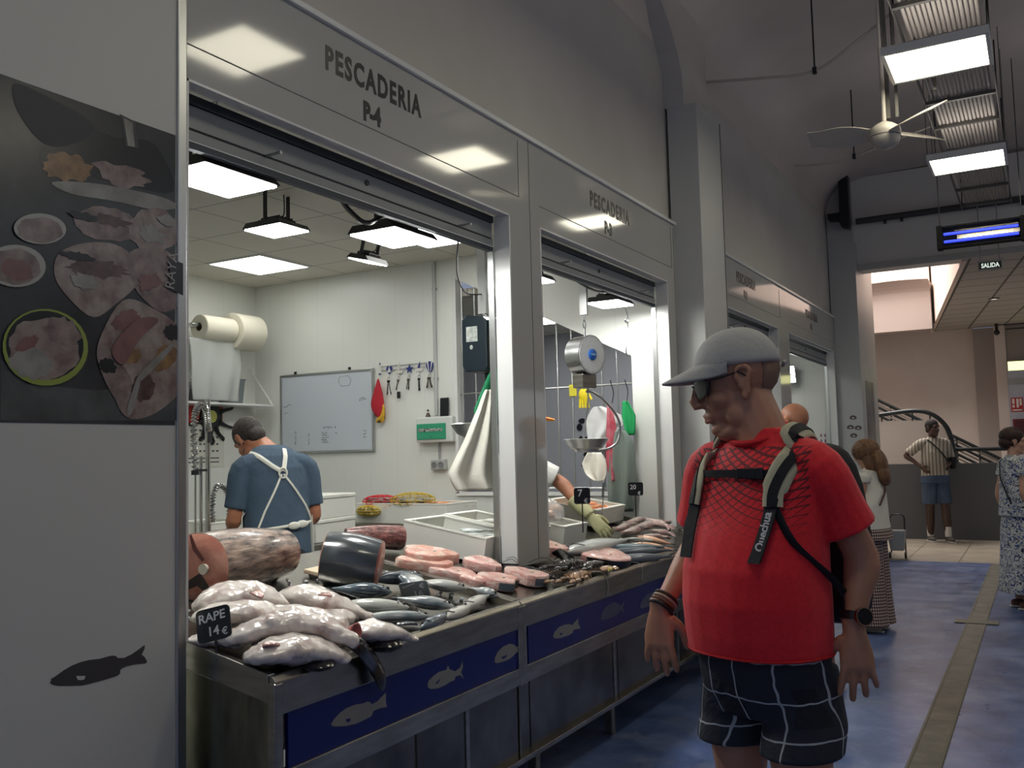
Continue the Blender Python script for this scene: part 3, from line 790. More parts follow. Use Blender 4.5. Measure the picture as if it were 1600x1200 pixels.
def lay(label, u0, v0, u1, v1, H, T, mt, h=0.0, **kw):
    c, a, L, p = between(u0, v0, u1, v1, h)
    c.z += T * .42 - .012
    return fish(label, c, a, L * .84, H, T, mt, pitch=p, **kw)
GS = 'silver fish on the nearer counter'
lay('dark blue fish with a rounded head lying across the pile behind the price card', 622, 932, 508, 926, .085, .065, SK_BLUE, .03, group=GS)
lay('grey blue fish lying behind the 16 euro card', 668, 905, 560, 912, .08, .06, SK_BLUE, .02, group=GS, bend=.25)
lay('pale silver fish in the middle of the pile, head at the right', 652, 955, 500, 950, .095, .06, SK_PALE, .015, group=GS)
lay('long pale silver fish with its head by the pile front', 688, 966, 520, 972, .075, .05, SK_SILV, .005, group=GS)
lay('silver fish under the steel rim right of the card', 738, 925, 640, 912, .085, .055, SK_PALE, .01, group=GS)
lay('silver fish between the card stake and the row of heads', 718, 953, 610, 938, .075, .055, SK_SILV, .012, group=GS)
lay('dark headed fish at the front of the row by the counter edge', 652, 988, 712, 958, .055, .05, SK_DARK, .0, group=GS)
lay('second silver fish from the left in the front row', 690, 972, 745, 948, .06, .05, SK_PALE, .0, group=GS)
lay('third silver fish of the front row, black gill mark', 722, 958, 768, 932, .062, .055, SK_PALE, .0, group=GS)
lay('last silver fish of the front row, at the seam end', 782, 936, 735, 922, .06, .05, SK_SILV, .0, group=GS)
# curved silver cut fish leaning at the rim
lay('curved silver fish piece standing behind the 16 euro card', 650, 925, 640, 895, .10, .05, SK_SILV, .04, group=GS, bend=.9, detail=False)

def monk(label, pts, rx, rz, group='monkfish on the nearer counter', mouth=None, tailm=True, mt=SK_MONK):
    pts = [Vector(p) for p in pts]; o = pts[0].copy()
    t = thing('monkfish', label, 'fish', o, group=group)
    path = spline([p - o for p in pts], 5); N = len(path); mb = MB(); rings = []
    for i, p in enumerate(path):
        f = i / (N - 1); d = (path[min(i + 1, N - 1)] - path[max(i - 1, 0)]).normalized()
        s = Vector((-d.y, d.x, 0)); s.normalize() if s.length > 1e-4 else None
        if s.length < .1: s = Vector((0, 1, 0))
        w = d.cross(s)
        if w.z < 0 and abs(d.z) < .8: w = -w
        a, b = lerps(rx, f) * 1.2, lerps(rz, f) * .80
        if i in (0, N - 1): a *= .35; b *= .35
        rings.append([p + s * math.cos(q) * a + w * math.sin(q) * b * (1.0 + .07 * math.sin(3 * q + i * .7)) for q in (2 * PI * j / 14 for j in range(14))])
    mb.loft(rings); b = mb.build('body', mt, t, sub=2)
    dm = b.modifiers.new('d', 'DISPLACE'); tx = bpy.data.textures.get('lumps') or bpy.data.textures.new('lumps', 'CLOUDS'); tx.noise_scale = .04
    dm.texture = tx; dm.strength = .014; dm.mid_level = .5; dm.texture_coords = 'LOCAL'
    return t, path
M_MOUTH = mat('pink_mouth_flesh', srgb(190, 110, 104), .25, coat=.6, bump=.3, bscale=40)
M_MONKD = mat('black_monk_skin', srgb(24, 22, 24), .16, coat=.8, bump=.3, bscale=30)
Z3 = Vector((0, 0, 1))
def S(u, v, h=0.0): return AS(u, v, h) 
def flap(t, p, a_, L, mt, tilt=.2):
    d_ = V(math.cos(a_), math.sin(a_), tilt); n_ = V(-math.sin(a_), math.cos(a_), 0)
    vs = []
    for i in range(6):
        f = i / 5; w_ = L * .30 * math.sin(PI * (.18 + .72 * f))
        for j in (-1, -.4, .4, 1): vs.append(p + d_ * (L * f) + n_ * (j * w_) + V(0, 0, .006 * math.cos(j * 5) - .012 * f * f))
    b = MB(); b.add(vs, [(i * 4 + j, i * 4 + j + 1, (i + 1) * 4 + j + 1, (i + 1) * 4 + j) for i in range(5) for j in range(3)])
    o_ = b.build('fin_flap', mt, t, smooth=True); o_.modifiers.new('s', 'SOLIDIFY').thickness = .006
PK = mat('pink_membrane', srgb(206, 160, 150), .25, coat=.9, bump=.4, bscale=40)
t1, _ = monk('pale lumpy monkfish lying at the front corner of the counter', [S(378, 1028, .02), S(410, 1022, .035), S(455, 1014, .042), S(500, 1016, .036), S(535, 1026, .022), S(548, 1034, .012)], [.02, .060, .082, .066, .034, .012], [.014, .042, .060, .046, .026, .010])
flap(t1, S(410, 1010, .07) - S(378, 1028, .02), .9, .05, PK); 
MB().ball((.0, 0, 0), (.060, .055, .020), 12).build('dark_underside', M_MONKD, t1, smooth=True, loc=S(496, 1038, .006) - S(378, 1028, .02))
t2, _ = monk('monkfish with a long tail that bends down over the counter front', [S(335, 1002, .02), S(375, 994, .05), S(425, 976, .085), S(480, 974, .095), S(530, 990, .08), S(560, 1008, .05)], [.018, .040, .056, .050, .036, .024], [.014, .036, .052, .048, .034, .022])
a0 = S(335, 1002, .02)
tl = [S(548, 1000, .062) - a0, S(566, 1014, .035) - a0, Vector((-1.925, 2.43, .80)) - a0, Vector((-1.915, 2.45, .755)) - a0, Vector((-1.915, 2.465, .71)) - a0]
MB().tube(spline(tl, 5), [.026] * 6 + [.027, .028, .029, .030, .031, .032, .032, .031, .030, .028, .026, .024, .02, .015, .006], 10, flat=.42, up=(1, 0, 0)).build('black_tail', M_MONKD, t2, smooth=True)
t3, _ = monk('monkfish with an open pink mouth pointing at the front row', [S(408, 955, .06), S(455, 960, .075), S(505, 970, .08), S(540, 982, .075)], [.02, .05, .050, .034], [.014, .042, .044, .032])
b = MB(); b.lathe([(0, -.01), (.022, 0), (.032, .02), (.028, .022), (.015, .008), (0, .004)], 14, (0, 0, 0), 'X')
b.build('mouth', M_MOUTH, t3, smooth=True, loc=S(548, 988, .072) - S(408, 955, .06))
t4, _ = monk('rounded monkfish head with a black belly on the counter edge', [S(548, 984, .03), S(578, 985, .05), S(606, 988, .045), S(634, 994, .022), S(655, 1000, .012)], [.02, .062, .056, .030, .012], [.014, .048, .042, .020, .008])
MB().ball((0, 0, 0), (.075, .058, .028), 12).build('black_belly', M_MONKD, t4, smooth=True, loc=S(600, 1006, .010) - S(548, 984, .03))
flap(t4, S(620, 978, .06) - S(548, 984, .03), .6, .07, SK_BLUE)
t5, _ = monk('monkfish lying along the back of the pile towards the silver fish', [S(430, 932, .06), S(475, 930, .085), S(520, 942, .08), S(560, 958, .05), S(590, 970, .025)], [.02, .062, .056, .034, .010], [.014, .050, .046, .026, .008])
flap(t5, S(500, 930, .12) - S(430, 932, .06), -.2, .06, PK)
t6, _ = monk('largest pale monkfish at the upper left of the pile', [S(305, 955, .05), S(340, 936, .085), S(385, 928, .10), S(425, 938, .085), S(452, 950, .06)], [.04, .085, .095, .060, .02], [.02, .055, .062, .046, .014])
flap(t6, S(395, 925, .16) - S(305, 955, .05), -.4, .07, PK, .0)
t7, _ = monk('pale monkfish behind the RAPE price card', [S(285, 978, .03), S(325, 970, .06), S(375, 966, .075), S(425, 974, .06), S(460, 985, .04)], [.03, .08, .080, .050, .016], [.014, .046, .052, .036, .010])
t7.location += V(-.04, .075, .008)
t8, _ = monk('monkfish at the left rim with its dark edge showing under the card', [S(285, 1002, .01), S(315, 1003, .018), S(350, 1010, .012), S(370, 1016, .008)], [.03, .055, .036, .012], [.012, .026, .018, .008])
t8.location += V(-.02, .045, .0)
monk('monkfish filling the middle of the pile under the others', [S(400, 985, .02), S(450, 992, .03), S(510, 968, .04), S(555, 960, .03), S(585, 962, .016)], [.03, .080, .075, .040, .014], [.014, .044, .048, .028, .010])
# crushed ice under the pile
m_ice = mat('crushed_ice', srgb(205, 212, 214), .15, trans=.3, bump=.9, bscale=60, bdist=.02)
ic = MB(); random.seed(3)
for k in range(160):
    x = random.uniform(-2.75, -2.03); y = random.uniform(2.1, 3.36); s = random.uniform(.006, .014)
    if y > 2.65 and x > -2.12: continue
    ic.ball((x, y, counter_z(x) - .018 + s * .5), (s, s * 1.2, s * .7), 6)
tag(ic.build('crushed_ice', m_ice), 'crushed ice scattered under the fish on the nearer counter', 'ice', kind='stuff')

# tuna loins
def flesh(name, c1, c2, c3, sc=9):
    if name in MATS: return MATS[name]
    m = bpy.data.materials.new(name); m.use_nodes = True; MATS[name] = m
    t = NT(m); n = t.noise(sc, 4, dist=.8, stretch=(1, 1, 3)); n2 = t.noise(sc * 4, 3)
    c = t.ramp(n, [(.32, c1), (.5, c2), (.62, c3)])
    t.l.new(c, t.b.inputs['Base Color']); t.b.inputs['Roughness'].default_value = .3; t.b.inputs['Coat Weight'].default_value = .4; t.b.inputs['Coat Roughness'].default_value = .15
    t.b.inputs['Subsurface Weight'].default_value = .1; t.b.inputs['Subsurface Scale'].default_value = .01
    t.bump(n2, .3, .004)
    return m
FL_TUNA = flesh('tuna_flesh', srgb(150, 84, 72), srgb(190, 124, 108), srgb(208, 150, 132), 6)
FL_PINK = flesh('pink_fish_flesh', srgb(204, 140, 132), srgb(224, 178, 168), srgb(238, 214, 204), 20)
FL_SALM = flesh('salmon_flesh', srgb(214, 148, 134), srgb(230, 182, 166), srgb(240, 214, 200), 16)
FL_RED = flesh('red_fish_flesh', srgb(150, 34, 36), srgb(186, 60, 58), srgb(206, 110, 98), 14)
SK_TUNA = mat('scraped_tuna_skin', srgb(66, 58, 56), .24, col2=srgb(188, 162, 146), scale=9, stretch=(5, 5, 1), bump=.25, bscale=24, coat=.5, lo=.34, hi=.7)
SK_TUNA2 = mat('dark_tuna_skin', srgb(34, 40, 46), .28, col2=srgb(66, 74, 80), scale=5, stretch=(1, 1, .3), bump=.15, bscale=50, coat=.8)
M_BONE = mat('fish_bone', srgb(222, 214, 200), .35)
def loin(label, a, b, r0, r1, skinm, fleshm, squash=1.0):
    a, b = Vector(a), Vector(b); d = (b - a).normalized(); L = (b - a).length
    side = Vector((-d.y, d.x, 0)).normalized(); up = d.cross(side); up = up if up.z > 0 else -up
    M = Matrix(((side.x, up.x, -d.x, a.x), (side.y, up.y, -d.y, a.y), (side.z, up.z, -d.z, a.z), (0, 0, 0, 1)))
    t = thing('tuna_chunk', label, 'fish', (0, 0, 0), group='big cut chunks of tuna on the nearer counter'); t.matrix_world = M
    mb = MB(); rings = []
    def ring(r, z):
        return [Vector((math.cos(q) * r * squash, math.sin(q) * r * (1 + .05 * math.cos(2 * q)), z)) for q in (2 * PI * j / 36 for j in range(36))]
    N = 10
    for i in range(N):
        f = i / (N - 1); rings.append(ring(r0 * (1 - f) + r1 * f + .012 * math.sin(PI * f), -f * L))
    mb.loft(rings, cap=False); mb.build('skin', skinm, t, smooth=True, angle=60)
    for z, r in ((.0, r0), (-L, r1)):
        f = MB(); s = 1 if z == 0 else -1
        rr = [ring(r * .995, z - s * .002), ring(r * .96, z + s * .004), ring(r * .5, z + s * .007), ring(r * .08, z + s * .007)]
        f.loft(rr, cap=True); f.build('cut_face', fleshm, t, smooth=True, angle=60)
    return t, M
cA = Vector((-2.655, 2.36, 0)); cA.z = counter_z(cA.x) + .108
cB = Vector((-2.745, 2.86, 0)); cB.z = counter_z(cB.x) + .088
tu, Mt = loin('large tuna chunk with a pink cut face and round white bone', cA, cB, .128, .10, SK_TUNA, FL_TUNA)
MB().cyl((-.03, -.005, .012), .019, .012, 18).build('bone', M_BONE, tu, smooth=True)
MB().prism([(-.02, .02), (.02, .06), (.035, .11), (.028, .118), (.005, .07), (-.03, .03)], (0, 0, .0065), (1, 0, 0), (0, 1, 0), .0015).build('blood_line', mat('blood_line', srgb(92, 36, 40), .3), tu)
MB().prism([(-.01, -.02), (.09, -.075), (.075, -.092), (.0, -.065), (-.06, -.11), (-.075, -.10), (-.03, -.04)], (0, 0, .0065), (1, 0, 0), (0, 1, 0), .0015).build('belly_cavity', mat('belly_cavity', srgb(36, 22, 22), .3), tu)
c1 = Vector((-2.385, 3.055, 0)); c1.z = counter_z(c1.x) + .098
c0 = c1 - Vector((.865, .49, -.17)) * .22
loin('dark skinned tuna chunk with its cut face turned right, behind the silver fish', c1 + Vector((0, 0, .0)), c0, .106, .112, SK_TUNA2, FL_TUNA)
kc = MB(); kc.bb(-.13, .13, -.10, .10, 0, .018)
tag(kc.build('cutting_board', mat('board_plastic', srgb(214, 200, 170), .5), bevel=.004, loc=(-2.62, 3.10, counter_z(-2.62) - .01)), 'cream cutting board under the dark tuna chunk', 'board')
bpy.data.objects['cutting_board'].rotation_euler = (0, math.atan(.2), .2)

# ---- pink steaks and pieces on the farther counter
def steak(label, u, v, w, l, h, ang, fm=FL_PINK, skinm=None, hh=0.0, seed=1, name='fish_steak', sk_=(2, 9)):
    c = AS(u, v, hh); rnd = random.Random(seed); n = 18
    t = thing(name, label, 'fish steak', (c.x, c.y, c.z - .012), rot=(0, math.atan(SL) , 0), group='pink cut fish on the farther counter')
    R = Matrix.Rotation(ang, 4, 'Z'); mb = MB()
    ph = rnd.uniform(0, 6); rad = [1 + .12 * math.sin(2 * q + ph) + .12 * math.cos(3 * q + ph * 2) + .05 * math.sin(5 * q + ph) + rnd.uniform(-.03, .03) for q in (2 * PI * j / n for j in range(n))]
    def ring(k, z): return [R @ Vector((math.cos(2 * PI * j / n) * w / 2 * rad[j] * k, math.sin(2 * PI * j / n) * l / 2 * rad[j] * k, z + rnd.uniform(-.002, .002))) for j in range(n)]
    mb.loft([ring(.97, 0), ring(1.0, h * .12), ring(1.0, h * .86), ring(.96, h), ring(.62, h * 1.02 + .004 * (seed % 3)), ring(.3, h * .96), ring(.08, h * .99)])
    mb.build('flesh', fm, t, smooth=True, bevel=.003, angle=35)
    sk = MB(); rr = [[p for p in ring(1.012, h * .1)], [p for p in ring(1.02, h * .8)]]
    k0, k1 = sk_
    ii = [k % n for k in range(k0, k1)]; vs = [rr[0][k] for k in ii] + [rr[1][k] for k in ii]; m_ = k1 - k0
    sk.add(vs + [v_ * 1.02 for v_ in vs], [(i, i + 1, m_ + i + 1, m_ + i) for i in range(m_ - 1)])
    sk.build('skin', skinm or SK_DARK, t, smooth=True)
    bb = MB(); bb.ball((R @ Vector((w * .1, 0, h * 1.05))), (.008, .008, .004), 8); bb.build('bone', M_BONE, t, smooth=True)
    return t
steak('large pale pink fish half opened flat beside the foam box', 668, 872, .26, .20, .05, .4, FL_SALM, hh=.03, seed=2)
steak('pink fillet folded over in front of the open fish half', 665, 885, .24, .14, .045, .8, FL_SALM, hh=.01, seed=3)
steak('pink belly piece at the left side of the farther counter', 708, 898, .20, .14, .035, .5, FL_PINK, hh=.0, seed=4)
steak('thick pink steak lying behind the belly piece', 752, 886, .20, .15, .045, .2, FL_PINK, hh=.01, seed=5)
steak('pink steak with its grey skin turned to the steel rim', 778, 912, .20, .14, .045, .3, FL_PINK, hh=.0, seed=6, sk_=(-4, 4))
steak('pale pink steak at the front of the post', 822, 905, .20, .15, .05, .3, FL_PINK, hh=.0, seed=7, sk_=(-3, 4))
steak('small pink end piece beside the steel rim', 738, 908, .12, .09, .03, .1, FL_PINK, hh=.0, seed=8)
steak('pink steak half hidden by the white post', 862, 862, .16, .2, .05, .2, FL_PINK, hh=.03, seed=9)
steak('large pink fillet with black skin lying before the whole fish', 947, 874, .24, .34, .045, -.35, FL_PINK, M_MONKD, hh=.012, seed=11, sk_=(-4, 6))
# round red cut fish
t = thing('red_fish_piece', 'round scaly dark red fish piece with a red cut end beside the foam box', 'fish', (-2.86, 3.66, counter_z(-2.86) + .055))
t.rotation_euler = (0, .12, math.radians(58))
mb = MB(); mb.lathe([(.03, -.17), (.045, -.1), (.058, 0), (.062, .10), (.060, .12)], 22, (0, 0, 0), 'X', cap=True)
mb.build('skin', mat('dark_red_scales', srgb(66, 28, 30), .3, col2=srgb(150, 96, 90), scale=30, stretch=(1, 2, 2), bump=.5, bscale=60, coat=.5), t, smooth=True)
MB().lathe([(0, .121), (.057, .121), (.05, .128), (0, .13)], 22, (0, 0, 0), 'X').build('cut_end', FL_RED, t, smooth=True)
# knife lying under it
# ---- whole fish farther on
G3 = 'whole fish on the farther counter'
lay('big silver fish the gloved hand is holding', 868, 874, 990, 848, .15, .09, SK_SILV, .02, group=G3)
lay('long dark shiny fish nearest the front of the farther counter', 940, 880, 1060, 872, .075, .06, SK_DARK, .0, group=G3, detail=False)
lay('long dark shiny fish, second row', 930, 868, 1060, 862, .07, .055, SK_DARK, .012, group=G3, detail=False)
lay('long blue grey fish, third row behind the dark ones', 925, 860, 1055, 856, .065, .05, SK_BLUE, .018, group=G3, detail=False)
lay('thin silver ribbon fish beside the glove', 962, 838, 1010, 858, .03, .02, SK_PALE, .03, group=G3, detail=False, bend=.5)
lay('second thin silver fish under the ribbon fish', 955, 850, 1015, 862, .035, .025, SK_PALE, .02, group=G3, detail=False)
lay('orange red gurnard lying on top of the pale fish', 990, 838, 1055, 852, .045, .04, SK_RED, .02, group=G3)
lay('second orange red fish nearer the front', 985, 850, 1060, 862, .05, .045, SK_RED, .01, group=G3)
lay('pale yellowish fish behind the red ones', 965, 842, 1040, 846, .04, .03, SK_PALE, .02, group=G3, detail=False)
M_SQ = mat('squid_flesh', srgb(214, 198, 190), .2, col2=srgb(176, 140, 136), scale=14, coat=.8, bump=.3, bscale=30)
def squid(label, u0, v0, u1, v1, r, h):
    c, a, L, p = between(u0, v0, u1, v1, h)
    t = thing('squid', label, 'squid', c + Vector((0, 0, r - .012)), group='squid heaped by the stall wall'); t.rotation_euler = (0, p, a)
    MB().lathe([(.002, -L / 2), (r * .55, -L * .35), (r * .9, -L * .1), (r, .1 * L), (r * .8, L * .2), (r * .4, L * .24)], 14, (0, 0, 0), 'X').build('mantle', M_SQ, t, smooth=True)
    MB().prism([(-L / 2, 0), (-L * .3, r * 1.7), (-L * .12, 0), (-L * .3, -r * 1.7)], (0, 0, r * .2), (1, 0, 0), (0, 1, 0), .004).build('fin', M_SQ, t)
    MB().ball((L * .29, 0, 0), (r * .8, r * .6, r * .6), 10).build('head', M_SQ, t, smooth=True)
    rnd = random.Random(int(u0)); te = MB()
    for k in range(7):
        y = (k - 3) * r * .3
        te.tube(spline([(L * .3, y * .4, 0), (L * .4, y, rnd.uniform(-.3, .4) * r), (L * .5, y * 1.5 + rnd.uniform(-.5, .5) * r, -r * .5)], 3), [.005] * 5 + [.003, .002], 5)
    te.build('tentacles', M_SQ, t, smooth=True)
sq = [(970, 838, 1010, 828, .028, .02), (985, 830, 1030, 822, .028, .03), (1000, 822, 1050, 818, .026, .03), (1015, 832, 1055, 838, .024, .02), (960, 832, 990, 820, .026, .03), (1010, 814, 1050, 828, .026, .04), (975, 822, 1012, 812, .026, .03), (1000, 840, 1045, 842, .022, .01)]
sl = ['squid nearest the glove', 'squid lying across the front of the heap', 'squid at the far side against the stall wall', 'small squid beside the red fish', 'squid touching the foam box', 'squid at the top of the heap', 'squid between box and heap top', 'lowest squid, partly under the red fish']
for q, l in zip(sq, sl): squid(l, *q)
# ---- crustaceans
M_LOB = mat('dark_lobster_shell', srgb(20, 24, 32), .18, col2=srgb(70, 62, 60), scale=30, coat=.7, bump=.4, bscale=60)
M_CRAB = mat('brown_crab_shell', srgb(96, 66, 48), .3, col2=srgb(176, 140, 108), scale=26, coat=.5, bump=.4, bscale=50)
def lobster(label, u0, v0, u1, v1, r, mt, h=.0, group='lobsters and crabs on the farther counter'):
    c, a, L, p = between(u0, v0, u1, v1, h)
    t = thing('lobster', label, 'lobster', c + Vector((0, 0, r * .8 - .012)), group=group); t.rotation_euler = (0, p, a)
    b = MB(); b.ball((-L * .12, 0, 0), (L * .20, r, r * .85), 14); b.build('carapace', mt, t, smooth=True)
    b = MB()
    for k in range(6): b.ball((L * .08 + k * L * .065, 0, -k * .001), (L * .05, r * (.9 - .09 * k), r * (.75 - .08 * k)), 12)
    b.build('abdomen', mt, t, smooth=True)
    b = MB()
    for k in range(5): b.prism([(0, -.006), (L * .1, -.014), (L * .12, 0), (L * .1, .014), (0, .006)], (L * .44, (k - 2) * .008, -.004), (math.cos((k - 2) * .35), math.sin((k - 2) * .35), 0), (-math.sin((k - 2) * .35), math.cos((k - 2) * .35), 0), .002)
    b.build('tail_fan', mt, t)
    for s in (-1, 1):
        cl = MB(); cl.tube(spline([(-L * .25, s * r * .6, 0), (-L * .36, s * r * 1.6, .0), (-L * .46, s * r * 1.4, 0)], 4), .009, 8)
        cl.ball((-L * .53, s * r * 1.2, 0), (L * .09, r * .5, r * .35), 10)
        cl.build('claw', mt, t, smooth=True)
        for k in range(4):
            x = -L * .2 + k * L * .08
            MB().tube([(x, s * r * .7, 0), (x - .005, s * r * 1.6, r * .5), (x - .01, s * r * 2.2, -r * .6)], [.004, .003, .0015], 6).build('leg', mt, t, smooth=True)
    an = MB()
    for s in (-1, 1): an.tube(spline([(-L * .3, s * .008, .008), (-L * .5, s * .04, .05), (-L * .7, s * .09, .03)], 4), .0013, 5)
    an.build('antennae', mt, t)
    return t
lobster('dark lobster lying across the foot of the white post', 800, 893, 872, 906, .032, M_LOB)
lobster('dark lobster under the fallen price card', 862, 893, 915, 882, .036, M_LOB, .01)
lobster('dark speckled lobster behind the crabs', 905, 892, 945, 880, .028, M_LOB, .015)
lobster('brown lobster at the counter edge, antennae hanging over', 885, 912, 925, 895, .03, M_CRAB)
def crab(label, u, v, w, ang, h=0.0, band=False):
    c = AS(u, v, h); t = thing('crab', label, 'crab', c + Vector((0, 0, w * .16)), rz=ang, group='lobsters and crabs on the farther counter')
    b = MB(); b.ball((0, 0, 0), (w * .36, w * .5, w * .2), 16); b.build('shell', M_CRAB, t, smooth=True)
    for s in (-1, 1):
        cl = MB(); cl.tube(spline([(w * .1, s * w * .42, 0), (w * .4, s * w * .55, 0), (w * .5, s * w * .25, 0)], 4), [w * .07] * 4 + [w * .1, w * .12, w * .1, w * .07, w * .03], 8); cl.build('claw', M_CRAB, t, smooth=True)
        for k in range(4): MB().tube([(-w * .05 * k, s * w * .45, 0), (-w * .1 * k, s * w * .72, w * .08), (-w * .14 * k, s * w * .85, -w * .12)], [w * .04, w * .03, w * .01], 6).build('leg', M_CRAB, t, smooth=True)
    if band: MB().cyl((w * .36, 0, .0), w * .13, .02, 14, 'Y').build('yellow_band', mat('rubber_band_yellow', srgb(220, 200, 120), .5), t)
crab('brown crab with a yellow band round its claw', 948, 893, .085, -.6, .01, True)
crab('brown crab between the lobsters near the counter edge', 905, 905, .08, .5)
crab('small brown crab behind the post at the front', 850, 912, .065, 1.6)

# ---- styrofoam boxes
M_FOAM = mat('white_styrofoam', srgb(228, 228, 220), .75, bump=.08, bscale=120)
def foam_box(label, c, sz, rz=0.0, tilt=0.0, group='white styrofoam fish boxes', open_=True, marks=False):
    t = thing('foam_box', label, 'box', c); t.rotation_euler = (0, tilt, rz); t['group'] = group
    x, y, z = sz; w = .022
    if open_:
        b = MB(); b.bb(-x / 2, x / 2, -y / 2, y / 2, 0, .02)
        b.bb(-x / 2, x / 2, -y / 2, -y / 2 + w, .02, z).bb(-x / 2, x / 2, y / 2 - w, y / 2, .02, z)
        b.bb(-x / 2, -x / 2 + w, -y / 2 + w, y / 2 - w, .02, z).bb(x / 2 - w, x / 2, -y / 2 + w, y / 2 - w, .02, z)
        b.build('box_body', M_FOAM, t)
        r = MB()
        for s in (-1, 1):
            r.bb(-x / 2 - .004, x / 2 + .004, s * (y / 2 - .012) - .014, s * (y / 2 - .012) + .014, z - .012, z)
            r.bb(s * (x / 2 - .012) - .014, s * (x / 2 - .012) + .014, -y / 2, y / 2, z - .0125, z + .0005)
        r.build('rim', M_FOAM, t, bevel=.003)
    else:
        MB().bb(-x / 2, x / 2, -y / 2, y / 2, 0, z - .03).build('box_body', M_FOAM, t, bevel=.006)
        MB().bb(-x / 2 - .004, x / 2 + .004, -y / 2 - .004, y / 2 + .004, z - .028, z).build('lid', M_FOAM, t, bevel=.006)
    if marks:
        g = MB()
        for (a, bb_) in ((.2, .5), (.12, .36), (.3, .3), (.25, .7), (.05, .62)): g.bb(-x / 2 + a * x, -x / 2 + a * x + .06, -y / 2 - .0055, -y / 2 - .0045, bb_ * z, bb_ * z + .008)
        g.build('printed_marks', M_GREYP, t)
    return t
TL = math.atan(.17)
B1 = foam_box('large foam box of sardines standing just left of the white post', (-2.655, 4.08, counter_z(-2.655) - .008), (.50, .36, .13), 0, TL)
B2 = foam_box('foam box of grey fish with the 6 euro card behind the sardine box', (-2.70, 4.50, counter_z(-2.70) - .008), (.50, .34, .12), 0, TL)
B3 = foam_box('foam box with small fish and a bag of prawns right of the post', (-2.62, 4.90, counter_z(-2.62) - .008), (.44, .30, .12), 0, TL)
B4 = foam_box('foam box of orange prawns beyond the gloved hand', (-2.80, 5.85, counter_z(-2.80) - .0), (.40, .62, .11), .1, TL)
def in_box(B, x, y, z):
    R = Matrix.Rotation(B.rotation_euler.z, 4, 'Z') @ Matrix.Rotation(B.rotation_euler.y, 4, 'Y')
    return Vector(B.location) + (R @ Vector((x, y, z)))
def fill(B, n, sz, L, H, T, mt, lab, grp, depth, seed, xr=(-1, 1), yr=(-1, 1), base_ang=0.0, detail=False):
    rnd = random.Random(seed); proto = None
    for k in range(n):
        x = (rnd.uniform(*xr)) * (sz[0] / 2 - .03 - L * .3); y = (rnd.uniform(*yr)) * (sz[1] / 2 - .04 - L * .2)
        p = in_box(B, x, y, depth + (k % 3) * T * .7)
        a = base_ang + rnd.uniform(-.5, .5) + (PI if rnd.random() < .3 else 0)
        if proto is None:
            proto = fish(lab, p, a, L, H, T, mt, group=grp, detail=detail, name='small_fish'); o = proto
        else:
            o = copy_tree(proto); o.location = p; o.rotation_euler = (0, 0, a)
        o['label'] = lab
fill(B1, 26, (.5, .36), .16, .032, .022, SK_SARD, 'small dark backed sardine in the foam box left of the post', 'sardines in the box left of the post', .065, 5, xr=(-.3, 1), base_ang=.2)
fill(B2, 18, (.5, .36), .17, .045, .035, SK_PALE, 'grey white fish heaped in the foam box behind the sardines', 'grey fish in the box with the 6 euro card', .07, 8, xr=(-.4, 1))
fill(B3, 16, (.44, .30), .14, .03, .02, SK_SARD, 'small silver fish in the foam box right of the post', 'small fish in the box right of the post', .085, 9)
M_PRAWN = mat('orange_prawn_shell', srgb(224, 128, 74), .3, col2=srgb(238, 178, 132), scale=40, coat=.5)
def prawn(label, grp, loc, ang, s=1.0):
    t = thing('prawn', label, 'prawn', loc, rz=ang, group=grp)
    pts = [(-.04 * s, 0, 0), (-.02 * s, .012 * s, .002), (.005 * s, .014 * s, .003), (.028 * s, .004 * s, .002), (.04 * s, -.014 * s, 0)]
    MB().tube(spline(pts, 3), [.002, .006, .009, .0105, .011, .011, .010, .009, .008, .007, .005, .004, .003], 8).build('body', M_PRAWN, t, smooth=True)
    MB().prism([(0, -.002), (.016 * s, -.008), (.018 * s, .004), (0, .003)], (.038 * s, -.014 * s, 0), (.7, -.7, 0), (.7, .7, 0), .002).build('tail', M_PRAWN, t)
    l = MB()
    for k in range(4): l.tube([(-.02 * s + k * .012 * s, .004, 0), (-.022 * s + k * .012 * s, -.012 * s, -.003)], .0011, 4)
    l.tube([(-.04 * s, 0, 0), (-.06 * s, .02 * s, .008), (-.05 * s, .05 * s, .004)], .0009, 4)
    l.build('legs', M_PRAWN, t)
    return t
pr = None
rnd = random.Random(4)
for k in range(60):
    x = rnd.uniform(-.15, .16); y = rnd.uniform(-.25, .25)
    p = in_box(B4, x, y, .055 + (k % 4) * .009); a = rnd.uniform(0, 6.28)
    if pr is None: pr = prawn('orange prawn heaped in the box beyond the gloved hand', 'prawns in the box beyond the glove', p, a); o = pr
    else: o = copy_tree(pr); o.location = p; o.rotation_euler = (0, 0, a)
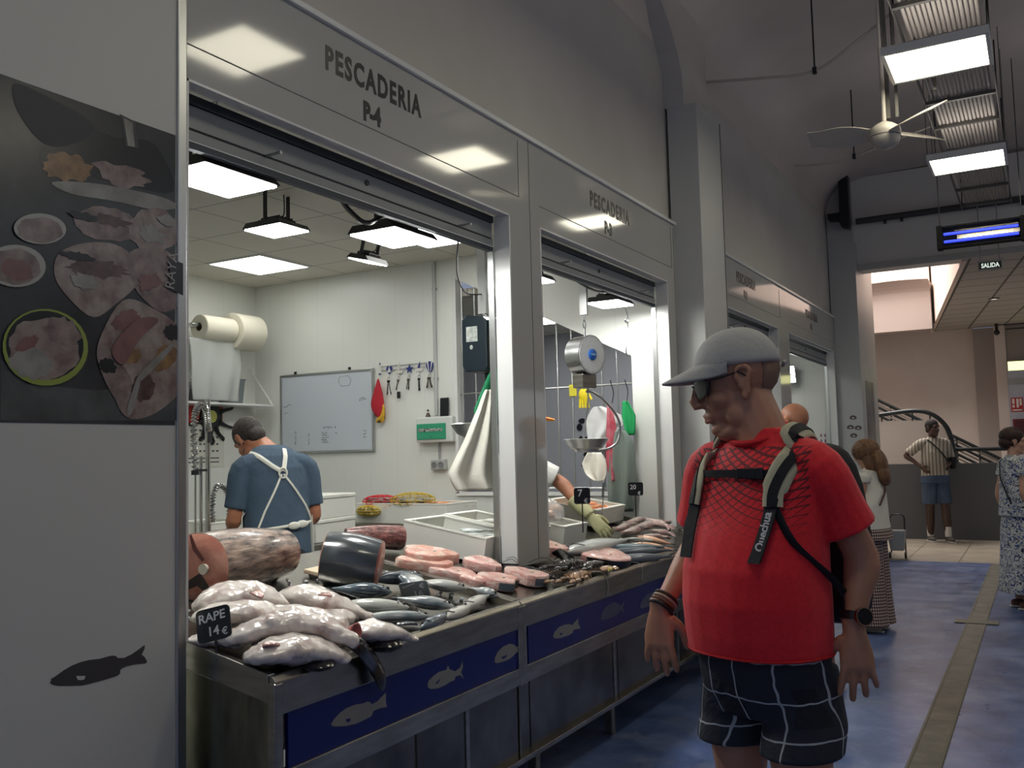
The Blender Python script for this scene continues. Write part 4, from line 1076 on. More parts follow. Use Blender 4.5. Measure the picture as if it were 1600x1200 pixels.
# bag of prawns
bg = thing('prawn_bag', 'knotted clear plastic bag of pale prawns on the box right of the post', 'bag', in_box(B3, .02, -.02, .12))
M_BAG = mat('clear_plastic_bag', (.9, .9, .9), .12, alpha=.35, coat=.4)
b = MB(); b.lathe([(.0, -.02), (.10, -.015), (.125, .02), (.11, .07), (.06, .105), (.015, .125), (.03, .16), (.035, .18), (.0, .17)], 18)
bo = b.build('plastic', M_BAG, bg, smooth=True); rr = random.Random(2)
for v in bo.data.vertices: v.co += Vector((rr.uniform(-.006, .006), rr.uniform(-.006, .006), rr.uniform(-.004, .004)))
b = MB()
for k in range(46):
    a = rr.uniform(0, 6.28); r = rr.uniform(0, .085); z = rr.uniform(0, .075)
    b.tube(spline([(r * math.cos(a) - .02, r * math.sin(a), z), (r * math.cos(a), r * math.sin(a) + .012, z + .008), (r * math.cos(a) + .02, r * math.sin(a), z)], 3), [.004, .008, .010, .010, .009, .007, .003], 7)
tag(b.build('prawns', mat('pale_prawn', srgb(226, 176, 148), .3, col2=srgb(238, 206, 184), scale=30), bg, smooth=True), kind='stuff')

# ---- price cards
M_CARD = mat('black_price_card', srgb(26, 30, 34), .3)
M_CARDG = mat('greyed_price_card', srgb(112, 118, 122), .3)
M_CHALK = mat('white_marker', srgb(216, 220, 222), .6)
def card(label, c, w, h, right, up, lines, stake=.1, m=M_CARD, stake_dir=None, group='black price cards'):
    right = Vector(right).normalized(); up = Vector(up); up = (up - right * up.dot(right)).normalized()
    M = frame_m(c, right, up)
    t = thing('price_card', label, 'price card', (0, 0, 0), group=group); t.matrix_world = M
    r = .14 * min(w, h); pts = []
    for (cx, cy, a0) in ((w / 2 - r, h / 2 - r, 0), (-w / 2 + r, h / 2 - r, 90), (-w / 2 + r, -h / 2 + r, 180), (w / 2 - r, -h / 2 + r, 270)):
        for k in range(4):
            a = math.radians(a0 + 30 * k); pts.append((cx + r * math.cos(a), cy + r * math.sin(a)))
    MB().prism(pts, (0, 0, -.002), (1, 0, 0), (0, 1, 0), .004).build('card', m, t)
    for (s, x, y, size, sk) in lines:
        text_mesh('handwriting', s, size * 1.22, M_CHALK, frame_m((x, y, .0023), (1, sk, 0), (0, 1, 0)), t, .0004, bold=.0006)
    MB().cyl((0, -h / 2 - stake / 2 + .01, -.004), .0035, stake, 8, 'Y').build('stake', M_GREYP if m != M_CARD else M_BLACK, t)
    return t
rt = Vector((.87, .49, 0))       # roughly across the camera's view
c_tl, c_tr, c_bl = AY(303, 959, 2.030), AY(340, 949, 2.030), AY(327, 1003, 2.030)
card('price card reading RAPE 14 €, tilted on the monkfish', AY(334, 975, 2.030), .108, .100, (c_tr - c_tl) + V(.0, .05, 0), c_tl - c_bl,
     [('RAPE', -.047, .008, .031, .05), ('14', -.022, -.034, .032, .02), ('€', .024, -.038, .024, .0)], .07)
card('greyish price card reading 16 €, leaning over the silver fish', AS(648, 922, .045), .115, .085, (.95, .42, .12), (.30, -.28, .60),
     [('16', -.01, -.032, .034, .0), ('€', .022, .008, .026, .0), ('~~~', -.045, .012, .026, .3)], .05, M_CARDG)
card('small price card reading 6 € above the box of grey fish', (-2.52, 4.50, 1.185), .095, .085, (.86, .5, -.25), (.2, .1, 1),
     [('6', -.026, -.012, .044, .0), ('€', .012, -.032, .028, .0)], .10)
card('price card reading 7 € on a stake in front of the gloved arm', (-2.29, 4.79, 1.22), .092, .092, (.87, .49, .0), (.0, .0, 1),
     [('7', -.026, -.004, .046, .05), ('€', .010, -.040, .028, .0)], .17)
card('price card reading 20 € on a stake over the orange prawns', (-2.50, 6.10, 1.20), .105, .092, (.87, .49, -.02), (.0, .0, 1),
     [('20', -.040, -.002, .036, .02), ('€', .014, -.040, .026, .0)], .16)
card('price card seen edge on between the 7 € and the 20 € card', (-2.50, 5.55, 1.22), .10, .10, (.30, -.95, .1), (.1, .0, 1), [], .14, M_CARDG)
card('black price card fallen over the dark lobsters', AS(880, 868, .05), .10, .09, (.55, .62, -.55), (.2, -.6, .5), [], .05)
# thin strings over the counter front
for (pts, l) in (([(-2.0, 4.27, .875), (-1.955, 4.32, .855), (-1.945, 4.34, .80), (-1.945, 4.33, .74)], 'lobster antenna or string hanging over the steel rim, nearer one'),
                 ([(-2.0, 4.72, .87), (-1.955, 4.78, .855), (-1.945, 4.80, .82), (-1.945, 4.79, .76)], 'string hanging over the steel rim, farther one')):
    tag(MB().tube(spline(pts, 5), .0016, 5).build('string', M_GREYP), l, 'string')
# ------------------------------------------------------------------ things in the stall
YP = 6.35
# barred grille in the partition opening
gr = thing('barred_grille', 'tall steel bar grille in the opening of the stall partition', 'grille', (-4.13, 6.39, 1.165))
for k in range(13):
    x = .03 + k * .124
    top = 2.912 - (2.912 - 2.165) * x / 1.53 - 1.165
    MB().cyl((x, 0, top / 2), .007, top, 8).build('bar', M_ALU, gr, smooth=True)
MB().cyl((.765, 0, .80), .007, 1.53, 8, 'X').build('cross_rail', M_ALU, gr, smooth=True)
MB().cyl((.765, 0, .03), .007, 1.53, 8, 'X').build('cross_rail', M_ALU, gr, smooth=True)
struct(MB().bb(-4.15, -4.12, 6.33, 6.345, 1.16, 2.92).bb(-4.15, -2.6, 6.33, 6.345, 1.14, 1.17).build('trim_7', M_ALUW))
# whiteboard
wb = thing('whiteboard', 'white marker board with scribbled notes on the stall partition', 'whiteboard', (-6.06, YP, 1.515))
MB().bb(.012, 1.068, -.012, -.002, .012, .703).build('board', mat('whiteboard_surface', srgb(196, 204, 212), .18), wb)
a = MB(); a.bb(0, 1.08, -.02, 0, 0, .02).bb(0, 1.08, -.02, 0, .70, .72).bb(0, .02, -.02, 0, .02, .70).bb(1.06, 1.08, -.02, 0, .02, .70); a.build('frame', M_ALU, wb, bevel=.003)
for x in (.17, .80): MB().bb(x, x + .02, -.015, 0, .72, .745).build('clip', M_DARK, wb)
M_MARK = mat('black_marker', srgb(44, 46, 60), .6)
random.seed(11)
def scribble(x, z, w, h, n=1, lean=0.0):
    b = MB()
    for r in range(n):
        pts = []; zz = z - r * h * 1.35; ww = w * random.uniform(.75, 1)
        k = max(4, int(ww / .010))
        for i in range(k): pts.append((x + ww * i / k + random.uniform(-.003, .003), -.0135, zz + random.uniform(-.5, .5) * h + lean * i * .01))
        b.tube(pts, .0016, 4)
    b.build('scribble', M_MARK, wb)
scribble(.03, .425, .13, .018, 1, .25); scribble(.04, .365, .09, .014, 1, .2); scribble(.50, .225, .12, .018, 1); scribble(.49, .18, .09, .016, 5); scribble(.65, .175, .03, .02, 1); scribble(.64, .225, .02, .02)
for q in ((.17, .2, .03, .016, 6), (.33, .175, .025, .016, 5)): scribble(*q)
scribble(.92, .46, .09, .012, 2, .2); scribble(.96, .18, .04, .02, 3)
MB().tube([(.70, -.0135, .665), (.80, -.0135, .67), (.83, -.0135, .63), (.81, -.0135, .585), (.72, -.0135, .58), (.69, -.0135, .62)], .0014, 4, closed=True).build('scribble', M_MARK, wb)
# row of maritime hooks with keys
M_NAVY = mat('navy_enamel', srgb(36, 52, 120), .4); M_OFFW = mat('cream_enamel', srgb(216, 214, 206), .4)
hk = thing('key_hook_rail', 'maritime key hook rail with lighthouse, boats, starfish and shell', 'hook rail', (-4.91, YP, 2.20))
MB().cyl((.26, -.01, .04), .003, .52, 6, 'X').cyl((.26, -.01, .005), .003, .52, 6, 'X').build('wire_rail', M_ALU, hk)
def hp_(name, poly, x, mt, parent=hk, z=0.0, s=1.0, y=-.016): return MB().prism([(a * s, b * s) for a, b in poly], (x, y, z), (1, 0, 0), (0, 0, 1), -.004).build(name, mt, parent)
lh = hp_('lighthouse', [(-.014, -.03), (.014, -.03), (.009, .055), (-.009, .055)], .0, M_OFFW); hp_('lantern', [(-.008, 0), (.008, 0), (.0, .022)], .0, M_NAVY, lh, .056)
hp_('stripe', [(-.014, 0), (.014, 0), (.013, .012), (-.013, .012)], .0, M_NAVY, lh, -.03, y=-.019)
heart = [(0, -.035), (.034, .012), (.026, .036), (.008, .036), (0, .024), (-.008, .036), (-.026, .036), (-.034, .012)]
h_ = hp_('anchor_heart', heart, .10, M_NAVY); hp_('sail', [(-.02, -.015), (.02, -.015), (.0, .03)], .10, M_OFFW, h_, y=-.019)
h_ = hp_('sailboat', [(-.034, -.03), (.034, -.03), (.042, -.005), (-.042, -.005)], .205, M_OFFW); hp_('sail', [(0, 0), (.004, 0), (.004, .07), (-.028, .005)], .205, M_OFFW, h_, z=-.002)
star = []
for k in range(10):
    a_ = PI / 2 + k * PI / 5; r_ = .042 if k % 2 == 0 else .017; star.append((r_ * math.cos(a_), r_ * math.sin(a_)))
hp_('starfish', star, .31, M_NAVY)
h_ = hp_('rowing_boat', [(-.03, -.025), (.03, -.025), (.04, .0), (-.04, .0)], .415, M_OFFW); hp_('sail', [(0, 0), (.004, 0), (.004, .055), (-.022, .004)], .415, M_NAVY, h_)
h_ = hp_('shell', [(-.012, -.04), (.012, -.04), (.042, .02), (.03, .04), (.01, .05), (-.01, .05), (-.03, .04), (-.042, .02)], .52, M_NAVY)
for q in (-1, 1): hp_('shell_stripe', [(q * .006, -.036), (q * .010, -.036), (q * .026, .042), (q * .016, .046)], .52, M_OFFW, h_, y=-.019)
for x in (.0, .10, .205, .31, .415, .52): MB().tube([(x, -.012, -.02), (x, -.014, -.06), (x, -.026, -.065), (x, -.028, -.052)], .002, 6).build('hook', M_ALU, hk)
M_KEY = mat('key_metal', srgb(120, 112, 100), .35, .9)
def keys(x, label, n, dark=False, fob=False, L=.09):
    t = thing('key_bunch', label, 'keys', (-4.91 + x, YP - .024, 2.14), group='keys hanging on the hooks')
    MB().tube([(.013 * math.cos(q), 0, -.012 + .013 * math.sin(q)) for q in (2 * PI * k / 14 for k in range(14))], .0015, 5, closed=True).build('ring', M_KEY, t)
    rnd = random.Random(int(x * 100) + 3)
    for k in range(n):
        a_ = rnd.uniform(-.35, .35); y = -.003 * k - .002; R = Matrix.Translation((0, y, -.02)) @ Matrix.Rotation(a_, 4, 'Y')
        b = MB(); b.cyl((0, 0, -.014), .012, .002, 12, 'Y', M=R); b.box((0, 0, -.014 - L / 2), (.007, .002, L * .8), M=R)
        b.box((.004, 0, -.014 - L * .75), (.006, .002, .015), M=R); b.build('key', M_BLACK if dark else M_KEY, t)
    if fob: MB().box((.0, -.004, -.155), (.034, .012, .058)).build('fob', M_BLACK, t, bevel=.008)
keys(.10, 'dark long key bunch beside the red cap', 3, True, L=.13); keys(.205, 'key bunch with a black fob below the sailboat hook', 3, False, True); keys(.31, 'small key bunch under the starfish hook', 3)
keys(.415, 'narrow key bunch under the rowing boat hook', 2, True, L=.11); keys(.52, 'thick key bunch under the shell hook', 5)
# red cap hanging on first hook
rc = thing('red_cloth_hat', 'red cap with a yellow brim hanging beside the whiteboard', 'cap', (-4.915, YP - .035, 2.14))
b = MB(); b.loft([[Vector((cx + w * math.cos(q), d_ * math.sin(q), z)) for q in (2 * PI * j / 18 for j in range(18))] for z, cx, w, d_ in ((0, 0, .008, .006), (-.05, 0, .02, .015), (-.12, -.005, .045, .028), (-.20, -.012, .07, .032), (-.26, -.01, .07, .03), (-.32, .012, .045, .022), (-.345, .02, .02, .012))])
b.build('crown', mat('red_cap_fabric', srgb(176, 30, 48), .8, bump=.5, bscale=20), rc, sub=1)
b = MB(); b.loft([[Vector((cx + w * math.cos(q), -.005 + d_ * math.sin(q), z)) for q in (2 * PI * j / 14 for j in range(14))] for z, cx, w, d_ in ((-.22, .055, .012, .008), (-.30, .052, .02, .012), (-.36, .02, .055, .016), (-.385, .01, .035, .01))])
b.build('brim', mat('yellow_brim', srgb(206, 160, 40), .7, col2=srgb(60, 40, 20), scale=18, lo=.5, hi=.6), rc, sub=1)
# conduit, fuse box, phone, bell, socket
cd = thing('wall_conduit', 'vertical grey conduit running down the partition to the fuse box', 'conduit', (-4.333, YP - .015, 1.80))
MB().cyl((0, 0, .64), .016, 1.28, 12).build('pipe', mat('conduit_grey', srgb(176, 178, 176), .4), cd, smooth=True)
for z in (.30, 1.05): MB().box((0, .006, z), (.045, .018, .02)).build('clamp', M_GREYP, cd, bevel=.003)
eb = thing('fuse_box', 'white fuse box with a green door on the partition', 'fuse box', (-4.50, YP, 1.575))
MB().bb(0, .36, -.075, 0, 0, .21).build('case', mat('box_plastic', srgb(206, 210, 204), .4), eb, bevel=.012)
MB().bb(.012, .30, -.085, -.074, .025, .155).build('green_door', mat('translucent_green', srgb(52, 150, 112), .25), eb, bevel=.006)
MB().bb(.03, .27, -.0875, -.0845, .09, .115).build('label_strip', mat('switch_row', srgb(20, 30, 28), .4, col2=srgb(190, 200, 190), scale=60), eb)
MB().cyl((.16, -.086, .045), .008, .006, 3, 'Y').build('arrow_mark', mat('arrow_green', srgb(16, 84, 58), .4), eb)
ph = thing('phone', 'black phone standing upright on the fuse box', 'phone', (-4.245, YP - .03, 1.785)); ph.rotation_euler = (-.06, 0, 0)
MB().bb(-.042, .042, -.006, .004, 0, .155).build('case', M_BLACK, ph, bevel=.008); MB().bb(-.038, .038, -.0072, -.0058, .008, .147).build('screen', mat('phone_screen', srgb(14, 20, 24), .06), ph)
bl = thing('brass_bell', 'small metal bell ornament standing on the left end of the fuse box', 'bell', (-4.40, YP - .04, 1.785))
MB().lathe([(.0, 0), (.022, 0), (.016, .02), (.010, .035), (.0, .04)], 14).ball((0, 0, .055), .010, 10).build('bell_body', mat('aged_brass', srgb(86, 78, 66), .4, .8), bl, smooth=True)
sk = thing('wall_socket', 'grey double socket under the fuse box', 'socket', (-4.31, YP, 1.39))
MB().bb(-.07, .07, -.045, 0, -.04, .045).build('plate', mat('socket_grey', srgb(168, 170, 168), .5), sk, bevel=.006)
for x in (-.034, .034): MB().lathe([(.024, 0), (.027, -.004), (.024, -.006), (.020, -.001), (0, -.001)], 18, (x, -.045, 0), 'Y').build('outlet', mat('socket_ring', srgb(120, 122, 122), .5), sk, smooth=True)
MB().cyl((0, -.015, .115), .010, .14, 10).build('feed_pipe', M_GREYP, sk)
# ceiling channels that carry the scales
def chan(x, y, z0, lab):
    tag(MB().bb(x - .025, x + .025, y - .012, y + .012, z0, ZC).build('ceiling_channel', M_ALUW), lab, 'channel', 'white channels hanging from the ceiling')
chan(-2.62, 4.30, 2.235, 'white channel that carries the electronic scale'); chan(-2.50, 5.34, 2.34, 'white channel that carries the dial scale')
# electronic hanging scale
es = thing('electronic_scale', 'black and steel electronic hanging scale with a display', 'scale', (-2.66, 4.14, 1.905))
b = MB(); b.prism([(0, .03), (.02, 0), (.14, 0), (.155, .02), (.155, .27), (.13, .29), (.03, .305), (0, .28)], (0, 0, 0), (1, 0, 0), (0, 0, 1), -.33)
b.build('body', mat('scale_dark_body', srgb(24, 38, 46), .35), es, bevel=.006)
MB().bb(.1555, .163, .02, .33, .02, .19).build('steel_front', M_STEEL, es, bevel=.003)
MB().prism([(.155, .185), (.20, .19), (.175, .285), (.15, .29)], (0, .045, 0), (1, 0, 0), (0, 0, 1), -.27).build('display_head', mat('scale_head', srgb(30, 42, 50), .4), es, bevel=.004)
ux = V(0, 1, 0); uy = V(-.025, 0, .095).normalized()
for (yy, zz, w_, m_) in ((.06, .055, .055, 'lcd'), (.15, .055, .07, 'led'), (.06, .020, .055, 'led'), (.15, .020, .07, 'led')):
    o_ = V(.2005, yy, .19) + uy * zz + V(.001, 0, 0)
    MB().prism([(0, 0), (w_, 0), (w_, .024), (0, .024)], o_, ux, uy, .0012).build('display_window', mat('lcd_green', srgb(150, 164, 156), .3) if m_ == 'lcd' else mat('white_bezel', srgb(206, 208, 206), .4), es)
    if m_ == 'led': MB().prism([(.008, .005), (w_ - .008, .005), (w_ - .008, .019), (.008, .019)], o_ + V(.0014, 0, 0), ux, uy, .0006).build('digits', mat('dark_red_led', srgb(48, 24, 26), .3), es)
MB().bb(.03, .10, -.0015, 0, .16, .24).build('sticker', mat('white_sticker', srgb(196, 200, 196), .5, col2=srgb(150, 156, 150), scale=40), es)
MB().ball((.06, -.001, .13), (.01, .002, .012), 10).build('sticker_dot', mat('white_sticker', (0,) * 3), es)
MB().bb(.16, .164, .24, .29, .045, .06).build('badge', M_DARK, es)
MB().tube([(.08, .16, .30), (.04, .16, .33)], .012, 8).build('hanger_bolt', M_ALU, es)
MB().cyl((.08, .13, -.025), .018, .05, 14).ball((.08, .13, -.05), .018, 12).build('load_knob', M_BLACK, es, smooth=True)
for pts in ([(.08, .13, -.06), (.07, .06, -.2), (.07, .0, -.30)], [(.08, .13, -.06), (.09, .2, -.2), (.09, .24, -.30)]): MB().tube(pts, .005, 8).build('pan_rod', M_ALU, es, smooth=True)
MB().lathe([(.0, -.075), (.10, -.072), (.135, -.055), (.165, -.012), (.170, -.006), (.165, .0), (.158, -.006), (.128, -.048), (.09, -.066), (0, -.068)], 30, (.06, .09, -.27)).build('weighing_pan', M_ALU, es, smooth=True)
# dial hanging scale
ds = thing('dial_scale', 'round white faced dial scale with a blue centre hanging over the counter', 'scale', (-2.50, 5.34, 2.08))
ax = V(.956, -.292, 0); up = V(0, 0, 1); sd = up.cross(ax)
def dring(r, h, n=40): return [ax * h + sd * (r * math.cos(q)) + up * (r * math.sin(q)) for q in (2 * PI * j / n for j in range(n))]
b = MB(); b.loft([dring(.118, -.07), dring(.122, -.066), dring(.122, .048), dring(.126, .05), dring(.126, .056), dring(.118, .056)]); b.build('drum', M_ALU, ds, smooth=True, angle=35)
b = MB(); b.loft([dring(.117, .0565), dring(.117, .0585)]); b.build('dial_face', mat('dial_white', srgb(228, 230, 230), .3), ds, smooth=True, angle=35)
b = MB()
for k in range(60):
    q = 2 * PI * k / 60; r0 = .102 if k % 5 == 0 else .108; d_ = sd * math.cos(q) + up * math.sin(q); n_ = ax.cross(d_) * (.0011 if k % 5 == 0 else .0006)
    b.add([ax * .0592 + d_ * r0 - n_, ax * .0592 + d_ * r0 + n_, ax * .0592 + d_ * .114 + n_, ax * .0592 + d_ * .114 - n_], [(0, 1, 2, 3)])
b.build('dial_marks', mat('dial_grey_marks', srgb(110, 116, 122), .5), ds)
b = MB(); b.loft([dring(.036, .0585), dring(.036, .066), dring(.03, .07)]); b.build('blue_centre', mat('dial_blue', srgb(36, 104, 196), .3), ds, smooth=True, angle=35)
b = MB(); b.prism([(-.024, -.006), (.024, -.006), (.024, .006), (-.024, .006)], ax * .0705, sd, up, .0008); b.build('centre_badge', mat('dial_badge', srgb(150, 190, 226), .4), ds)
b = MB(); b.box((-.01, .0, -.165), (.09, .13, .09), rz=-.3); b.build('lower_box', M_STEEL, ds, bevel=.006)
b = MB(); b.cyl((0, 0, .15), .008, .06, 10).tube([V(.0, .02 * math.cos(q), .20 + .026 * math.sin(q)) for q in (2 * PI * j / 14 for j in range(14))], .004, 6, closed=True).cyl((0, 0, .24), .006, .05, 8); b.build('hanging_hook', M_ALU, ds, smooth=True)
MB().tube(spline([(0, .02, -.21), (0, .02, -.30), (-.02, .02, -.40), (-.03, .0, -.54)], 4), .0055, 8).build('rod', M_ALU, ds, smooth=True)
MB().tube(spline([(.0, .0, -.23), (.02, .05, -.235), (.05, .14, -.28), (.08, .28, -.38), (.08, .33, -.47), (.06, .31, -.56), (.02, .22, -.60), (-.02, .08, -.60)], 6), .0085, 10).build('curved_arm', M_ALU, ds, smooth=True)
MB().lathe([(.0, -.05), (.075, -.048), (.082, -.03), (.105, -.024), (.140, .028), (.145, .034), (.139, .036), (.10, -.016), (0, -.02)], 30, (-.03, .04, -.565)).build('weighing_pan', M_ALU, ds, smooth=True)
# S-hook hanging right of the dial scale
sh_ = thing('meat_hook', 'twisted wire meat hook hanging right of the dial scale', 'hook', (-2.50, 6.02, 2.34))
MB().tube(spline([(0, -.06, .25), (0, -.02, .17), (0, .03, .10), (0, .05, .05), (0, .03, .03), (0, -.01, .045), (0, .0, .03), (0, .035, .03), (0, .04, -.02), (0, .01, -.10), (0, -.01, -.17), (0, .01, -.205), (0, .05, -.20), (0, .075, -.16)], 5), .0045, 8).build('wire', M_ALU, sh_, smooth=True)
# cloths and bags
def drape(name, label, cat, mt, pts, w0, w1, depth=.03, fold=5, seed=1, group=None, ax=(0, 1, 0), th=.004):
    """hanging cloth: pts = list of (centre point, halfwidth)"""
    o = Vector(pts[0][0]); ax = Vector(ax).normalized(); nr = Vector((-ax.y, ax.x, 0)); b = MB(); N = 25; vs = []
    P = spline([p for p, _ in pts], 5); Wd = [w for _, w in pts]; n = len(P)
    for i, p in enumerate(P):
        f = i / (n - 1); hw = lerps(Wd, f)
        for j in range(N):
            u_ = j / (N - 1) * 2 - 1
            vs.append(p - o + ax * (u_ * hw) + nr * (depth * (.3 + .7 * f) * math.sin(u_ * fold + seed + f * 1.3)))
    b.add(vs, [(i * N + j, i * N + j + 1, (i + 1) * N + j + 1, (i + 1) * N + j) for i in range(n - 1) for j in range(N - 1)])
    ob = b.build(name, mt, smooth=True, loc=o); s_ = ob.modifiers.new('s', 'SOLIDIFY'); s_.thickness = th
    return tag(ob, label, cat, group)
M_BAGW = mat('milky_plastic_bag', srgb(226, 224, 212), .35, bump=.5, bscale=9, bdist=.02)
drape('plastic_bags', 'bundle of milky white plastic bags hanging inside the opening left of the post', 'plastic bag', M_BAGW,
      [((-2.46, 4.08, 1.80), .02), ((-2.47, 4.06, 1.70), .045), ((-2.48, 4.02, 1.55), .085), ((-2.50, 3.98, 1.38), .135), ((-2.48, 4.0, 1.29), .13)], 0, 0, .03, 6, 2, None, (.62, .78, 0))
drape('green_apron', 'green cloth hanging behind the white bags', 'cloth', mat('green_cloth', srgb(14, 128, 82), .7, bump=.3, bscale=10),
      [((-2.50, 4.22, 1.93), .02), ((-2.50, 4.19, 1.84), .05), ((-2.50, 4.13, 1.70), .08), ((-2.50, 4.08, 1.55), .05), ((-2.50, 4.04, 1.46), .02)], 0, 0, .02, 4, 1, None, (.62, .78, 0))
tag(MB().tube(spline([(-2.47, 4.16, 2.45), (-2.47, 4.15, 2.1), (-2.47, 4.12, 1.86), (-2.45, 4.09, 1.79)], 4), .004, 6).build('bag_string', mat('green_cord', srgb(120, 180, 60), .6)), 'cord on which the bags hang', 'cord')
YC = 6.31
GA = 'cloths hung on the grille behind the dial scale'
drape('white_apron', 'white cloth spread over the grille hooks', 'cloth', mat('white_cloth', srgb(206, 208, 208), .8, bump=.3, bscale=12), [((-2.86, YC, 1.80), .03), ((-2.82, YC, 1.74), .12), ((-2.80, YC, 1.68), .17), ((-2.86, YC, 1.58), .09), ((-2.90, YC, 1.46), .06)], 0, 0, .02, 5, 3, GA, (1, 0, 0))
drape('hanging_bag', 'thin white plastic bag hanging below the white cloth', 'plastic bag', M_BAGW, [((-2.89, YC - .03, 1.46), .05), ((-2.89, YC - .03, 1.38), .10), ((-2.88, YC - .03, 1.30), .08), ((-2.86, YC - .03, 1.25), .03)], 0, 0, .02, 5, 3, GA, (1, 0, 0))
drape('red_towel', 'narrow red and white towel on the grille', 'cloth', mat('red_towel_cloth', srgb(160, 40, 60), .8, col2=srgb(196, 120, 130), scale=8), [((-2.75, YC - .05, 1.80), .015), ((-2.74, YC - .05, 1.62), .04), ((-2.75, YC - .05, 1.40), .04), ((-2.74, YC - .05, 1.25), .02)], 0, 0, .015, 4, 3, GA, (1, 0, 0))
drape('green_towel', 'green cloth at the right end of the grille', 'cloth', mat('green_cloth2', srgb(20, 150, 84), .8), [((-2.635, YC - .02, 1.83), .02), ((-2.61, YC - .02, 1.72), .055), ((-2.60, YC - .02, 1.58), .03)], 0, 0, .015, 4, 1, GA, (1, 0, 0))
drape('grey_coat', 'long grey green coat hanging below the green cloth', 'coat', mat('grey_green_cloth', srgb(116, 128, 122), .8, bump=.3, bscale=10), [((-2.67, YC - .045, 1.62), .03), ((-2.66, YC - .045, 1.50), .09), ((-2.67, YC - .045, 1.25), .10), ((-2.69, YC - .045, 1.03), .09)], 0, 0, .025, 5, 2, GA, (1, 0, 0))
for k, x in enumerate((-2.755, -2.64)):
    tag(MB().tube(spline([(x - .01, YC + .03, 1.99), (x, YC + .0, 1.98), (x + .02, YC, 1.90), (x + .015, YC - .02, 1.82)], 4), .004, 6).build('coat_hook', M_DARK), ('dark wire hook left of the green cloth', 'dark wire hook above the green cloth')[k], 'hook')
# yellow gloves on the grille
yg = thing('yellow_glove', 'yellow rubber glove hanging on the grille behind the dial scale', 'glove', (-3.0, 6.36, 1.90))
b = MB(); b.ball((0, 0, 0), (.045, .015, .05), 12)
for k in range(4): b.tube([(-.03 + .02 * k, 0, -.03), (-.036 + .024 * k, 0, -.10)], [.011, .009], 8)
b.tube([(.04, 0, 0), (.065, 0, -.04)], [.011, .009], 8); b.build('glove', mat('yellow_rubber', srgb(220, 200, 30), .5), yg, smooth=True)
tag(MB().box((-3.09, 6.36, 1.935), (.06, .02, .09)).build('yellow_sponge', mat('yellow_sponge', srgb(206, 196, 60), .9), bevel=.006), 'yellow sponge cloth clipped to the grille rail', 'sponge')
# lobster and crab wall art on the grey wall
M_ART = mat('black_wall_art', srgb(30, 32, 40), .5)
t = thing('wall_decal', 'black lobster and crab decal on the blue grey wall behind the grille', 'wall art', (-4.25, 9.195, 1.62)); t.scale = (1.15, 1, 1.15)
def blob(cx, cz, rx, rz_, n=14, name='decal_shape'):
    MB().prism([(cx + rx * math.cos(2 * PI * k / n), cz + rz_ * math.sin(2 * PI * k / n)) for k in range(n)], (0, 0, 0), (1, 0, 0), (0, 0, 1), .003).build(name, M_ART, t)
blob(.06, .20, .07, .05); blob(-.03, .12, .035, .05); blob(.16, .24, .05, .03); blob(.20, .14, .03, .06); blob(.10, .10, .05, .02); blob(-.10, .16, .04, .025); blob(-.13, .10, .03, .035)
blob(.04, -.16, .14, .05); blob(-.12, -.05, .03, .07); blob(-.06, -.02, .04, .03); blob(.18, -.08, .03, .05)
ln_ = MB()
for k in range(7): ln_.tube([(.02 + .03 * k, -.002, .18), (.06 + .035 * k, -.002, .10 - .02 * (k % 2)), (.05 + .04 * k, -.002, .02)], .006, 4)
for k in range(6): ln_.tube([(-.06 + .04 * k, -.002, -.14), (-.10 + .055 * k, -.002, -.22), (-.12 + .06 * k, -.002, -.27)], .006, 4)
ln_.build('decal_lines', M_ART, t)

# ---- back wall: shelf, rolls, calendar
sf = thing('wall_shelf', 'white wire shelf on the back wall with a slanting bracket', 'shelf', (XB, 4.3, 1.95))
MB().bb(0, .30, 0, 1.99, 0, .018).build('shelf_board', M_ALUW, sf)
for yy in (1.2, 1.98): MB().tube([(.29, yy, .01), (.0, yy - .0, .36)], .007, 8).build('bracket', M_ALUW, sf)
def roll(label, y0, y1, r, mt):
    t = thing('paper_roll', label, 'paper roll', (-6.13, y0, 2.60), group='paper rolls on the wall holder'); L = y1 - y0
    MB().lathe([(.035, 0), (r - .006, 0), (r, .006), (r, L - .006), (r - .006, L), (.035, L)], 40, (0, 0, 0), 'Y', cap=False).build('paper', mt, t, smooth=True, angle=30)
    MB().lathe([(.033, .002), (.036, .0), (.036, L), (.033, L)], 24, (0, 0, 0), 'Y', cap=False).build('core_tube', mat('cardboard_core', srgb(110, 96, 80), .8), t, smooth=True)
M_PAPR = mat('cream_paper', srgb(226, 222, 204), .85)
roll('smaller paper roll on the wall holder, nearer', 5.45, 5.80, .108, M_PAPR); roll('larger paper roll on the wall holder, farther', 5.805, 6.09, .162, M_PAPR)
rh = thing('roll_holder', 'steel rod holder carrying two paper rolls', 'roll holder', (-6.13, 5.40, 2.60))
MB().cyl((0, .37, .018), .012, .80, 10, 'Y').build('rod', M_ALU, rh, smooth=True)
for yy in (.01, .73): MB().bb(-.26, .015, yy, yy + .012, .0, .035).build('arm', M_ALU, rh)
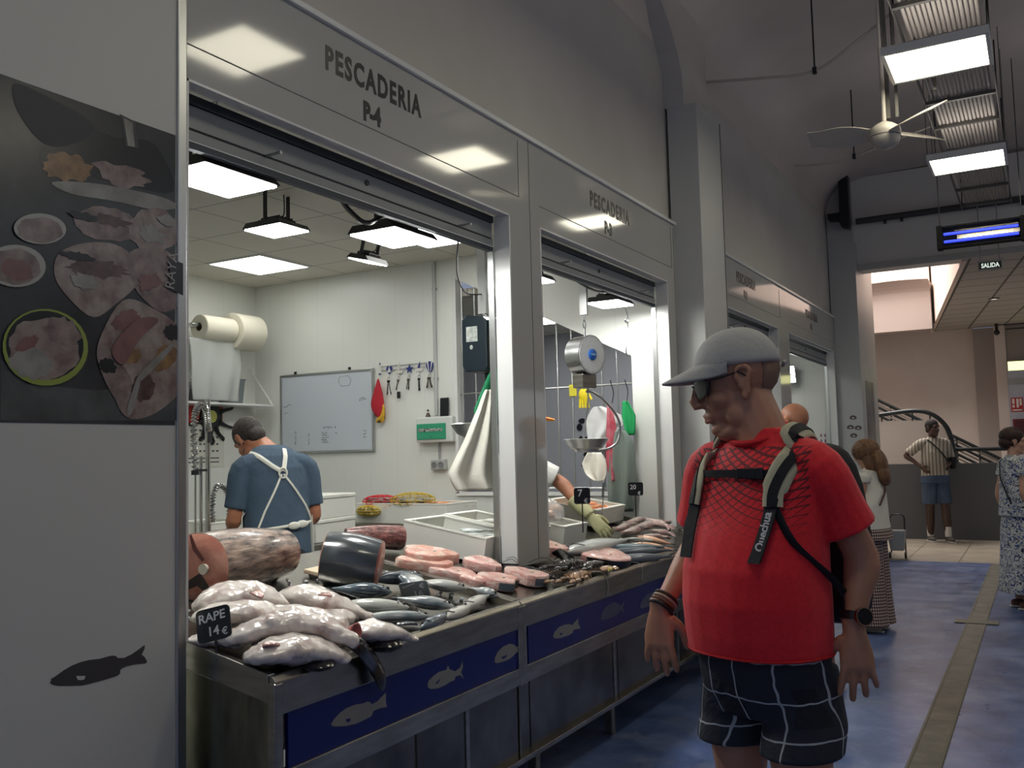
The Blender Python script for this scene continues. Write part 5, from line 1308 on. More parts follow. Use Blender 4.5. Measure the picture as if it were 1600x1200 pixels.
# hanging paper sheet and trays on the shelf
drape('plastic_sheet', 'clear plastic sheet hanging over the items on the shelf', 'plastic sheet', mat('cloudy_film', srgb(214, 218, 214), .25, alpha=.55, coat=.3), [((-6.10, 5.60, 2.50), .28), ((-6.09, 5.62, 2.3), .28), ((-6.08, 5.60, 2.12), .26), ((-6.08, 5.60, 1.98), .24)], 0, 0, .02, 7, 1, None, (0, 1, 0), .002)
M_TRAY = mat('grey_tray', srgb(112, 120, 122), .4)
for k, (yy, h_, mt_, lab) in enumerate(((4.95, .16, M_TRAY, 'grey tray stack at the left end of the shelf'), (5.25, .15, M_GREYP, 'light grey container in the middle of the shelf'), (5.58, .17, M_GREYP, 'pale container behind the plastic sheet'), (5.86, .22, M_TRAY, 'dark grey container at the right end of the shelf'))):
    t = thing('storage_tray', lab, 'tray', (-6.25, yy, 1.969), group='containers on the wall shelf')
    MB().loft([[V(sx * .09, sy * .115, 0) for sx, sy in ((-1, -1), (1, -1), (1, 1), (-1, 1))], [V(sx * .105, sy * .13, h_) for sx, sy in ((-1, -1), (1, -1), (1, 1), (-1, 1))]]).build('tub', mt_, t, bevel=.008)
    MB().bb(-.11, .11, -.135, .135, h_ - .012, h_).build('rim', mt_, t, bevel=.003)
tag(MB().tube(spline([(-6.12, 5.80, 2.32), (-6.12, 5.81, 2.25), (-6.12, 5.86, 2.1), (-6.12, 5.88, 2.0)], 4), .006, 6).build('ladle_handle', M_GREYP), 'thin ladle handle standing in the shelf container', 'ladle')
cl = thing('wall_calendar', 'calendar with a red picture top on the back wall', 'calendar', (XB + .004, 5.50, 1.42))
MB().bb(0, .004, 0, .46, 0, .37).build('pages', mat('calendar_paper', srgb(214, 214, 204), .6), cl)
MB().bb(0, .006, -.04, .44, .37, .66).build('picture', mat('calendar_red', srgb(206, 52, 36), .6, col2=srgb(120, 30, 26), scale=6), cl)
b = MB()
for r_ in range(4):
    for c_ in range(7): b.bb(.004, .0055, .08 + c_ * .048, .105 + c_ * .048, .31 - r_ * .06, .325 - r_ * .06)
for r_ in range(2): b.bb(.004, .0055, .06, .40, .07 - r_ * .035, .08 - r_ * .035)
b.build('printed_dates', mat('print_grey', srgb(70, 70, 74), .6), cl)
ck = thing('octopus_clock', 'black octopus shaped clock with a yellow face over the calendar', 'clock', (XB + .03, 5.79, 1.86))
MB().cyl((0, 0, 0), .12, .02, 24, 'X').build('case', M_BLACK, ck, smooth=True, angle=40)
MB().cyl((.012, 0, 0), .055, .006, 20, 'X').build('face', mat('clock_yellow', srgb(206, 206, 110), .4), ck, smooth=True, angle=40)
for a_ in (-160, -120, -90, -60, -25, 20): 
    ca, sa = math.cos(math.radians(a_)), math.sin(math.radians(a_))
    MB().tube(spline([(0, .10 * ca, .10 * sa), (0, .17 * ca, .17 * sa), (0, .22 * ca + .03, .22 * sa), (0, .26 * ca, .26 * sa + .02)], 4), [.024, .022, .02, .018, .016, .015, .014, .013, .013, .014, .016, .018, .012], 8).build('arm', M_BLACK, ck, smooth=True)
# ---- sink sprayers
M_CHR = mat('chrome', srgb(200, 200, 198), .14, 1.0)
fc = thing('rinse_faucet', 'tall chrome rinse faucet with a coiled spring hose at the left', 'faucet', (-4.6, 4.06, .90))
MB().cyl((0, .10, .48), .016, .96, 14).build('riser_pipe', M_CHR, fc, smooth=True)
MB().cyl((0, .0, .25), .007, .5, 10).cyl((0, .045, .3), .010, .6, 10).build('side_pipes', M_CHR, fc, smooth=True)
path = spline([(0, .0, .50), (0, -.01, .70), (0, .0, .86), (0, .04, .925), (0, .085, .90), (0, .10, .82), (0, .105, .76)], 10)
sp = MB(); hel = []; tot = len(path); turns = 40
for i in range(turns * 8):
    f = i / (turns * 8 - 1); x_ = f * (tot - 1); k0_ = min(int(x_), tot - 2); p = path[k0_].lerp(path[k0_ + 1], x_ - k0_); d_ = (path[k0_ + 1] - path[k0_]).normalized(); n1_ = V(1, 0, 0); n2_ = d_.cross(n1_)
    q = i / 8 * 2 * PI; hel.append(p + (n1_ * math.cos(q) + n2_ * math.sin(q)) * .020)
sp.tube(hel, .0045, 5); sp.build('spring', M_CHR, fc, smooth=True); MB().tube(path, .010, 8).build('hose', M_GREYP, fc, smooth=True)
MB().cyl((0, .105, .72), .020, .07, 14).cyl((.0, .105, .45), .012, .5, 12).build('spray_gun', M_DARK, fc, smooth=True)
MB().bb(-.01, .01, -.01, .11, .505, .52).cyl((0, 0, .50), .024, .03, 14).build('hook_clamp', M_DARK, fc, smooth=True)
for yy in (0, .11): MB().cyl((0, yy, .025), .028, .07, 14).build('base', M_DARK, fc, smooth=True)
f2 = thing('small_faucet', 'short chrome faucet with an arched coiled hose beside the tall one', 'faucet', (-4.6, 4.20, .90))
path = spline([(0, .0, .20), (0, .0, .32), (0, .03, .40), (0, .09, .40), (0, .13, .33), (0, .135, .22)], 8)
sp = MB(); hel = []; tot = len(path); turns = 26
for i in range(turns * 8):
    f = i / (turns * 8 - 1); x_ = f * (tot - 1); k0_ = min(int(x_), tot - 2); p = path[k0_].lerp(path[k0_ + 1], x_ - k0_); d_ = (path[k0_ + 1] - path[k0_]).normalized(); n1_ = V(1, 0, 0); n2_ = d_.cross(n1_)
    q = i / 8 * 2 * PI; hel.append(p + (n1_ * math.cos(q) + n2_ * math.sin(q)) * .016)
sp.tube(hel, .004, 5); sp.build('spring', M_CHR, f2, smooth=True); MB().tube(path, .009, 8).build('hose', M_GREYP, f2, smooth=True)
MB().cyl((0, 0, .10), .014, .22, 12).cyl((0, .135, .10), .014, .24, 12).build('pipes', M_CHR, f2, smooth=True); MB().cyl((0, .06, .01), .03, .04, 12).build('base', M_DARK, f2, smooth=True)
# work tables
def table(label, x0, x1, y0, y1, z, m_=M_STEEL):
    t = thing('work_table', label, 'work table', (x0, y0, 0), group='steel work tables in the stall')
    MB().bb(0, x1 - x0, 0, y1 - y0, z - .04, z).build('table_top', m_, t, bevel=.004)
    for xx in (.03, x1 - x0 - .07):
        for yy in (.03, y1 - y0 - .07): MB().bb(xx, xx + .04, yy, yy + .04, 0, z - .04).build('leg', M_STEEL, t)
table('steel work table before the fishmonger in blue', -5.25, -4.35, 3.2, 5.6, .88)
table('steel side table that carries the crate of prawns', -4.95, -3.75, 5.72, 6.30, .96)
# boxes on the work table
foam_box('open foam box of ice left of the fishmonger', (-4.78, 4.36, .88), (.34, .44, .20), .15, 0)
foam_box('lower foam box at the far left behind the tuna', (-4.75, 4.02, .88), (.34, .34, .12), .1, 0, open_=False)
foam_box('lower closed foam box right of the fishmonger', (-4.62, 5.18, .88), (.36, .50, .16), .12, 0, open_=False, marks=True)
foam_box('upper closed foam box right of the fishmonger', (-4.62, 5.18, 1.04), (.36, .50, .17), .12, 0, open_=False, marks=True)
b = MB(); rnd = random.Random(6)
for k in range(70): b.ball((-4.78 + rnd.uniform(-.12, .12), 4.36 + rnd.uniform(-.17, .17), 1.03 + rnd.uniform(0, .02)), rnd.uniform(.012, .024), 6)
tag(b.build('box_ice', m_ice), 'ice filling the open foam box by the fishmonger', 'ice', kind='stuff')
BC = foam_box('wide foam box with prawns and fish nets on the side table', (-4.30, 5.98, .96), (.86, .42, .15), 0, 0)
po = None
for k in range(54):
    x = rnd.uniform(-.38, .38); y = rnd.uniform(-.16, .16); p = V(-4.30 + x, 5.98 + y, 1.07 + (k % 4) * .010); a_ = rnd.uniform(0, 6.28)
    if po is None: po = prawn('orange prawn heaped in the wide foam box on the side table', 'prawns in the wide box on the side table', p, a_, 1.5); o = po
    else: o = copy_tree(po); o.location = p; o.rotation_euler = (0, 0, a_)
def net(label, c, mt, s=1.0, rz=0.0):
    t = thing('net_bag', label, 'net bag', c, rz=rz, group='net bags in the wide foam box')
    b = MB(); b.ball((0, 0, .03 * s), (.15 * s, .09 * s, .05 * s), 16); ob = b.build('netting', mt, t); w_ = ob.modifiers.new('w', 'WIREFRAME'); w_.thickness = .006
    b = MB(); rn = random.Random(int(c[0] * 100))
    for k in range(16): b.ball((rn.uniform(-.10, .10) * s, rn.uniform(-.05, .05) * s, .03 + rn.uniform(-.01, .02)), (.035 * s, .016, .012), 8)
    tag(b.build('shellfish', mat('pale_shellfish', srgb(196, 190, 170), .3, col2=srgb(90, 100, 110), scale=20, coat=.5), t, smooth=True), kind='stuff')
M_NETY = mat('yellow_net', srgb(196, 168, 50), .6); M_NETR = mat('red_net', srgb(206, 40, 52), .6)
net('yellow net bag in the middle of the wide foam box', (-4.24, 5.86, 1.09), M_NETY, 1.25, .2); net('red net bag at the left end of the wide foam box', (-4.55, 5.86, 1.09), M_NETR, 1.0, .4); net('second yellow net bag hanging low at the left of the wide box', (-4.58, 5.74, 1.03), M_NETY, .8, -.2)
# small red pendant and string in the P-2 opening
rp = thing('red_string_toy', 'red tassel on a dark string hanging in the P-2 opening', 'ornament', (-2.40, 9.2, 2.35))
MB().tube(spline([(0, 0, .28), (0, -.01, .1), (0, .02, -.1), (0, .0, -.26), (0, .01, -.42)], 4), .006, 5).build('string', M_DARK, rp)
MB().tube([V(0, .05 * math.cos(q), -.2 + .09 * math.sin(q)) for q in (2 * PI * j / 12 for j in range(12))], .012, 6, closed=True).build('red_loop', mat('red_cord', srgb(170, 30, 44), .6), rp, smooth=True)
# ------------------------------------------------------------------ people
def skinmat(name, c1, c2, rough=.45):
    return mat(name, c1, rough, col2=c2, scale=7, bump=.12, bscale=90, sss=.06, bdist=.004)
SKN_M = skinmat('skin_tanned', srgb(168, 122, 98), srgb(186, 134, 108))
SKN_W = skinmat('skin_warm', srgb(170, 112, 84), srgb(186, 126, 96))
SKN_D = skinmat('skin_dark_brown', srgb(62, 42, 34), srgb(78, 54, 44))
SKN_L = skinmat('skin_light', srgb(196, 150, 124), srgb(208, 164, 138))
def head_mb(mb, M, s=1.0, jowl=0.0):
    def B(c, r, rot=None):
        t = MB(); t.ball(Vector(c) * s, tuple(k * s for k in r), 18, rot=rot); mb.add(t.v, t.f, M)
    def T(pts, r):
        t = MB(); t.tube([Vector(p) * s for p in pts], [k * s for k in r], 10); mb.add(t.v, t.f, M)
    B((-.012, 0, .035), (.100, .077, .092))
    B((.022, 0, -.030), (.070, .060, .085))
    B((.018, 0, .03), (.075, .066, .075))
    B((.046, 0, -.098), (.036, .036, .026)); B((.068, 0, -.102), (.018, .02, .017))
    for q in (-1, 1):
        B((.048, q * .036, -.028), (.034, .028, .030))
        B((.012, q * .046, -.075), (.036, .020, .034))
        T([(.088, q * .010, .030), (.084, q * .034, .036), (.066, q * .056, .028)], [.009, .010, .007])
        B((.100, q * .012, -.034), (.011, .009, .009))
        # ear: helix, lobe and bowl
        e = [(-.012, q * .079, -.030), (-.016, q * .082, .0), (-.026, q * .086, .022), (-.014, q * .086, .036), (.004, q * .083, .030), (.008, q * .080, .006)]
        T(spline(e, 3), [.008] * 5 + [.007] * 6 + [.006] * 5)
        B((-.006, q * .078, .002), (.016, .007, .028)); B((-.004, q * .080, -.034), (.009, .006, .011))
    T([(.088, 0, .034), (.098, 0, .008), (.112, 0, -.022), (.108, 0, -.034), (.094, 0, -.038)], [.008, .010, .014, .012, .006])
    T([(.080, -.024, -.066), (.093, 0, -.062), (.080, .024, -.066)], [.004, .0065, .004])
    T([(.078, -.021, -.076), (.092, 0, -.076), (.078, .021, -.076)], [.004, .0075, .004])
    if jowl: B((.018, 0, -.112), (.058, .052 , .03 * jowl)); B((-.02, 0, -.11), (.06, .066, .05 * jowl))
def eyes(M, s, par, closed=False):
    for q in (-1, 1):
        o = MB(); o.ball(Vector((.076, q * .031, .012)) * s, .0125 * s, 12, M=M); e = o.build('eye', mat('eye_white', srgb(214, 208, 200), .15), par, smooth=True)
        o = MB(); o.ball(Vector((.0855, q * .0315, .012)) * s, (.0035 * s, .0058 * s, .0058 * s), 10, M=M); o.build('iris', mat('iris_brown', srgb(40, 26, 18), .1), e, smooth=True)
def hand_mb(mb, w, d, pn, s=1.0, side=1, curl=.5, spread=.1):
    """w wrist point, d finger direction, pn palm normal (palm side), side: thumb towards side*(pn x d)"""
    w, d, pn = Vector(w), Vector(d).normalized(), Vector(pn); pn = (pn - d * pn.dot(d)).normalized(); lat = pn.cross(d) * side
    def ring(c, a, b): return [c + lat * math.cos(q) * a + pn * math.sin(q) * b for q in (2 * PI * k / 12 for k in range(12))]
    t = MB(); t.loft([ring(w - d * .03 * s, .028 * s, .021 * s), ring(w, .027 * s, .019 * s), ring(w + d * .025 * s, .034 * s, .018 * s), ring(w + d * .06 * s, .041 * s, .015 * s), ring(w + d * .088 * s, .041 * s, .0125 * s), ring(w + d * .1 * s, .034 * s, .008 * s)])
    mb.add(t.v, t.f)
    for k, (L, off) in enumerate(((.074, .030), (.083, .0105), (.077, -.0095), (.060, -.029))):
        p = w + d * (.088 - .004 * abs(k - 1)) * s + lat * off * s; dd = (d + lat * (off * spread * 30)).normalized(); pts = [p]; a = curl * (.55 + .1 * k)
        cur = dd
        for seg in (.45, .32, .23):
            cur = (cur * math.cos(a) + pn * math.sin(a)).normalized() if seg != .45 else (dd * math.cos(a * .6) + pn * math.sin(a * .6)).normalized()
            a *= 1.05; p = p + cur * L * seg * s; pts.append(p)
        r = .0092 * s if k != 3 else .0080 * s
        mb.tube(spline(pts, 3), [r * 1.05] * 3 + [r * 1.06, r, r * .97] + [r * .98, r * .92, r * .84, r * .6], 10)
    p = w + d * .022 * s + lat * .026 * s + pn * .006 * s; dd = (d * .62 + lat * .70 + pn * .35).normalized()
    p2 = p + dd * .040 * s; d2 = (d * .92 + lat * .25 + pn * .3).normalized(); p3 = p2 + d2 * .030 * s; p4 = p3 + (d2 + pn * curl * .3).normalized() * .024 * s
    mb.tube(spline([p, p2, p3, p4], 3), [k * s for k in (.016, .0155, .0145, .0125, .0115, .011, .0105, .0102, .0098, .007)], 10)
def limb(mb, pts, rad, k=4, flat=1.0):
    p = spline(pts, k); n = len(p); mb.tube(p, [lerps(rad, i / (n - 1)) for i in range(n)], 16, flat=flat)
def torso_rings(rows, n=28, e=2.3):
    """rows (z, cx, front, back, halfwidth)"""
    out = []
    for (z, cx, fr, bk, hw) in rows:
        r = []
        for k in range(n):
            a = 2 * PI * k / n; c, s_ = math.cos(a), math.sin(a)
            px = abs(c) ** (2 / e) * (1 if c > 0 else -1); py = abs(s_) ** (2 / e) * (1 if s_ > 0 else -1)
            r.append(Vector((cx + px * (fr if c > 0 else bk), py * hw, z)))
        out.append(r)
    return out
def torso_at(rows, z):
    rows = sorted(rows)
    for a, b in zip(rows, rows[1:]):
        if a[0] <= z <= b[0]:
            f = (z - a[0]) / max(1e-6, b[0] - a[0]); return [p * (1 - f) + q * f for p, q in zip(a, b)]
    return list(rows[0] if z < rows[0][0] else rows[-1])
def on_torso(rows, y, z, front=True, off=.008, e=2.3):
    _, cx, fr, bk, hw = torso_at(rows, z); q = min(.999, abs(y) / hw); k = (1 - q ** e) ** (1 / e)
    return Vector((cx + (fr * k + off if front else -(bk * k) - off), y * (1 + off), z))
def person(label, loc, yaw, group=None, s=1.0):
    t = thing('person', label, 'person', loc, rz=math.radians(yaw), group=group); t.scale = (s, s, s); return t

# ================= the man in red =================
MAN = person('man in a red T-shirt and grey cap wearing a backpack, looking at the fish', (-.645, 2.42, 0), -112)
MAN.scale = (1, 1, 1.006)
rowsM = [(.955, .02, .170, .125, .184), (1.00, .022, .176, .13, .187), (1.08, .025, .180, .13, .19), (1.16, .025, .172, .128, .188), (1.24, .015, .15, .125, .183), (1.32, .0, .128, .12, .182), (1.38, -.005, .112, .11, .180), (1.42, -.012, .095, .10, .166), (1.455, -.02, .078, .088, .128), (1.485, -.022, .070, .078, .092), (1.51, -.02, .060, .070, .072)]
hy = Rz(-46)       # the head is turned right of the chest
HM = Matrix.Translation((.012, -.052, 1.628)) @ hy @ Matrix.Rotation(math.radians(10), 4, 'Y') @ Matrix.Scale(1.06, 4)
b = MB()
head_mb(b, HM, 1.0, jowl=1.0)
limb(b, [(-.03, 0, 1.42), (-.018, -.012, 1.50), (.0, -.042, 1.60)], [.088, .074, .070])
cr = [(z, cx, f * .86, k * .86, w * .86) for z, cx, f, k, w in rowsM]
b.loft(torso_rings(cr)); 
def arm(mb, sh, el, wr, r=(.055, .050, .043, .041, .045, .038, .028, .026)): limb(mb, [sh, (Vector(sh) + Vector(el)) / 2, el, (Vector(el) + Vector(wr)) / 2 + Vector((0, 0, .0)), wr], r)
Lsh, Lel, Lwr = V(-.02, .160, 1.400), V(-.11, .210, 1.185), V(-.06, .215, 1.035)
Rsh, Rel, Rwr = V(-.01, -.170, 1.405), V(-.03, -.245, 1.19), V(.10, -.262, 1.045)
arm(b, Lsh, Lel, Lwr); arm(b, Rsh, Rel, Rwr)
hand_mb(b, Lwr + (Lwr - Lel).normalized() * .02, V(.02, .06, -1), V(-.8, -.6, 0), 1.0, side=1, curl=.22, spread=.26)
hand_mb(b, Rwr + (Rwr - Rel).normalized() * .02, V(.12, .05, -1), V(-.78, -.34, 0), 1.04, side=-1, curl=.36, spread=.22)
for sy, fx in ((1, .0), (-1, -.02)):
    limb(b, [(0, sy * .09, .90), (fx + .02, sy * .10, .70), (fx + .015, sy * .10, .50), (fx - .01, sy * .10, .30), (fx - .02, sy * .10, .09)], [.060, .074, .076, .062, .056, .058, .048, .036, .036])
    b.ball((fx + .035, sy * .105, .045), (.10, .042, .04), 14)
b.build('body', SKN_M, MAN, remesh=.0042, sm_it=2)
# shirt
m = bpy.data.materials.new('red_tshirt'); m.use_nodes = True
t = NT(m); x, y, z = t.xyz()
def fam(cy, k, per):
    q = t.math('SUBTRACT', z, t.math('MULTIPLY', t.math('POWER', t.math('ABSOLUTE', t.math('SUBTRACT', y, cy)), 1.7), k))
    return t.math('FRACT', t.math('DIVIDE', t.math('ADD', q, 3), per))
th = t.math('MINIMUM', t.math('MAXIMUM', t.math('MULTIPLY', t.math('SUBTRACT', z, 1.235), 1.9), 0), .30)
lA = t.math('LESS_THAN', fam(.11, 1.5, .021), th); lB = t.math('LESS_THAN', fam(-.11, 1.9, .021), t.math('MULTIPLY', th, .9))
front = t.math('GREATER_THAN', x, .0); inb = t.math('LESS_THAN', t.math('ABSOLUTE', y), .175); top = t.math('LESS_THAN', z, 1.462)
msk = t.math('MULTIPLY', t.math('MULTIPLY', t.math('MAXIMUM', lA, lB), front), t.math('MULTIPLY', inb, top))
msk = t.math('MULTIPLY', msk, .85)
base = t.ramp(t.noise(90, 3), [(.3, srgb(212, 18, 34)), (.7, srgb(230, 28, 46))])
t.l.new(t.mix(msk, base, srgb(52, 10, 22)), t.b.inputs['Base Color']); t.b.inputs['Roughness'].default_value = .75
t.b.inputs['Sheen Weight'].default_value = .15
t.bump(t.noise(4, 3), .35, .02)
b = MB(); rm = [r for r in rowsM]
b.loft(torso_rings(rm))
limb(b, [(-.02, .09, 1.425), Lsh + V(0, .0, .0), (Lsh * .55 + Lel * .45) + V(0, .0, 0), Lsh * .32 + Lel * .68], [.066, .066, .070, .074])
limb(b, [(-.02, -.09, 1.425), Rsh, (Rsh * .55 + Rel * .45), Rsh * .28 + Rel * .72], [.066, .066, .068, .070])
sh = b.build('tshirt', m, MAN, remesh=.0058, sm_it=4)
MB().tube([Vector((-.012 + .072 * math.cos(a), .074 * math.sin(a) - .004, 1.497 - .026 * math.cos(a))) for a in (2 * PI * k / 30 for k in range(30))], .008, 8, closed=True).build('collar', mat('red_ribbed_collar', srgb(196, 20, 32), .8), MAN, smooth=True)
hem = MB(); hr = torso_rings([(.957, .02, .171, .126, .185)])[0]; hem.tube(hr, .0032, 6, closed=True); hem.build('hem', mat('red_hem', srgb(178, 14, 26), .8), MAN, smooth=True)
# shorts
m = bpy.data.materials.new('plaid_shorts'); m.use_nodes = True
t = NT(m); x, y, z = t.xyz()
wv = t.math('MULTIPLY', t.noise(9, 2), .03)
def ln(v, per, w, o=0.0): return t.math('LESS_THAN', t.math('FRACT', t.math('DIVIDE', t.math('ADD', v, 5 + o), per)), w)
vv = t.math('ADD', t.math('MULTIPLY', y, 1.0), t.math('MULTIPLY', x, .55))
L1 = t.math('MAXIMUM', ln(t.math('ADD', vv, wv), .088, .045), ln(t.math('ADD', z, wv), .092, .045, .02))
sh_ = t.math('MULTIPLY', t.math('MAXIMUM', ln(vv, .176, .5), ln(z, .184, .5)), .5)
base = t.mix(sh_, srgb(16, 22, 34), srgb(44, 50, 62))
t.l.new(t.mix(L1, base, srgb(168, 174, 180)), t.b.inputs['Base Color']); t.b.inputs['Roughness'].default_value = .8
t.bump(t.noise(6, 3, dist=1.5), .5, .03)
b = MB()
b.loft(torso_rings([(.80, .0, .12, .12, .155), (.86, .005, .14, .13, .17), (.93, .01, .145, .128, .172), (.97, .01, .14, .12, .168)]))
for sy in (1, -1):
    b.loft([[Vector((-.005 + .02 * (k == 0) + a * math.cos(q), sy * (.088 + .010 * (k < 2)) + w * math.sin(q), z)) for q in (2 * PI * j / 24 for j in range(24))] for k, (z, a, w) in enumerate(((.715, .112, .097), (.78, .115, .096), (.85, .118, .092), (.92, .11, .085)))])
b.build('shorts', m, MAN, remesh=.0058, sm_it=3)
# shoes
for sy, fx in ((1, .0), (-1, -.02)):
    b = MB(); b.loft([[Vector((fx + x_ , sy * .105 + w * math.cos(q), .055 + h_ * math.sin(q) - .01)) for q in (2 * PI * j / 16 for j in range(16))] for x_, w, h_ in ((-.085, .025, .03), (-.06, .038, .045), (0, .044, .055), (.06, .05, .042), (.12, .048, .034), (.165, .03, .024))])
    s1 = b.build('shoe', mat('grey_shoe', srgb(70, 72, 76), .7), MAN, sub=1)
    b = MB(); b.loft([[Vector((fx + x_, sy * .105 + w * math.cos(q), .012 + .012 * math.sin(q))) for q in (2 * PI * j / 16 for j in range(16))] for x_, w in ((-.095, .03), (-.06, .044), (0, .048), (.06, .054), (.12, .052), (.172, .03))])
    b.build('sole', mat('white_sole', srgb(200, 200, 196), .7), s1, smooth=True)
# cap
M_CAP = mat('grey_cap_fabric', srgb(172, 172, 170), .8, bump=.5, bscale=9, bdist=.02)
cap = MB(); rings = []
for k in range(11):
    a = PI / 2 * k / 10.3
    rr_ = math.cos(a) ** .80
    rings.append([HM @ Vector((-.012 + .108 * rr_ * math.cos(q) - .006 * k / 10, .087 * rr_ * math.sin(q), .046 + .094 * math.sin(a) + (.012 * math.cos(q) - .010) * (1 - k / 10))) for q in (2 * PI * j / 32 for j in range(32))])
cap.loft(rings); co = cap.build('cap', M_CAP, MAN, sub=1)
NB = 17; rows_ = []
for i in range(7):
    f = i / 6; row = []
    for j in range(NB):
        q = (j / (NB - 1) - .5) * 2 * 1.25
        bx = -.012 + .104 * math.cos(q); by = .084 * math.sin(q)
        ext = .088 * max(0, math.cos(q * 1.25)) ** .7
        row.append(HM @ Vector((bx + ext * f, by * (1 - .06 * f), .049 + .010 * math.cos(q) - .30 * ext * f - 4.2 * by * by * f + .002)))
    rows_.append(row)
vs = [p for r in rows_ for p in r]
fs = [(i * NB + j, i * NB + j + 1, (i + 1) * NB + j + 1, (i + 1) * NB + j) for i in range(6) for j in range(NB - 1)]
br = MB(); br.add(vs, fs); bo = br.build('brim', M_CAP, co, smooth=True); so = bo.modifiers.new('s', 'SOLIDIFY'); so.thickness = .005
sm_ = MB(); sm_.tube([HM @ Vector((-.012 + .1085 * math.cos(q), .0875 * math.sin(q), .052 + .010 * math.cos(q))) for q in (-1.2 + 2.4 * j / 20 for j in range(21))], .0022, 5); sm_.build('seam', M_CAP, co, smooth=True)
MB().ball(HM @ Vector((-.018, 0, .139)), .006, 8).build('button', M_CAP, co, smooth=True)
st = MB(); st.tube([HM @ Vector((-.125, y_, .030 - .3 * (abs(y_)) ** 1.2)) for y_ in (-.035, -.02, 0, .02, .035)], .006, 6); st.build('back_strap', M_CAP, co, smooth=True)
# hair stubble at the back under the cap
hb = MB(); hr_ = []
for k in range(5):
    zz = .040 - .028 * k
    hr_.append([HM @ Vector((-.013 - (.0995 + .002) * math.cos(q) * math.sqrt(max(.05, 1 - ((zz - .035) / .093) ** 2)), .0785 * math.sin(q) * math.sqrt(max(.05, 1 - ((zz - .035) / .093) ** 2)) * 1.0, zz)) for q in (-1.05 + 2.1 * j / 12 for j in range(13))])
vs = [p for r in hr_ for p in r]; hb.add(vs, [(i * 13 + j, i * 13 + j + 1, (i + 1) * 13 + j + 1, (i + 1) * 13 + j) for i in range(4) for j in range(12)])
ho = hb.build('hair', mat('grey_stubble', srgb(142, 112, 96), .9, col2=srgb(126, 106, 94), scale=30, bump=.3, bscale=200), MAN, smooth=True); ho.modifiers.new('s', 'SOLIDIFY').thickness = .003
# sunglasses
M_LENS = mat('dark_lens', srgb(14, 18, 26), .08, coat=.6)
g = MB()
for q in (-1, 1):
    pts = [(.104, q * .006, .026), (.102, q * .03, .032), (.086, q * .056, .028), (.072, q * .066, .016), (.082, q * .056, -.012), (.098, q * .034, -.020), (.106, q * .012, -.008)]
    inner = [Vector(p) for p in pts]; c_ = sum(inner, Vector()) / 7
    n = len(inner); vs = [HM @ p for p in inner] + [HM @ (c_ + Vector((.006, 0, 0)))] + [HM @ (p - Vector((.004, 0, 0))) for p in inner]
    g.add(vs, [(i, (i + 1) % n, n) for i in range(n)] + [(i, (i + 1) % n, n + 1 + (i + 1) % n, n + 1 + i) for i in range(n)])
go = g.build('sunglasses', M_LENS, MAN, smooth=True, angle=50)
for q in (-1, 1):
    MB().tube([HM @ Vector(p) for p in ((.076, q * .066, .020), (.040, q * .079, .020), (.0, q * .086, .026), (-.016, q * .087, .012))], .0026, 6).build('temple_arm', M_BLACK, go)
MB().tube([HM @ Vector(p) for p in ((.104, -.010, .012), (.108, 0, .016), (.104, .010, .012))], .0025, 6).build('bridge', M_BLACK, go)
# bracelets and watch
for k, (col, r_, off) in enumerate(((srgb(60, 44, 36), .0038, .012), (srgb(176, 160, 140), .004, .002), (srgb(120, 84, 64), .0042, -.008), (srgb(28, 24, 24), .0055, -.020))):
    d = (Rwr - Rel).normalized(); c_ = Rwr - d * off - d * .008; a_ = d.orthogonal().normalized(); b_ = d.cross(a_)
    MB().tube([c_ + (a_ * math.cos(q) * 1.0 + b_ * math.sin(q)) * (.0325) for q in (2 * PI * j / 24 for j in range(24))], r_, 8, closed=True).build('bracelet', mat('bracelet_%d' % k, col, .5), MAN, smooth=True)
d = (Lwr - Lel).normalized(); a_ = V(0, 1, 0); a_ = (a_ - d * a_.dot(d)).normalized(); b_ = d.cross(a_)
c_ = Lwr - d * .012
wt_ = MB(); wt_.loft([[c_ + (a_ * math.cos(q) + b_ * math.sin(q)) * r_ + d * z_ for q in (2 * PI * j / 24 for j in range(24))] for r_, z_ in ((.031, -.010), (.034, -.010), (.034, .010), (.031, .010))], cap=False, closed=True)
wo = wt_.build('watch', M_BLACK, MAN, smooth=True)
wd = (a_ * .75 + b_ * .66).normalized()
# turn the dial to the side away from the body
dirs = [a_ * math.cos(q) + b_ * math.sin(q) for q in (0, .5, 1, 1.57, 2, 3, 4, 5)]
wd = max(dirs, key=lambda v_: v_.dot(V(.55, .83, 0)))
MB().cyl(c_ + wd * .037, .0225, .010, 24, wd).build('watch_case', mat('rose_steel', srgb(176, 150, 136), .25, 1.0), wo, smooth=True, angle=40)
MB().cyl(c_ + wd * .0425, .0195, .0015, 24, wd).build('watch_face', mat('watch_glass', srgb(12, 16, 28), .05), wo)
# backpack
BP = thing('backpack', 'black backpack with cream padded shoulder straps worn by the man in red', 'backpack', (-.645, 2.42, 0), rz=math.radians(-112))
M_PACK = mat('black_pack_fabric', srgb(20, 21, 28), .8, bump=.2, bscale=60)
M_CREAM = mat('cream_strap_padding', srgb(186, 182, 156), .85, bump=.3, bscale=200)
b = MB(); b.loft([[Vector((-.215 + .085 * math.copysign(abs(math.cos(q)) ** .7, math.cos(q)) * k, .17 * math.copysign(abs(math.sin(q)) ** .7, math.sin(q)) * k2, z)) for q in (2 * PI * j / 20 for j in range(20))] for z, k, k2 in ((1.00, .6, .8), (1.03, .95, .95), (1.2, 1.05, 1.0), (1.38, .9, .9), (1.46, .6, .7), (1.48, .3, .4))])
b.build('pack_body', M_PACK, BP, sub=1)
def strap_path(yz, off=.012, front=True): return [on_torso(rowsM, y_, z_, front, off) for y_, z_ in yz]
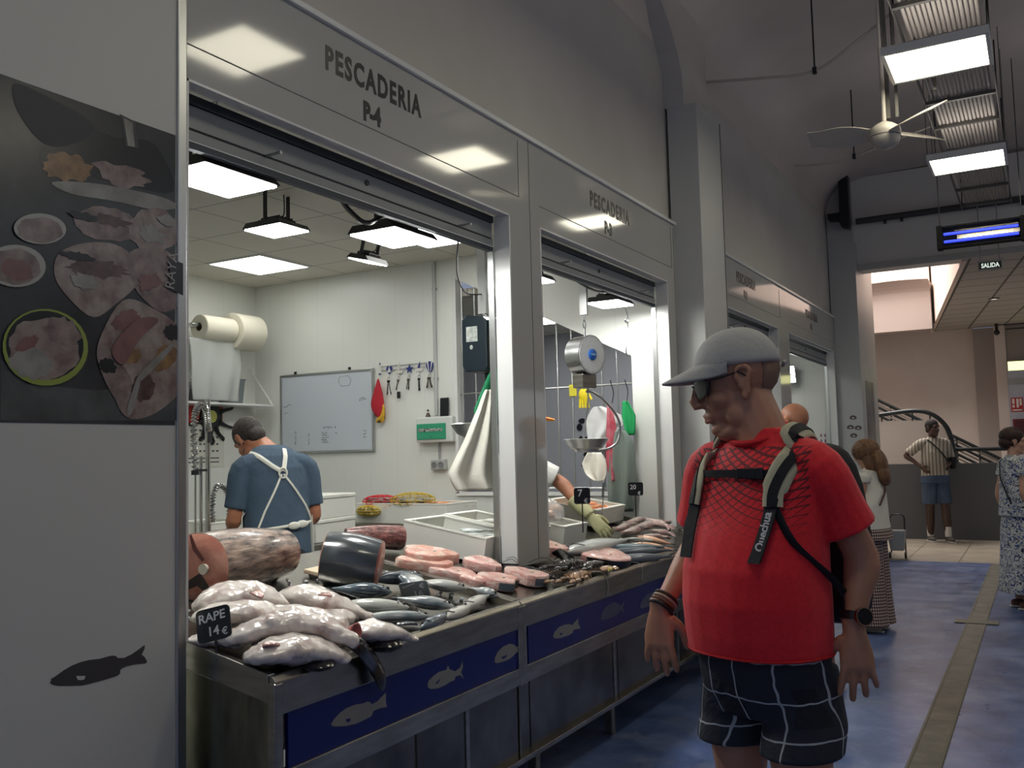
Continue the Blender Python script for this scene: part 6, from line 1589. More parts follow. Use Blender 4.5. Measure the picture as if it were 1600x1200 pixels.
for sy in (1, -1):
    yz = [(sy * .118, 1.468), (sy * .125, 1.455), (sy * .128, 1.43), (sy * .124, 1.40), (sy * .118, 1.36), (sy * .120, 1.325)]
    fr_ = strap_path(yz, .016)
    over = [V(-.115, sy * .085, 1.46), V(-.075, sy * .096, 1.505), V(-.03, sy * .106, 1.512), V(.015, sy * .114, 1.497)]
    path = spline(over + fr_, 4)
    cs = MB(); N_ = len(path); rings = []
    for i, p in enumerate(path):
        d_ = (path[min(i + 1, N_ - 1)] - path[max(i - 1, 0)]).normalized(); nrm = (p - V(-.02, sy * .06, p.z - .06 if p.z > 1.44 else p.z)).normalized()
        sd = d_.cross(nrm).normalized(); nn = sd.cross(d_).normalized()
        if nn.dot(nrm) < 0: nn = -nn
        w_ = .031 * (1 if i < N_ * .85 else .8)
        rings.append([p + sd * (w_ * math.cos(q)) + nn * (.009 * math.sin(q)) for q in (2 * PI * j / 16 for j in range(16))])
    cs.loft(rings); s_o = cs.build('shoulder_strap', M_CREAM, BP, smooth=True)
    cw = MB(); rings = []
    for i, p in enumerate(path):
        d_ = (path[min(i + 1, N_ - 1)] - path[max(i - 1, 0)]).normalized(); nrm = (p - V(-.02, sy * .06, p.z - .06 if p.z > 1.44 else p.z)).normalized()
        sd = d_.cross(nrm).normalized(); nn = sd.cross(d_).normalized()
        if nn.dot(nrm) < 0: nn = -nn
        rings.append([p + sd * a_ + nn * b__ for a_, b__ in ((.012, .006), (.012, .012), (-.012, .012), (-.012, .006))])
    cw.loft(rings); cw.build('webbing', M_PACK, s_o)
    # black adjuster webbing hanging below the pad
    lo = strap_path([(sy * .118, 1.345), (sy * .116, 1.30), (sy * .112, 1.25), (sy * .104, 1.195)], .014)
    cw = MB(); cw.loft([[p + V(-.1 * 0, .017 * 1, 0), p + V(.005, .017, 0), p + V(.005, -.017, 0), p + V(0, -.017, 0)] for p in spline(lo, 4)]); wb_ = cw.build('adjuster_webbing', M_PACK, BP)
    un = [on_torso(rowsM, sy * .12, 1.33, True, .012), on_torso(rowsM, sy * .165, 1.24, True, .012), V(.0, sy * .197, 1.15), V(-.10, sy * .18, 1.08)]
    MB().tube(spline(un, 5), .011, 8, flat=.35, up=(1, 0, 0)).build('lower_webbing', M_PACK, BP, smooth=True)
# chest strap with buckle
cpts = [on_torso(rowsM, y_, 1.405 - .1 * y_ * y_, True, .020) for y_ in [-.125 + .25 * k / 16 for k in range(17)]]
cw = MB(); cw.loft([[p + V(0, 0, .010), p + V(.003, 0, .010), p + V(.003, 0, -.010), p + V(0, 0, -.010)] for p in cpts]); cw.build('chest_strap', M_PACK, BP)
p = on_torso(rowsM, .045, 1.405, True, .024)
MB().box(p, (.012, .05, .026), rz=.35).box(p + V(-.006, .035, 0), (.012, .018, .030), rz=.35).build('buckle', M_BLACK, BP, bevel=.003)
p0 = on_torso(rowsM, .1155, 1.322, True, .0205); p1 = on_torso(rowsM, .112, 1.222, True, .0205)
dn = (p1 - p0).normalized(); ux = -dn; nrm = V(1, .45, 0); nrm = (nrm - ux * nrm.dot(ux)).normalized(); uy = nrm.cross(ux)
text_mesh('lettering', 'Quechua', .027, mat('white_print', srgb(220, 220, 220), .6), frame_m(p1 + uy * -.008 + nrm * .002, ux, uy), BP, .0004, bold=.0007)

# ================= the worker at the back =================
WK = person('fishmonger in a blue T-shirt seen from behind, bending over white boxes', (-3.83, 3.98, 0), 150)
rowsW = [(.90, 0, .13, .13, .19), (1.0, .0, .135, .12, .185), (1.10, .01, .14, .115, .185), (1.22, .03, .135, .12, .185), (1.32, .05, .13, .13, .192), (1.42, .075, .12, .13, .188), (1.49, .10, .10, .115, .155), (1.535, .125, .085, .09, .11), (1.555, .14, .07, .07, .07)]
HW = Matrix.Translation((.235, .10, 1.585)) @ Rz(18) @ Matrix.Rotation(math.radians(42), 4, 'Y') @ Matrix.Rotation(math.radians(-8), 4, 'X')
b = MB(); head_mb(b, HW, 1.0)
limb(b, [(.12, 0, 1.47), (.17, .04, 1.54), (.215, .09, 1.58)], [.08, .064, .062])
b.loft(torso_rings([(z, cx, f * .86, k * .86, w * .86) for z, cx, f, k, w in rowsW]))
wLs, wLe, wLw = V(.06, .185, 1.41), V(.06, .235, 1.14), V(.27, .20, 1.07)
wRs, wRe, wRw = V(.06, -.185, 1.41), V(.04, -.225, 1.14), V(.27, -.18, 1.07)
arm(b, wLs, wLe, wLw); arm(b, wRs, wRe, wRw)
hand_mb(b, wLw, V(.9, -.3, -.3), V(0, -.2, -1), 1, side=-1, curl=.8); hand_mb(b, wRw, V(.9, .3, -.3), V(0, .2, -1), 1, side=1, curl=.8)
for sy in (1, -1): limb(b, [(0, sy * .09, .92), (0, sy * .1, .5), (0, sy * .1, .10)], [.09, .085, .065, .055, .04])
b.build('body', SKN_W, WK, remesh=.007, sm_it=3)
M_BLUT = mat('slate_blue_tshirt', srgb(60, 78, 96), .85, col2=srgb(70, 90, 108), scale=3, bump=.5, bscale=6, bdist=.03)
b = MB(); b.loft(torso_rings(rowsW))
for S_, E_ in ((wLs, wLe), (wRs, wRe)):
    limb(b, [V(.06, S_.y * .5, 1.44), S_, S_ * .45 + E_ * .55, S_ * .2 + E_ * .8], [.074, .072, .068, .066])
b.build('tshirt', M_BLUT, WK, remesh=.007, sm_it=4)
b = MB(); b.loft(torso_rings([(.86, .0, .14, .13, .19), (.93, 0, .14, .13, .185), (.99, 0, .13, .12, .18)]))
for sy in (1, -1): limb(b, [(0, sy * .09, .90), (0, sy * .1, .5), (0, sy * .1, .03)], [.10, .095, .08, .075, .07])
b.build('trousers', mat('dark_trousers', srgb(36, 40, 48), .8), WK, remesh=.009, sm_it=2)
for sy in (1, -1): MB().loft([[V(x_, sy * .1 + w * math.cos(q), .05 + h_ * math.sin(q)) for q in (2 * PI * j / 14 for j in range(14))] for x_, w, h_ in ((-.09, .03, .04), (-.05, .05, .05), (.06, .055, .045), (.14, .045, .035), (.18, .02, .02))]).build('rubber_boot', mat('white_rubber_boot', srgb(200, 200, 196), .5), WK, smooth=True)
M_HAIRD = mat('short_dark_hair', srgb(34, 28, 26), .7, col2=srgb(66, 58, 54), scale=60, bump=.5, bscale=160)
b = MB(); b.ball((-.020, 0, .045), (.104, .083, .096), 24)
for q in (-1, 1): b.ball((.0, q * .070, .0), (.022, .012, .028), 10)
b.ball((-.07, 0, -.02), (.05, .06, .05), 14)
bb_ = MB(); bb_.add(b.v, b.f, HW); ho = bb_.build('hair', M_HAIRD, WK, remesh=.006, sm_it=3)
bd = MB(); bd.ball((.05, 0, -.088), (.048, .050, .036), 16); bd.ball((.02, .048, -.07), (.03, .015, .04), 10); bd.ball((.02, -.048, -.07), (.03, .015, .04), 10)
b2 = MB(); b2.add(bd.v, bd.f, HW); b2.build('beard', M_HAIRD, WK, smooth=True)
# apron straps across the back, waist band, buckles
M_APR = mat('white_apron_plastic', srgb(226, 226, 214), .4)
def bk(y_, z_, off=.012): return on_torso(rowsW, y_, z_, False, off)
AP = thing('apron', 'white apron with crossed back straps worn by the fishmonger in blue', 'apron', (-3.83, 3.98, 0), rz=math.radians(150))
for (pts, r_) in (([(.135, 1.51), (.10, 1.48), (.05, 1.435), (.0, 1.40)], .013), ([(-.045, 1.53), (-.035, 1.48), (-.02, 1.43), (-.012, 1.40)], .013),
                  ([(.0, 1.385), (.05, 1.28), (.10, 1.18), (.135, 1.09)], .006), ([(-.012, 1.385), (-.08, 1.29), (-.14, 1.20), (-.178, 1.12)], .006)):
    path = []
    for a_, b_ in zip(pts, pts[1:]):
        for k in range(5): f = k / 5; path.append(bk(a_[0] * (1 - f) + b_[0] * f, a_[1] * (1 - f) + b_[1] * f))
    path.append(bk(*pts[-1]))
    MB().tube(path, r_, 8, flat=.3, up=(1, 0, 0)).build('strap', M_APR, AP, smooth=True)
c_ = bk(-.006, 1.392, .018)
MB().tube([c_ + V(0, .022 * math.cos(q), .028 * math.sin(q)) for q in (2 * PI * j / 20 for j in range(20))], .006, 8, closed=True).build('ring_buckle', M_APR, AP, smooth=True)
path = [bk(y_, z_, .014) for y_, z_ in [(.16 - .34 * k / 16, 1.075 + .035 * k / 16) for k in range(17)]]
MB().tube(path, .008, 8, flat=.35, up=(1, 0, 0)).build('waist_band', M_APR, AP, smooth=True)
for yy, zz in ((-.055, 1.094), (-.105, 1.10)):
    c_ = bk(yy, zz, .02); MB().ball(c_, (.008, .036, .022), 12).build('clip_buckle', M_APR, AP, smooth=True)
fr_ = MB(); N_ = 9
vs = []; 
for i, zz in enumerate((.55, .8, .95, 1.05, 1.15, 1.25)):
    for j in range(N_):
        q = -1.65 + 3.3 * j / (N_ - 1); _, cx, f_, b__, hw = torso_at(rowsW, zz)
        vs.append(Vector((cx + (f_ + .025) * math.cos(q), (hw + .02) * math.sin(q) * (1 if zz < 1.2 else .6), zz)))
fr_.add(vs, [(i * N_ + j, i * N_ + j + 1, (i + 1) * N_ + j + 1, (i + 1) * N_ + j) for i in range(5) for j in range(N_ - 1)])
fo = fr_.build('bib', M_APR, AP, smooth=True); fo.modifiers.new('s', 'SOLIDIFY').thickness = .003

# ================= vendor behind the post, arm over the counter =================
VD = person('vendor in a white T-shirt mostly behind the post, reaching out one gloved arm', (-3.12, 5.42, 0), 30)
rowsV = [(z, cx * .3 + .02, f, k, w) for z, cx, f, k, w in rowsW]
HV = Matrix.Translation((.10, .05, 1.665)) @ Rz(15) @ Matrix.Rotation(math.radians(8), 4, 'Y')
vi = Matrix.Translation((-3.12, 5.42, 0)) @ Rz(30); vinv = vi.inverted()
def vl(*p): return vinv @ Vector(p)
vS, vE, vW_ = vl(-3.00, 5.32, 1.42), vl(-2.77, 5.47, 1.27), vl(-2.57, 5.43, 1.09)
b = MB(); head_mb(b, HV, .98); limb(b, [(.02, 0, 1.44), (.02, 0, 1.52), (.025, 0, 1.6)], [.08, .062, .06])
b.loft(torso_rings([(z, cx, f * .86, k * .86, w * .86) for z, cx, f, k, w in rowsV]))
arm(b, vS, vE, vW_, (.06, .055, .048, .045, .048, .040, .031, .029))
arm(b, V(.02, .20, 1.41), V(-.05, .24, 1.15), V(.02, .22, .90)); hand_mb(b, V(.02, .22, .90), V(.2, 0, -1), V(0, -1, 0), 1, curl=.7)
for sy in (1, -1): limb(b, [(0, sy * .09, .92), (0, sy * .1, .5), (0, sy * .1, .05)], [.09, .085, .065, .055, .04])
b.build('body', SKN_W, VD, remesh=.006, sm_it=3)
b = MB(); b.loft(torso_rings(rowsV))
limb(b, [V(.04, -.1, 1.44), vS, vS * .5 + vE * .5, vS * .16 + vE * .84], [.085, .088, .090, .088])
limb(b, [V(.02, .1, 1.44), V(.02, .20, 1.41), V(.025, .235, 1.24)], [.085, .088, .085])
b.build('tshirt', mat('white_tshirt', srgb(226, 226, 222), .8, bump=.4, bscale=7, bdist=.02), VD, remesh=.007, sm_it=3)
b = MB(); b.loft(torso_rings([(.86, .0, .14, .13, .19), (.93, 0, .14, .13, .185), (.99, 0, .13, .12, .18)]))
for sy in (1, -1): limb(b, [(0, sy * .09, .90), (0, sy * .1, .5), (0, sy * .1, .03)], [.10, .095, .08, .075, .07])
b.build('trousers', mat('dark_trousers', (0,) * 3), VD, remesh=.01, sm_it=2)
cp = MB(); cp.ball((-.01, 0, .075), (.11, .088, .075), 20); c2 = MB(); c2.add(cp.v, cp.f, HV); co = c2.build('cap', mat('red_cap', srgb(196, 30, 30), .7), VD, smooth=True)
vb = MB(); vb.ball((.125, 0, .055), (.095, .070, .014), 16); c2 = MB(); c2.add(vb.v, vb.f, HV); c2.build('visor', mat('yellow_red_visor', srgb(214, 52, 34), .7, col2=srgb(232, 180, 50), scale=10), co, smooth=True)
# latex glove on the outstretched hand: wrist cuff + hand bent down on the fish
gv = MB()
limb(gv, [vl(-2.66, 5.445, 1.165), vl(-2.60, 5.435, 1.11), vl(-2.545, 5.43, 1.06)], [.056, .048, .038])
hand_mb(gv, vl(-2.54, 5.43, 1.055), vl(-2.455, 5.46, .955) - vl(-2.54, 5.43, 1.055), vinv.to_3x3() @ V(-.55, .72, -.42), 1.15, side=-1, curl=.32, spread=.14)
gv.build('latex_glove', mat('pale_latex_glove', srgb(206, 206, 158), .5, bump=.3, bscale=30), VD, remesh=.005, sm_it=2)

# ================= simpler figures farther down the aisle =================
def figure(label, loc, yaw, H, skn, top, bottom, hair, pose='stand', girth=1.0, sleeve=.75, long_skirt=False, hairlen=0.0, headyaw=0, shoes=None, dress=False, armsL=None, armsR=None, bald=False, socks=False, shorts=False, legx=(0, 0), pitch=0):
    t = person(label, loc, yaw, s=H / 1.75); g = girth
    rows = [(.90, 0, .12 * g, .12 * g, .175 * g), (1.0, .0, .125 * g, .11 * g, .17 * g), (1.15, .01, .125 * g, .11 * g, .17 * g), (1.28, .01, .12 * g, .11 * g, .178), (1.38, 0, .105, .105, .18), (1.44, -.01, .085, .09, .15), (1.48, -.015, .06, .07, .085), (1.5, -.015, .05, .06, .06)]
    Hm = Matrix.Translation((.015, 0, 1.62)) @ Rz(headyaw) @ Matrix.Rotation(math.radians(pitch), 4, 'Y')
    b = MB(); head_mb(b, Hm, .96); limb(b, [(-.015, 0, 1.42), (-.01, 0, 1.5), (0, 0, 1.58)], [.08, .056, .056])
    b.loft(torso_rings([(z, cx, f * .86, k * .86, w * .86) for z, cx, f, k, w in rows]))
    aL = armsL or (V(0, .18, 1.40), V(-.03, .22, 1.13), V(.06, .21, .92)); aR = armsR or (V(0, -.18, 1.40), V(-.03, -.22, 1.13), V(.06, -.21, .92))
    for (S_, E_, W_), sd in ((aL, 1), (aR, -1)):
        arm(b, S_, E_, W_, (.05, .045, .038, .036, .038, .032, .025, .024)); hand_mb(b, W_, (W_ - E_) + V(0, 0, -.05), V(-.2, -sd, 0), .95, side=sd, curl=.4)
    for sy, lx in ((1, legx[0]), (-1, legx[1])):
        limb(b, [(0, sy * .085, .90), (lx * .5 + .01, sy * .09, .5), (lx, sy * .09, .08)], [.085, .078, .058, .055, .036])
    b.build('body', skn, t, remesh=.008, sm_it=2)
    k0 = 1 - .0
    b = MB(); b.loft(torso_rings(rows))
    for (S_, E_, W_) in (aL, aR): limb(b, [V(-.01, S_.y * .5, 1.42), S_, S_ * (1 - sleeve * .5) + E_ * sleeve * .5, S_ * (1 - sleeve) + E_ * sleeve], [.07, .068, .066, .066])
    if dress:
        b.loft(torso_rings([(.16, .0, .20, .20, .24), (.5, 0, .18, .17, .22), (.8, 0, .15, .15, .20), (.95, 0, .13, .12, .18), (1.1, .01, .12, .11, .165)]))
    b.build('dress' if dress else 'top', top, t, remesh=.008, sm_it=3)
    if bottom is not None:
        b = MB(); b.loft(torso_rings([(.84, .0, .13 * g, .13 * g, .18 * g), (.93, 0, .128 * g, .12 * g, .175 * g), (.96, 0, .12 * g, .11 * g, .17 * g)]))
        for sy, lx in ((1, legx[0]), (-1, legx[1])):
            if long_skirt: limb(b, [(0, sy * .07, .90), (lx * .5, sy * .09, .5), (lx, sy * .11, .06)], [.11, .115, .12, .13, .145])
            elif shorts: limb(b, [(0, sy * .085, .90), (lx * .3, sy * .09, .66), (lx * .4, sy * .09, .54)], [.10, .10, .10])
            else: limb(b, [(0, sy * .085, .90), (lx * .5, sy * .09, .5), (lx, sy * .09, .06)], [.10, .09, .08, .075, .07])
        b.build('shorts' if shorts else 'trousers', bottom, t, remesh=.008, sm_it=2)
    sm = shoes or mat('dark_shoe', srgb(40, 40, 44), .6)
    for sy, lx in ((1, legx[0]), (-1, legx[1])):
        b = MB(); b.loft([[Vector((lx + x_, sy * .095 + w * math.cos(q), .045 + h_ * math.sin(q) - .004)) for q in (2 * PI * j / 14 for j in range(14))] for x_, w, h_ in ((-.08, .022, .028), (-.05, .036, .042), (.02, .042, .045), (.08, .046, .034), (.16, .028, .022))])
        s1 = b.build('shoe', sm, t, sub=1)
        MB().loft([[Vector((lx + x_, sy * .095 + w * math.cos(q), .010 + .010 * math.sin(q))) for q in (2 * PI * j / 14 for j in range(14))] for x_, w in ((-.09, .028), (-.05, .042), (.02, .046), (.08, .05), (.168, .03))]).build('sole', mat('white_sole', (0,) * 3), s1, smooth=True)
        if socks: MB().cyl((lx - .005, sy * .09, .15), .045, .14, 14).build('sock', mat('white_sock', srgb(210, 210, 205), .9), t, smooth=True)
    if not bald:
        b = MB(); b.ball((-.022, 0, .045), (.104, .084, .094), 20)
        for q in (-1, 1): b.ball((-.02, q * .068, .0), (.03, .016, .04), 10)
        b.ball((-.07, 0, -.02), (.045, .06, .05), 14)
        if hairlen:
            b.ball((-.01, 0, .04), (.13, .115, .11), 20); b.ball((-.095, 0, -.10), (.075, .115, .14), 16); b.ball((-.10, 0, -hairlen), (.06, .11, .13), 16)
            for q in (-1, 1): b.ball((-.015, q * .072, -.07), (.05, .03, .12), 12); b.ball((.0, q * .07, -hairlen + .03), (.03, .02, .09), 12)
        h2 = MB(); h2.add(b.v, b.f, Hm); h2.build('hair', hair, t, remesh=.007, sm_it=2)
    return t, Hm, rows
M_HB = mat('long_brown_hair', srgb(92, 62, 40), .5, col2=srgb(138, 100, 66), scale=14, stretch=(3, 3, .3), bump=.5, bscale=40)
m_chk = bpy.data.materials.new('checked_cloth'); m_chk.use_nodes = True
t = NT(m_chk); x, y, z = t.xyz()
def st_(v, per, w): return t.math('LESS_THAN', t.math('FRACT', t.math('DIVIDE', t.math('ADD', v, 5), per)), w)
f_ = t.math('MULTIPLY', t.math('ADD', st_(t.math('ADD', x, y), .028, .5), st_(z, .028, .5)), .5)
t.l.new(t.ramp(f_, [(.2, srgb(206, 190, 178)), (.5, srgb(128, 104, 100)), (.8, srgb(46, 34, 38))]), t.b.inputs['Base Color']); t.b.inputs['Roughness'].default_value = .85
M_WB = mat('white_blouse', srgb(226, 222, 210), .8, bump=.5, bscale=7, bdist=.03)
wmn, Hw, rw = figure('woman in a white frilled blouse and long checked trousers, with long brown hair', (-1.235, 7.9, 0), 172, 1.50, SKN_L, M_WB, m_chk, M_HB, girth=1.38, sleeve=.12, long_skirt=True, hairlen=.2, headyaw=8, shoes=mat('beige_shoe', srgb(206, 186, 150), .7), armsL=(V(0, .17, 1.40), V(.03, .21, 1.14), V(.20, .17, 1.10)), armsR=(V(0, -.17, 1.40), V(.03, -.21, 1.14), V(.2, -.17, 1.08)), pitch=14)
for sy in (1, -1):
    fr_ = MB(); fr_.tube([V(.05 * math.cos(q), sy * .178 + .010 * math.sin(5 * q), 1.405 + .065 * math.sin(q)) for q in (2 * PI * j / 30 for j in range(30))], .012, 6, closed=True); fr_.build('shoulder_frill', M_WB, wmn, smooth=True)
MB().tube([on_torso(rw, y_, 1.46 - .30 * k / 10, False, .02) for k, y_ in enumerate([-.10 + .25 * j / 10 for j in range(11)])], .009, 6).build('bag_strap', mat('brown_leather', srgb(84, 50, 42), .5), wmn, smooth=True)
m_flo = bpy.data.materials.new('blue_white_floral'); m_flo.use_nodes = True
t = NT(m_flo)
vn = t.node('ShaderNodeTexVoronoi', feature='DISTANCE_TO_EDGE'); t.l.new(t.coord(), vn.inputs[0]); vn.inputs['Scale'].default_value = 22
n_ = t.noise(16, 3, dist=2.5)
c_ = t.ramp(n_, [(.40, srgb(24, 32, 66)), (.46, srgb(214, 216, 210)), (.54, srgb(206, 210, 208)), (.57, srgb(70, 92, 150)), (.70, srgb(30, 44, 92))])
t.l.new(c_, t.b.inputs['Base Color']); t.b.inputs['Roughness'].default_value = .85
M_HD = mat('dark_brown_hair', srgb(40, 24, 20), .6, col2=srgb(66, 40, 32), scale=30, bump=.5, bscale=80)
flw, Hf, rf = figure('woman in a blue and white floral dress at the right, short dark hair', (-.235, 9.4, 0), 25, 1.57, SKN_L, m_flo, None, M_HD, girth=1.3, sleeve=.4, dress=True, headyaw=-20, armsL=(V(-.02, .18, 1.40), V(-.07, .235, 1.12), V(-.03, .22, .88)), shoes=mat('brown_sandal', srgb(96, 60, 50), .6))
b = MB(); b.ball((-.03, 0, .07), (.115, .098, .09), 20); b.ball((-.08, 0, .0), (.07, .085, .07), 16); h2 = MB(); h2.add(b.v, b.f, Hf); h2.build('curls', M_HD, flw, remesh=.008, sm_it=1)
MB().tube([on_torso(rf, y_, 1.47 - .44 * k / 12, False, .02) for k, y_ in enumerate([.10 - .26 * j / 12 for j in range(13)])], .012, 6, flat=.4, up=(1, 0, 0)).build('bag_strap', M_PACK, flw, smooth=True)
m_str = bpy.data.materials.new('striped_shirt'); m_str.use_nodes = True
t = NT(m_str); x, y, z = t.xyz()
q1 = t.math('LESS_THAN', t.math('FRACT', t.math('DIVIDE', t.math('ADD', t.math('ADD', y, t.math('MULTIPLY', x, .6)), 5), .052)), .35)
t.l.new(t.mix(q1, srgb(178, 172, 158), srgb(112, 106, 96)), t.b.inputs['Base Color']); t.b.inputs['Roughness'].default_value = .85
mn2, Hm2, r2 = figure('man in a striped shirt and denim shorts leaning by the grey wall, hand on hip', (-1.44, 15.25, 0), -62, 1.82, SKN_D, m_str, mat('denim', srgb(58, 74, 98), .85, col2=srgb(74, 92, 116), scale=8), mat('black_short_hair', srgb(18, 16, 16), .8), girth=1.12, sleeve=.8, shorts=True, socks=True, headyaw=20,
    armsR=(V(0, -.19, 1.40), V(-.10, -.36, 1.24), V(.06, -.22, 1.08)), armsL=(V(0, .18, 1.40), V(.02, .24, 1.14), V(.16, .14, 1.10)), legx=(.12, -.05), shoes=mat('grey_sneaker', srgb(96, 92, 86), .7))
MB().tube([on_torso(r2, y_, 1.46 - .36 * k / 10, True, .02) for k, y_ in enumerate([-.10 + .27 * j / 10 for j in range(11)])], .01, 6).build('bag_strap', M_PACK, mn2, smooth=True)
MB().box((.10, .215, 1.12), (.10, .05, .17)).build('shoulder_bag', M_PACK, mn2, bevel=.012)
figure('bald man behind the man in red, only his crown and one shoe in view', (-1.335, 5.88, 0), 160, 1.745, SKN_W, mat('olive_shirt', srgb(92, 96, 80), .85), mat('khaki_shorts', srgb(132, 120, 96), .85), M_HAIRD, bald=True, shorts=True, legx=(-.02, -.10), shoes=mat('dark_shoe', srgb(40, 40, 44), .6))
figure('dark haired person hidden behind the man in red, hair showing by his neck', (-1.62, 6.25, 0), 175, 1.66, SKN_L, mat('grey_top', srgb(110, 110, 116), .85), mat('dark_trousers', (0,) * 3), M_HD)
# ------------------------------------------------------------------ poster on the left panel
def wallp(pts): return [AX(u, v, XW) for u, v in pts]
PT = thing('fish_poster', 'large photo print of skate wings and bowls on dark slate, on the left panel', 'poster', (XW, 1.0, 2.0))
MP_D = mat('print_dark', srgb(66, 70, 74), .22, col2=srgb(40, 43, 47), scale=3)
MP = {
 'flesh': mat('print_flesh', srgb(146, 132, 128), .22, col2=srgb(104, 88, 86), scale=17),
 'flesh2': mat('print_flesh_light', srgb(156, 146, 140), .22, col2=srgb(116, 98, 94), scale=15),
 'pink': mat('print_pink', srgb(134, 98, 96), .22, col2=srgb(112, 84, 82), scale=16),
 'bowl': mat('print_bowl_white', srgb(160, 160, 154), .22), 'green': mat('print_green', srgb(142, 156, 78), .22),
 'tile': mat('print_wet_slate', srgb(88, 92, 94), .22, col2=srgb(62, 66, 68), scale=7), 'red': mat('print_brown', srgb(104, 84, 80), .22, col2=srgb(76, 60, 58), scale=20),
 'grey': mat('print_grey', srgb(104, 108, 110), .22, col2=srgb(76, 80, 84), scale=6), 'dk': mat('print_black', srgb(34, 38, 42), .22), 'or': mat('print_orange', srgb(146, 116, 80), .22, col2=srgb(110, 84, 62), scale=20), 'chalk': mat('print_chalk', srgb(150, 150, 146), .22),
 'white': mat('print_pale', srgb(150, 150, 146), .22, col2=srgb(120, 118, 112), scale=10)}
def sheet(name, pts, mt, lift, parent=PT, th=.0006):
    o = Vector(PT.location)
    w = [p - o + V(lift, 0, 0) for p in pts]
    return MB().poly3(w, (th, 0, 0)).build(name, mt, parent)
zt_, zb_ = 2.474, 1.580
o = Vector(PT.location)
base = MB().poly3([V(.0008, .05, zb_ - o.z), V(.0008, .925, zb_ - o.z), V(.0008, .925, zt_ - o.z), V(.0008, .05, zt_ - o.z)], (.001, 0, 0)).build('print_sheet', MP_D, PT)
def circ(u, v, ru, rv, rot=0.0, n=28, wob=0.0, seed=1):
    rn = random.Random(seed); out = []
    for k in range(n):
        a_ = 2 * PI * k / n; r_ = 1 + (rn.uniform(-wob, wob) if wob else 0); x_, y_ = ru * math.cos(a_) * r_, rv * math.sin(a_) * r_
        out.append((u + x_ * math.cos(rot) - y_ * math.sin(rot), v + x_ * math.sin(rot) + y_ * math.cos(rot)))
    return out
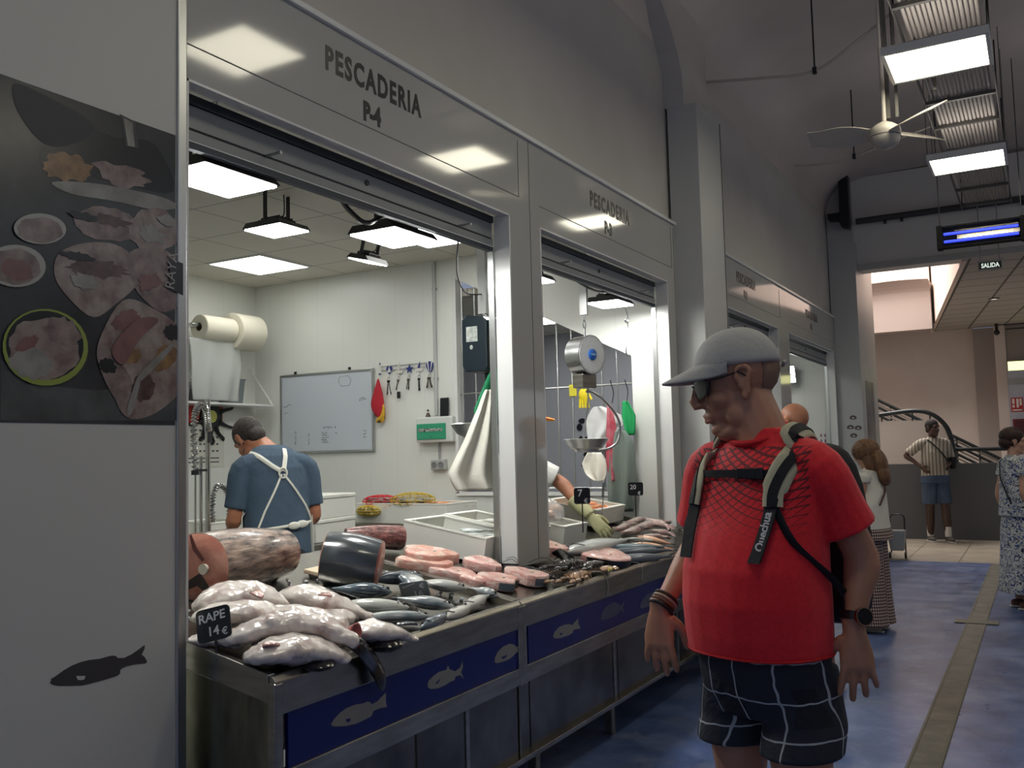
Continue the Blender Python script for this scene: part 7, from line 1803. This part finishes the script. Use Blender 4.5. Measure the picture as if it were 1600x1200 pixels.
PS = [
 ('slate', [(0, 560), (40, 600), (150, 610), (284, 600), (284, 657), (0, 657)], 'tile'),
 ('crates', [(100, 190), (180, 215), (240, 225), (270, 300), (180, 285), (110, 270), (60, 250)], 'dk'),
 ('beam', [(186, 178), (210, 190), (216, 232), (196, 228)], 'grey'), ('beam_light', [(192, 184), (206, 192), (210, 230), (199, 228)], 'white'), ('roof', [(20, 132), (60, 145), (150, 200), (80, 230), (30, 180)], 'grey'),
 ('shrimp_heap', circ(105, 262, 38, 22, .2, wob=.2, seed=3), 'or'), ('shrimp_heap', circ(190, 275, 45, 16, .3, wob=.25, seed=4), 'flesh'),
 ('long_fish', [(80, 285), (140, 286), (210, 298), (262, 312), (274, 325), (240, 328), (180, 315), (110, 303)], 'white'),
 ('skate', circ(165, 350, 52, 26, .15, wob=.06, seed=5), 'flesh'), ('skate', circ(240, 360, 40, 34, .2, wob=.08, seed=6), 'flesh2'),
 ('skate', [(88, 400), (120, 382), (170, 380), (205, 400), (215, 440), (180, 475), (145, 496), (110, 470), (85, 435)], 'flesh2'),
 ('skate', [(200, 395), (250, 388), (283, 420), (283, 470), (255, 488), (225, 470), (205, 440)], 'flesh'),
 ('skate_middle', circ(150, 420, 48, 14, .12, wob=.2, seed=8), 'red'), ('skate_middle', circ(170, 345, 34, 8, .2, wob=.3, seed=9), 'red'), ('skate_middle', circ(236, 366, 22, 13, .5, wob=.3, seed=12), 'white'),
 ('big_skate', [(158, 520), (190, 470), (230, 478), (284, 520), (284, 600), (250, 640), (210, 655), (185, 640), (170, 590), (150, 560)], 'flesh2'),
 ('big_skate_middle', [(152, 558), (180, 560), (205, 600), (200, 652), (176, 620), (160, 590)], 'flesh'), ('organ', circ(204, 556, 15, 12, 0, wob=.12, seed=2), 'or'), ('organ', circ(222, 606, 18, 22, .2, wob=.12, seed=3), 'red'), ('organ', circ(256, 560, 16, 22, .6, wob=.12, seed=4), 'or'), ('organ', circ(268, 520, 14, 12, .6, wob=.2, seed=6), 'dk'), ('organ', circ(166, 572, 14, 11, .6, wob=.2, seed=6), 'dk'),
 ('highlight', circ(130, 440, 22, 12, .3, wob=.2, seed=31), 'white'), ('highlight', circ(232, 440, 20, 12, -.3, wob=.2, seed=32), 'pink'), ('highlight', circ(195, 500, 22, 14, -.3, wob=.2, seed=33), 'pink'), ('highlight', circ(258, 345, 14, 8, .3, wob=.2, seed=34), 'white'), ('highlight', circ(120, 400, 26, 6, .15, wob=.3, seed=35), 'dk'), ('highlight', circ(128, 338, 20, 6, .2, wob=.3, seed=36), 'dk'), ('rib', [(215, 585), (262, 540), (266, 546), (220, 594)], 'white'), ('rib', [(196, 640), (212, 590), (218, 592), (204, 645)], 'white'),
 ('bowl', circ(60, 358, 41, 24, .05), 'bowl'), ('bowl_fill', circ(60, 360, 36, 20, .05, wob=.06), 'flesh'), ('bowl', circ(22, 416, 47, 33, .05), 'bowl'), ('bowl_fill', circ(20, 417, 41, 28, .05, wob=.05), 'flesh'), ('bowl_fill', circ(24, 422, 26, 16, .3, wob=.1), 'pink'),
 ('bowl_rim', circ(68, 543, 67, 60, .1), 'green'), ('bowl_inner', circ(67, 540, 61, 54, .1), 'dk'), ('bowl_fill', circ(66, 545, 56, 48, .1, wob=.06), 'flesh2'), ('bowl_fill', circ(95, 520, 30, 22, .4, wob=.15, seed=7), 'flesh'), ('bowl_fill', circ(45, 568, 34, 24, .2, wob=.15, seed=9), 'white'), ('bowl_fill', circ(38, 538, 20, 10, -.5, wob=.2, seed=19), 'pink'),
 ('print_card', [(262, 405), (284, 412), (284, 462), (262, 452)], 'dk'),
 ('skate_edge', [(172, 545), (210, 500), (245, 500), (215, 530), (190, 570)], 'pink')]
lift = .0020
for i, (nm, pts, k) in enumerate(PS):
    if len(pts) < 12 and nm not in ('slate', 'print_card', 'beam', 'beam_light'):
        cl_ = [Vector((u, v, 0)) for u, v in pts]; n_ = len(cl_); sm = []
        for q in range(n_):
            p0, p1, p2, p3 = cl_[q - 1], cl_[q], cl_[(q + 1) % n_], cl_[(q + 2) % n_]
            for j in range(4):
                tt = j / 4; p = 0.5 * ((2 * p1) + (p2 - p0) * tt + (2 * p0 - 5 * p1 + 4 * p2 - p3) * tt * tt + (3 * p1 - p0 - 3 * p2 + p3) * tt ** 3); sm.append((p.x, p.y))
        pts = sm
    pts = [(max(-30, min(283, u)), v) for u, v in pts]
    sheet('printed_' + nm, wallp(pts), MP[k], lift, base, .0003); lift += .00016
cpos = AX(270, 452, XW) - o
text_mesh('printed_lettering', 'RAYA', .048, MP['chalk'], frame_m(V(lift + .0005, cpos.y - .004, cpos.z - .005), (0, .12, 1), (0, -1, .12)), base, .0003, xs=.95)

# ------------------------------------------------------------------ far end of the hall
M_HALFWALL = mat('grey_half_wall', srgb(84, 86, 90), .6)  # plain grey paint of the half wall
YW = 15.6
hw = MB(); hw.bb(-4.4, 1.9, YW, YW + .14, 0, 1.15); struct(hw.build('wall_half', M_HALFWALL))
struct(MB().prism([(-4.4, 1.15), (-1.24, 1.15), (-1.24, 1.45), (-1.32, 1.72), (-1.48, 1.82), (-4.4, 1.87)], (0, YW + .01, 0), (1, 0, 0), (0, 0, 1), -.12).build('wall_parapet', mat('parapet_white', srgb(200, 192, 184), .7)))
M_RAIL = mat('dark_green_rail', srgb(44, 50, 52), .35, .5)
rl = thing('stair_handrail', 'curved dark tube handrail above the half wall', 'handrail', (-2.3, YW + .05, 2.0))
o_ = V(-2.3, YW + .05, 2.0)
hp1 = [V(-2.6, YW + .02, 1.89), V(-2.2, YW + .02, 1.93), V(-1.72, YW + .02, 1.97), V(-1.46, YW + .02, 1.90), V(-1.28, YW + .02, 1.71), V(-1.21, YW + .02, 1.46), V(-1.18, YW + .02, 1.15)]
MB().tube([p - o_ for p in spline(hp1, 8)], .035, 12).build('handrail_tube', M_RAIL, rl, smooth=True)
MB().tube([V(1.11, 0, -.64), V(3.6, 0, -.66)], .03, 12).build('lower_tube', M_RAIL, rl, smooth=True)
for x in (-2.2, -1.75, -1.5): MB().cyl(V(x, YW + .02, 1.88) - o_, .012, .14, 8).build('post', M_RAIL, rl)
sr = thing('escalator_balustrade', 'slanting parallel metal rails of the stairs behind the half wall', 'balustrade', (-2.6, 17.0, 2.4))
for k, (dz, r_) in enumerate(((0, .028), (-.06, .016), (-.13, .022), (-.20, .016), (-.27, .022), (-.34, .016), (-.41, .02))):
    MB().tube([V(-.4, 0, .157 + dz), V(2.6, 0, -1.583 + dz)], r_, 8).build('rail', mat('polished_rail', srgb(170, 168, 164), .25, 1.0) if k % 2 else M_RAIL, sr, smooth=True)
for k in range(9): MB().cyl((k * .33 - .3, 0, -.15 - k * .191), .014, .5, 8).build('post', M_RAIL, sr)
# right-hand door recess: lamp, signs
fl = thing('wall_lamp_box', 'long lit yellowish lamp box over the far doorway', 'lamp', (-.52, 20.10, 2.80))
MB().bb(0, 1.6, 0, .12, 0, .19).build('housing', M_GREYP, fl); MB().bb(.01, 1.59, -.01, 0, .01, .18).build('diffuser', emis('tube_lamp_yellow', (.95, .95, .42), 1.6), fl)
tag(MB().bb(-.52, 1.2, 20.12, 20.2, 2.55, 2.66).build('door_header', M_GREYP), 'grey door header beneath the lit lamp box', 'door header')
struct(MB().bb(-.52, 1.4, 20.15, 20.2, 0, 2.9).build('wall_recess', mat('cool_white_door', srgb(170, 174, 186), .5)))
M_SRED = mat('sign_red', srgb(168, 30, 36), .5)
sg1 = thing('fire_hose_sign', 'red and white fire equipment sign beside the far doorway', 'sign', (-.50, 20.14, 2.02))
MB().bb(0, .20, -.008, 0, 0, .27).build('plate', M_SRED, sg1)
b = MB(); b.bb(.02, .06, -.0095, -.008, .15, .25).bb(.02, .06, -.0095, -.008, .08, .13).bb(.09, .13, -.0095, -.008, .08, .25).bb(.145, .18, -.0095, -.008, .12, .25).bb(.02, .18, -.0095, -.008, .02, .045); b.build('pictogram', mat('sign_white', srgb(210, 210, 206), .5), sg1)
sg2 = thing('fire_hose_cabinet', 'dark red fire hose cabinet beneath the red sign', 'cabinet', (-.49, 20.14, 1.58))
MB().bb(0, .30, -.10, 0, 0, .30).build('cabinet_body', mat('cabinet_red', srgb(96, 22, 28), .4), sg2, bevel=.01); MB().bb(.04, .26, -.106, -.10, .04, .26).build('cabinet_door', mat('cabinet_red_dark', srgb(70, 16, 22), .3), sg2)
dc = thing('ceiling_camera', 'small dark security camera under the far ceiling', 'camera', (-.66, 20.0, 3.55))
MB().ball((0, 0, 0), .055, 12).cyl((0, 0, .09), .03, .16, 10).build('dome', M_BLACK, dc, smooth=True); MB().cyl((1.0, 0, .05), .012, 1.7, 6, 'X').build('cable_duct', M_DARK, dc)
dl = thing('downlight', 'small round downlight in the tiled far ceiling', 'ceiling light', (-.55, 16.4, 3.70))
MB().lathe([(.05, 0), (.09, 0), (.08, .02), (.05, .02)], 18, cap=False).build('ring', M_ALU, dl, smooth=True); MB().cyl((0, 0, .01), .045, .01, 14).build('lamp', mat('dim_lamp', (.9, .85, .8), .4, emit=1.2), dl)
# posters and dark decals on the far pillar
pl_ = thing('pillar_poster', 'narrow dark photo poster on the side of the far pillar', 'poster', (-1.969, 12.75, 1.35))
MB().bb(0, .004, 0, .62, 0, .95).build('print', mat('print_dim', srgb(70, 72, 74), .3, col2=srgb(130, 128, 124), scale=5), pl_)
for k in range(3): MB().bb(.004, .0052, .02, .60, .22 + .24 * k, .235 + .24 * k).build('print_divider', M_GREYP, pl_)
for k, (u, v, l) in enumerate(((1333, 653, 'top dark shell decal on the white pillar'), (1329, 668, 'left dark shell decal on the white pillar'), (1341, 669, 'right dark shell decal on the white pillar'), (1334, 681, 'bottom dark shell decal on the white pillar'))):
    p = AY(u, v, 12.448); d_ = MB().prism([(.045 * math.cos(2 * PI * j / 12), .028 * math.sin(2 * PI * j / 12) * (1.2 if j < 6 else .8)) for j in range(12)], (0, 0, 0), (1, 0, 0), (0, 0, 1), .0015).build('shell_decal', mat('brown_decal', srgb(92, 78, 72), .5), loc=p)
    tag(d_, l, 'decal', 'shell decals on the far pillar'); MB().ball((0, -.002, 0), (.018, .002, .010), 8).build('shell_mark', M_WALL, d_)
nt = thing('stall_notice', 'small printed notice on the wall inside the P-1 stall', 'notice', (-2.50, 12.395, 1.30))
b = MB()
for r_ in range(5):
    for c_ in range(3): b.bb(c_ * .05, c_ * .05 + .02, -.001, 0, r_ * .07, r_ * .07 + .04)
b.build('print', mat('notice_red_grey', srgb(150, 110, 130), .6), nt)
# shopping trolley
tr_ = thing('shopping_trolley', 'grey shopping trolley behind the woman in the white blouse', 'trolley', (-1.71, 12.9, 0)); tr_.scale = (.72, .72, .66)
b = MB(); b.loft([[V(sx * .11, sy * .09, .16) for sx, sy in ((-1, -1), (1, -1), (1, 1), (-1, 1))], [V(sx * .15, sy * .12, .55) for sx, sy in ((-1, -1), (1, -1), (1, 1), (-1, 1))]]); b.build('bag', mat('trolley_bag', srgb(150, 152, 152), .6), tr_, bevel=.02)
MB().tube(spline([(-.12, .12, .1), (-.12, .13, .6), (-.10, .14, .82), (.10, .14, .82), (.12, .13, .6), (.12, .12, .1)], 4), .012, 8).build('frame', M_DARK, tr_, smooth=True)
for s in (-1, 1):
    w_ = MB().lathe([(.02, -.015), (.06, -.015), (.065, 0), (.06, .015), (.02, .015)], 20, (s * .13, .0, .065), 'X'); wo_ = w_.build('wheel', M_BLACK, tr_, smooth=True); MB().cyl((s * .13, 0, .065), .03, .034, 14, 'X').build('hub', mat('teal_hub', srgb(60, 130, 120), .5), wo_)
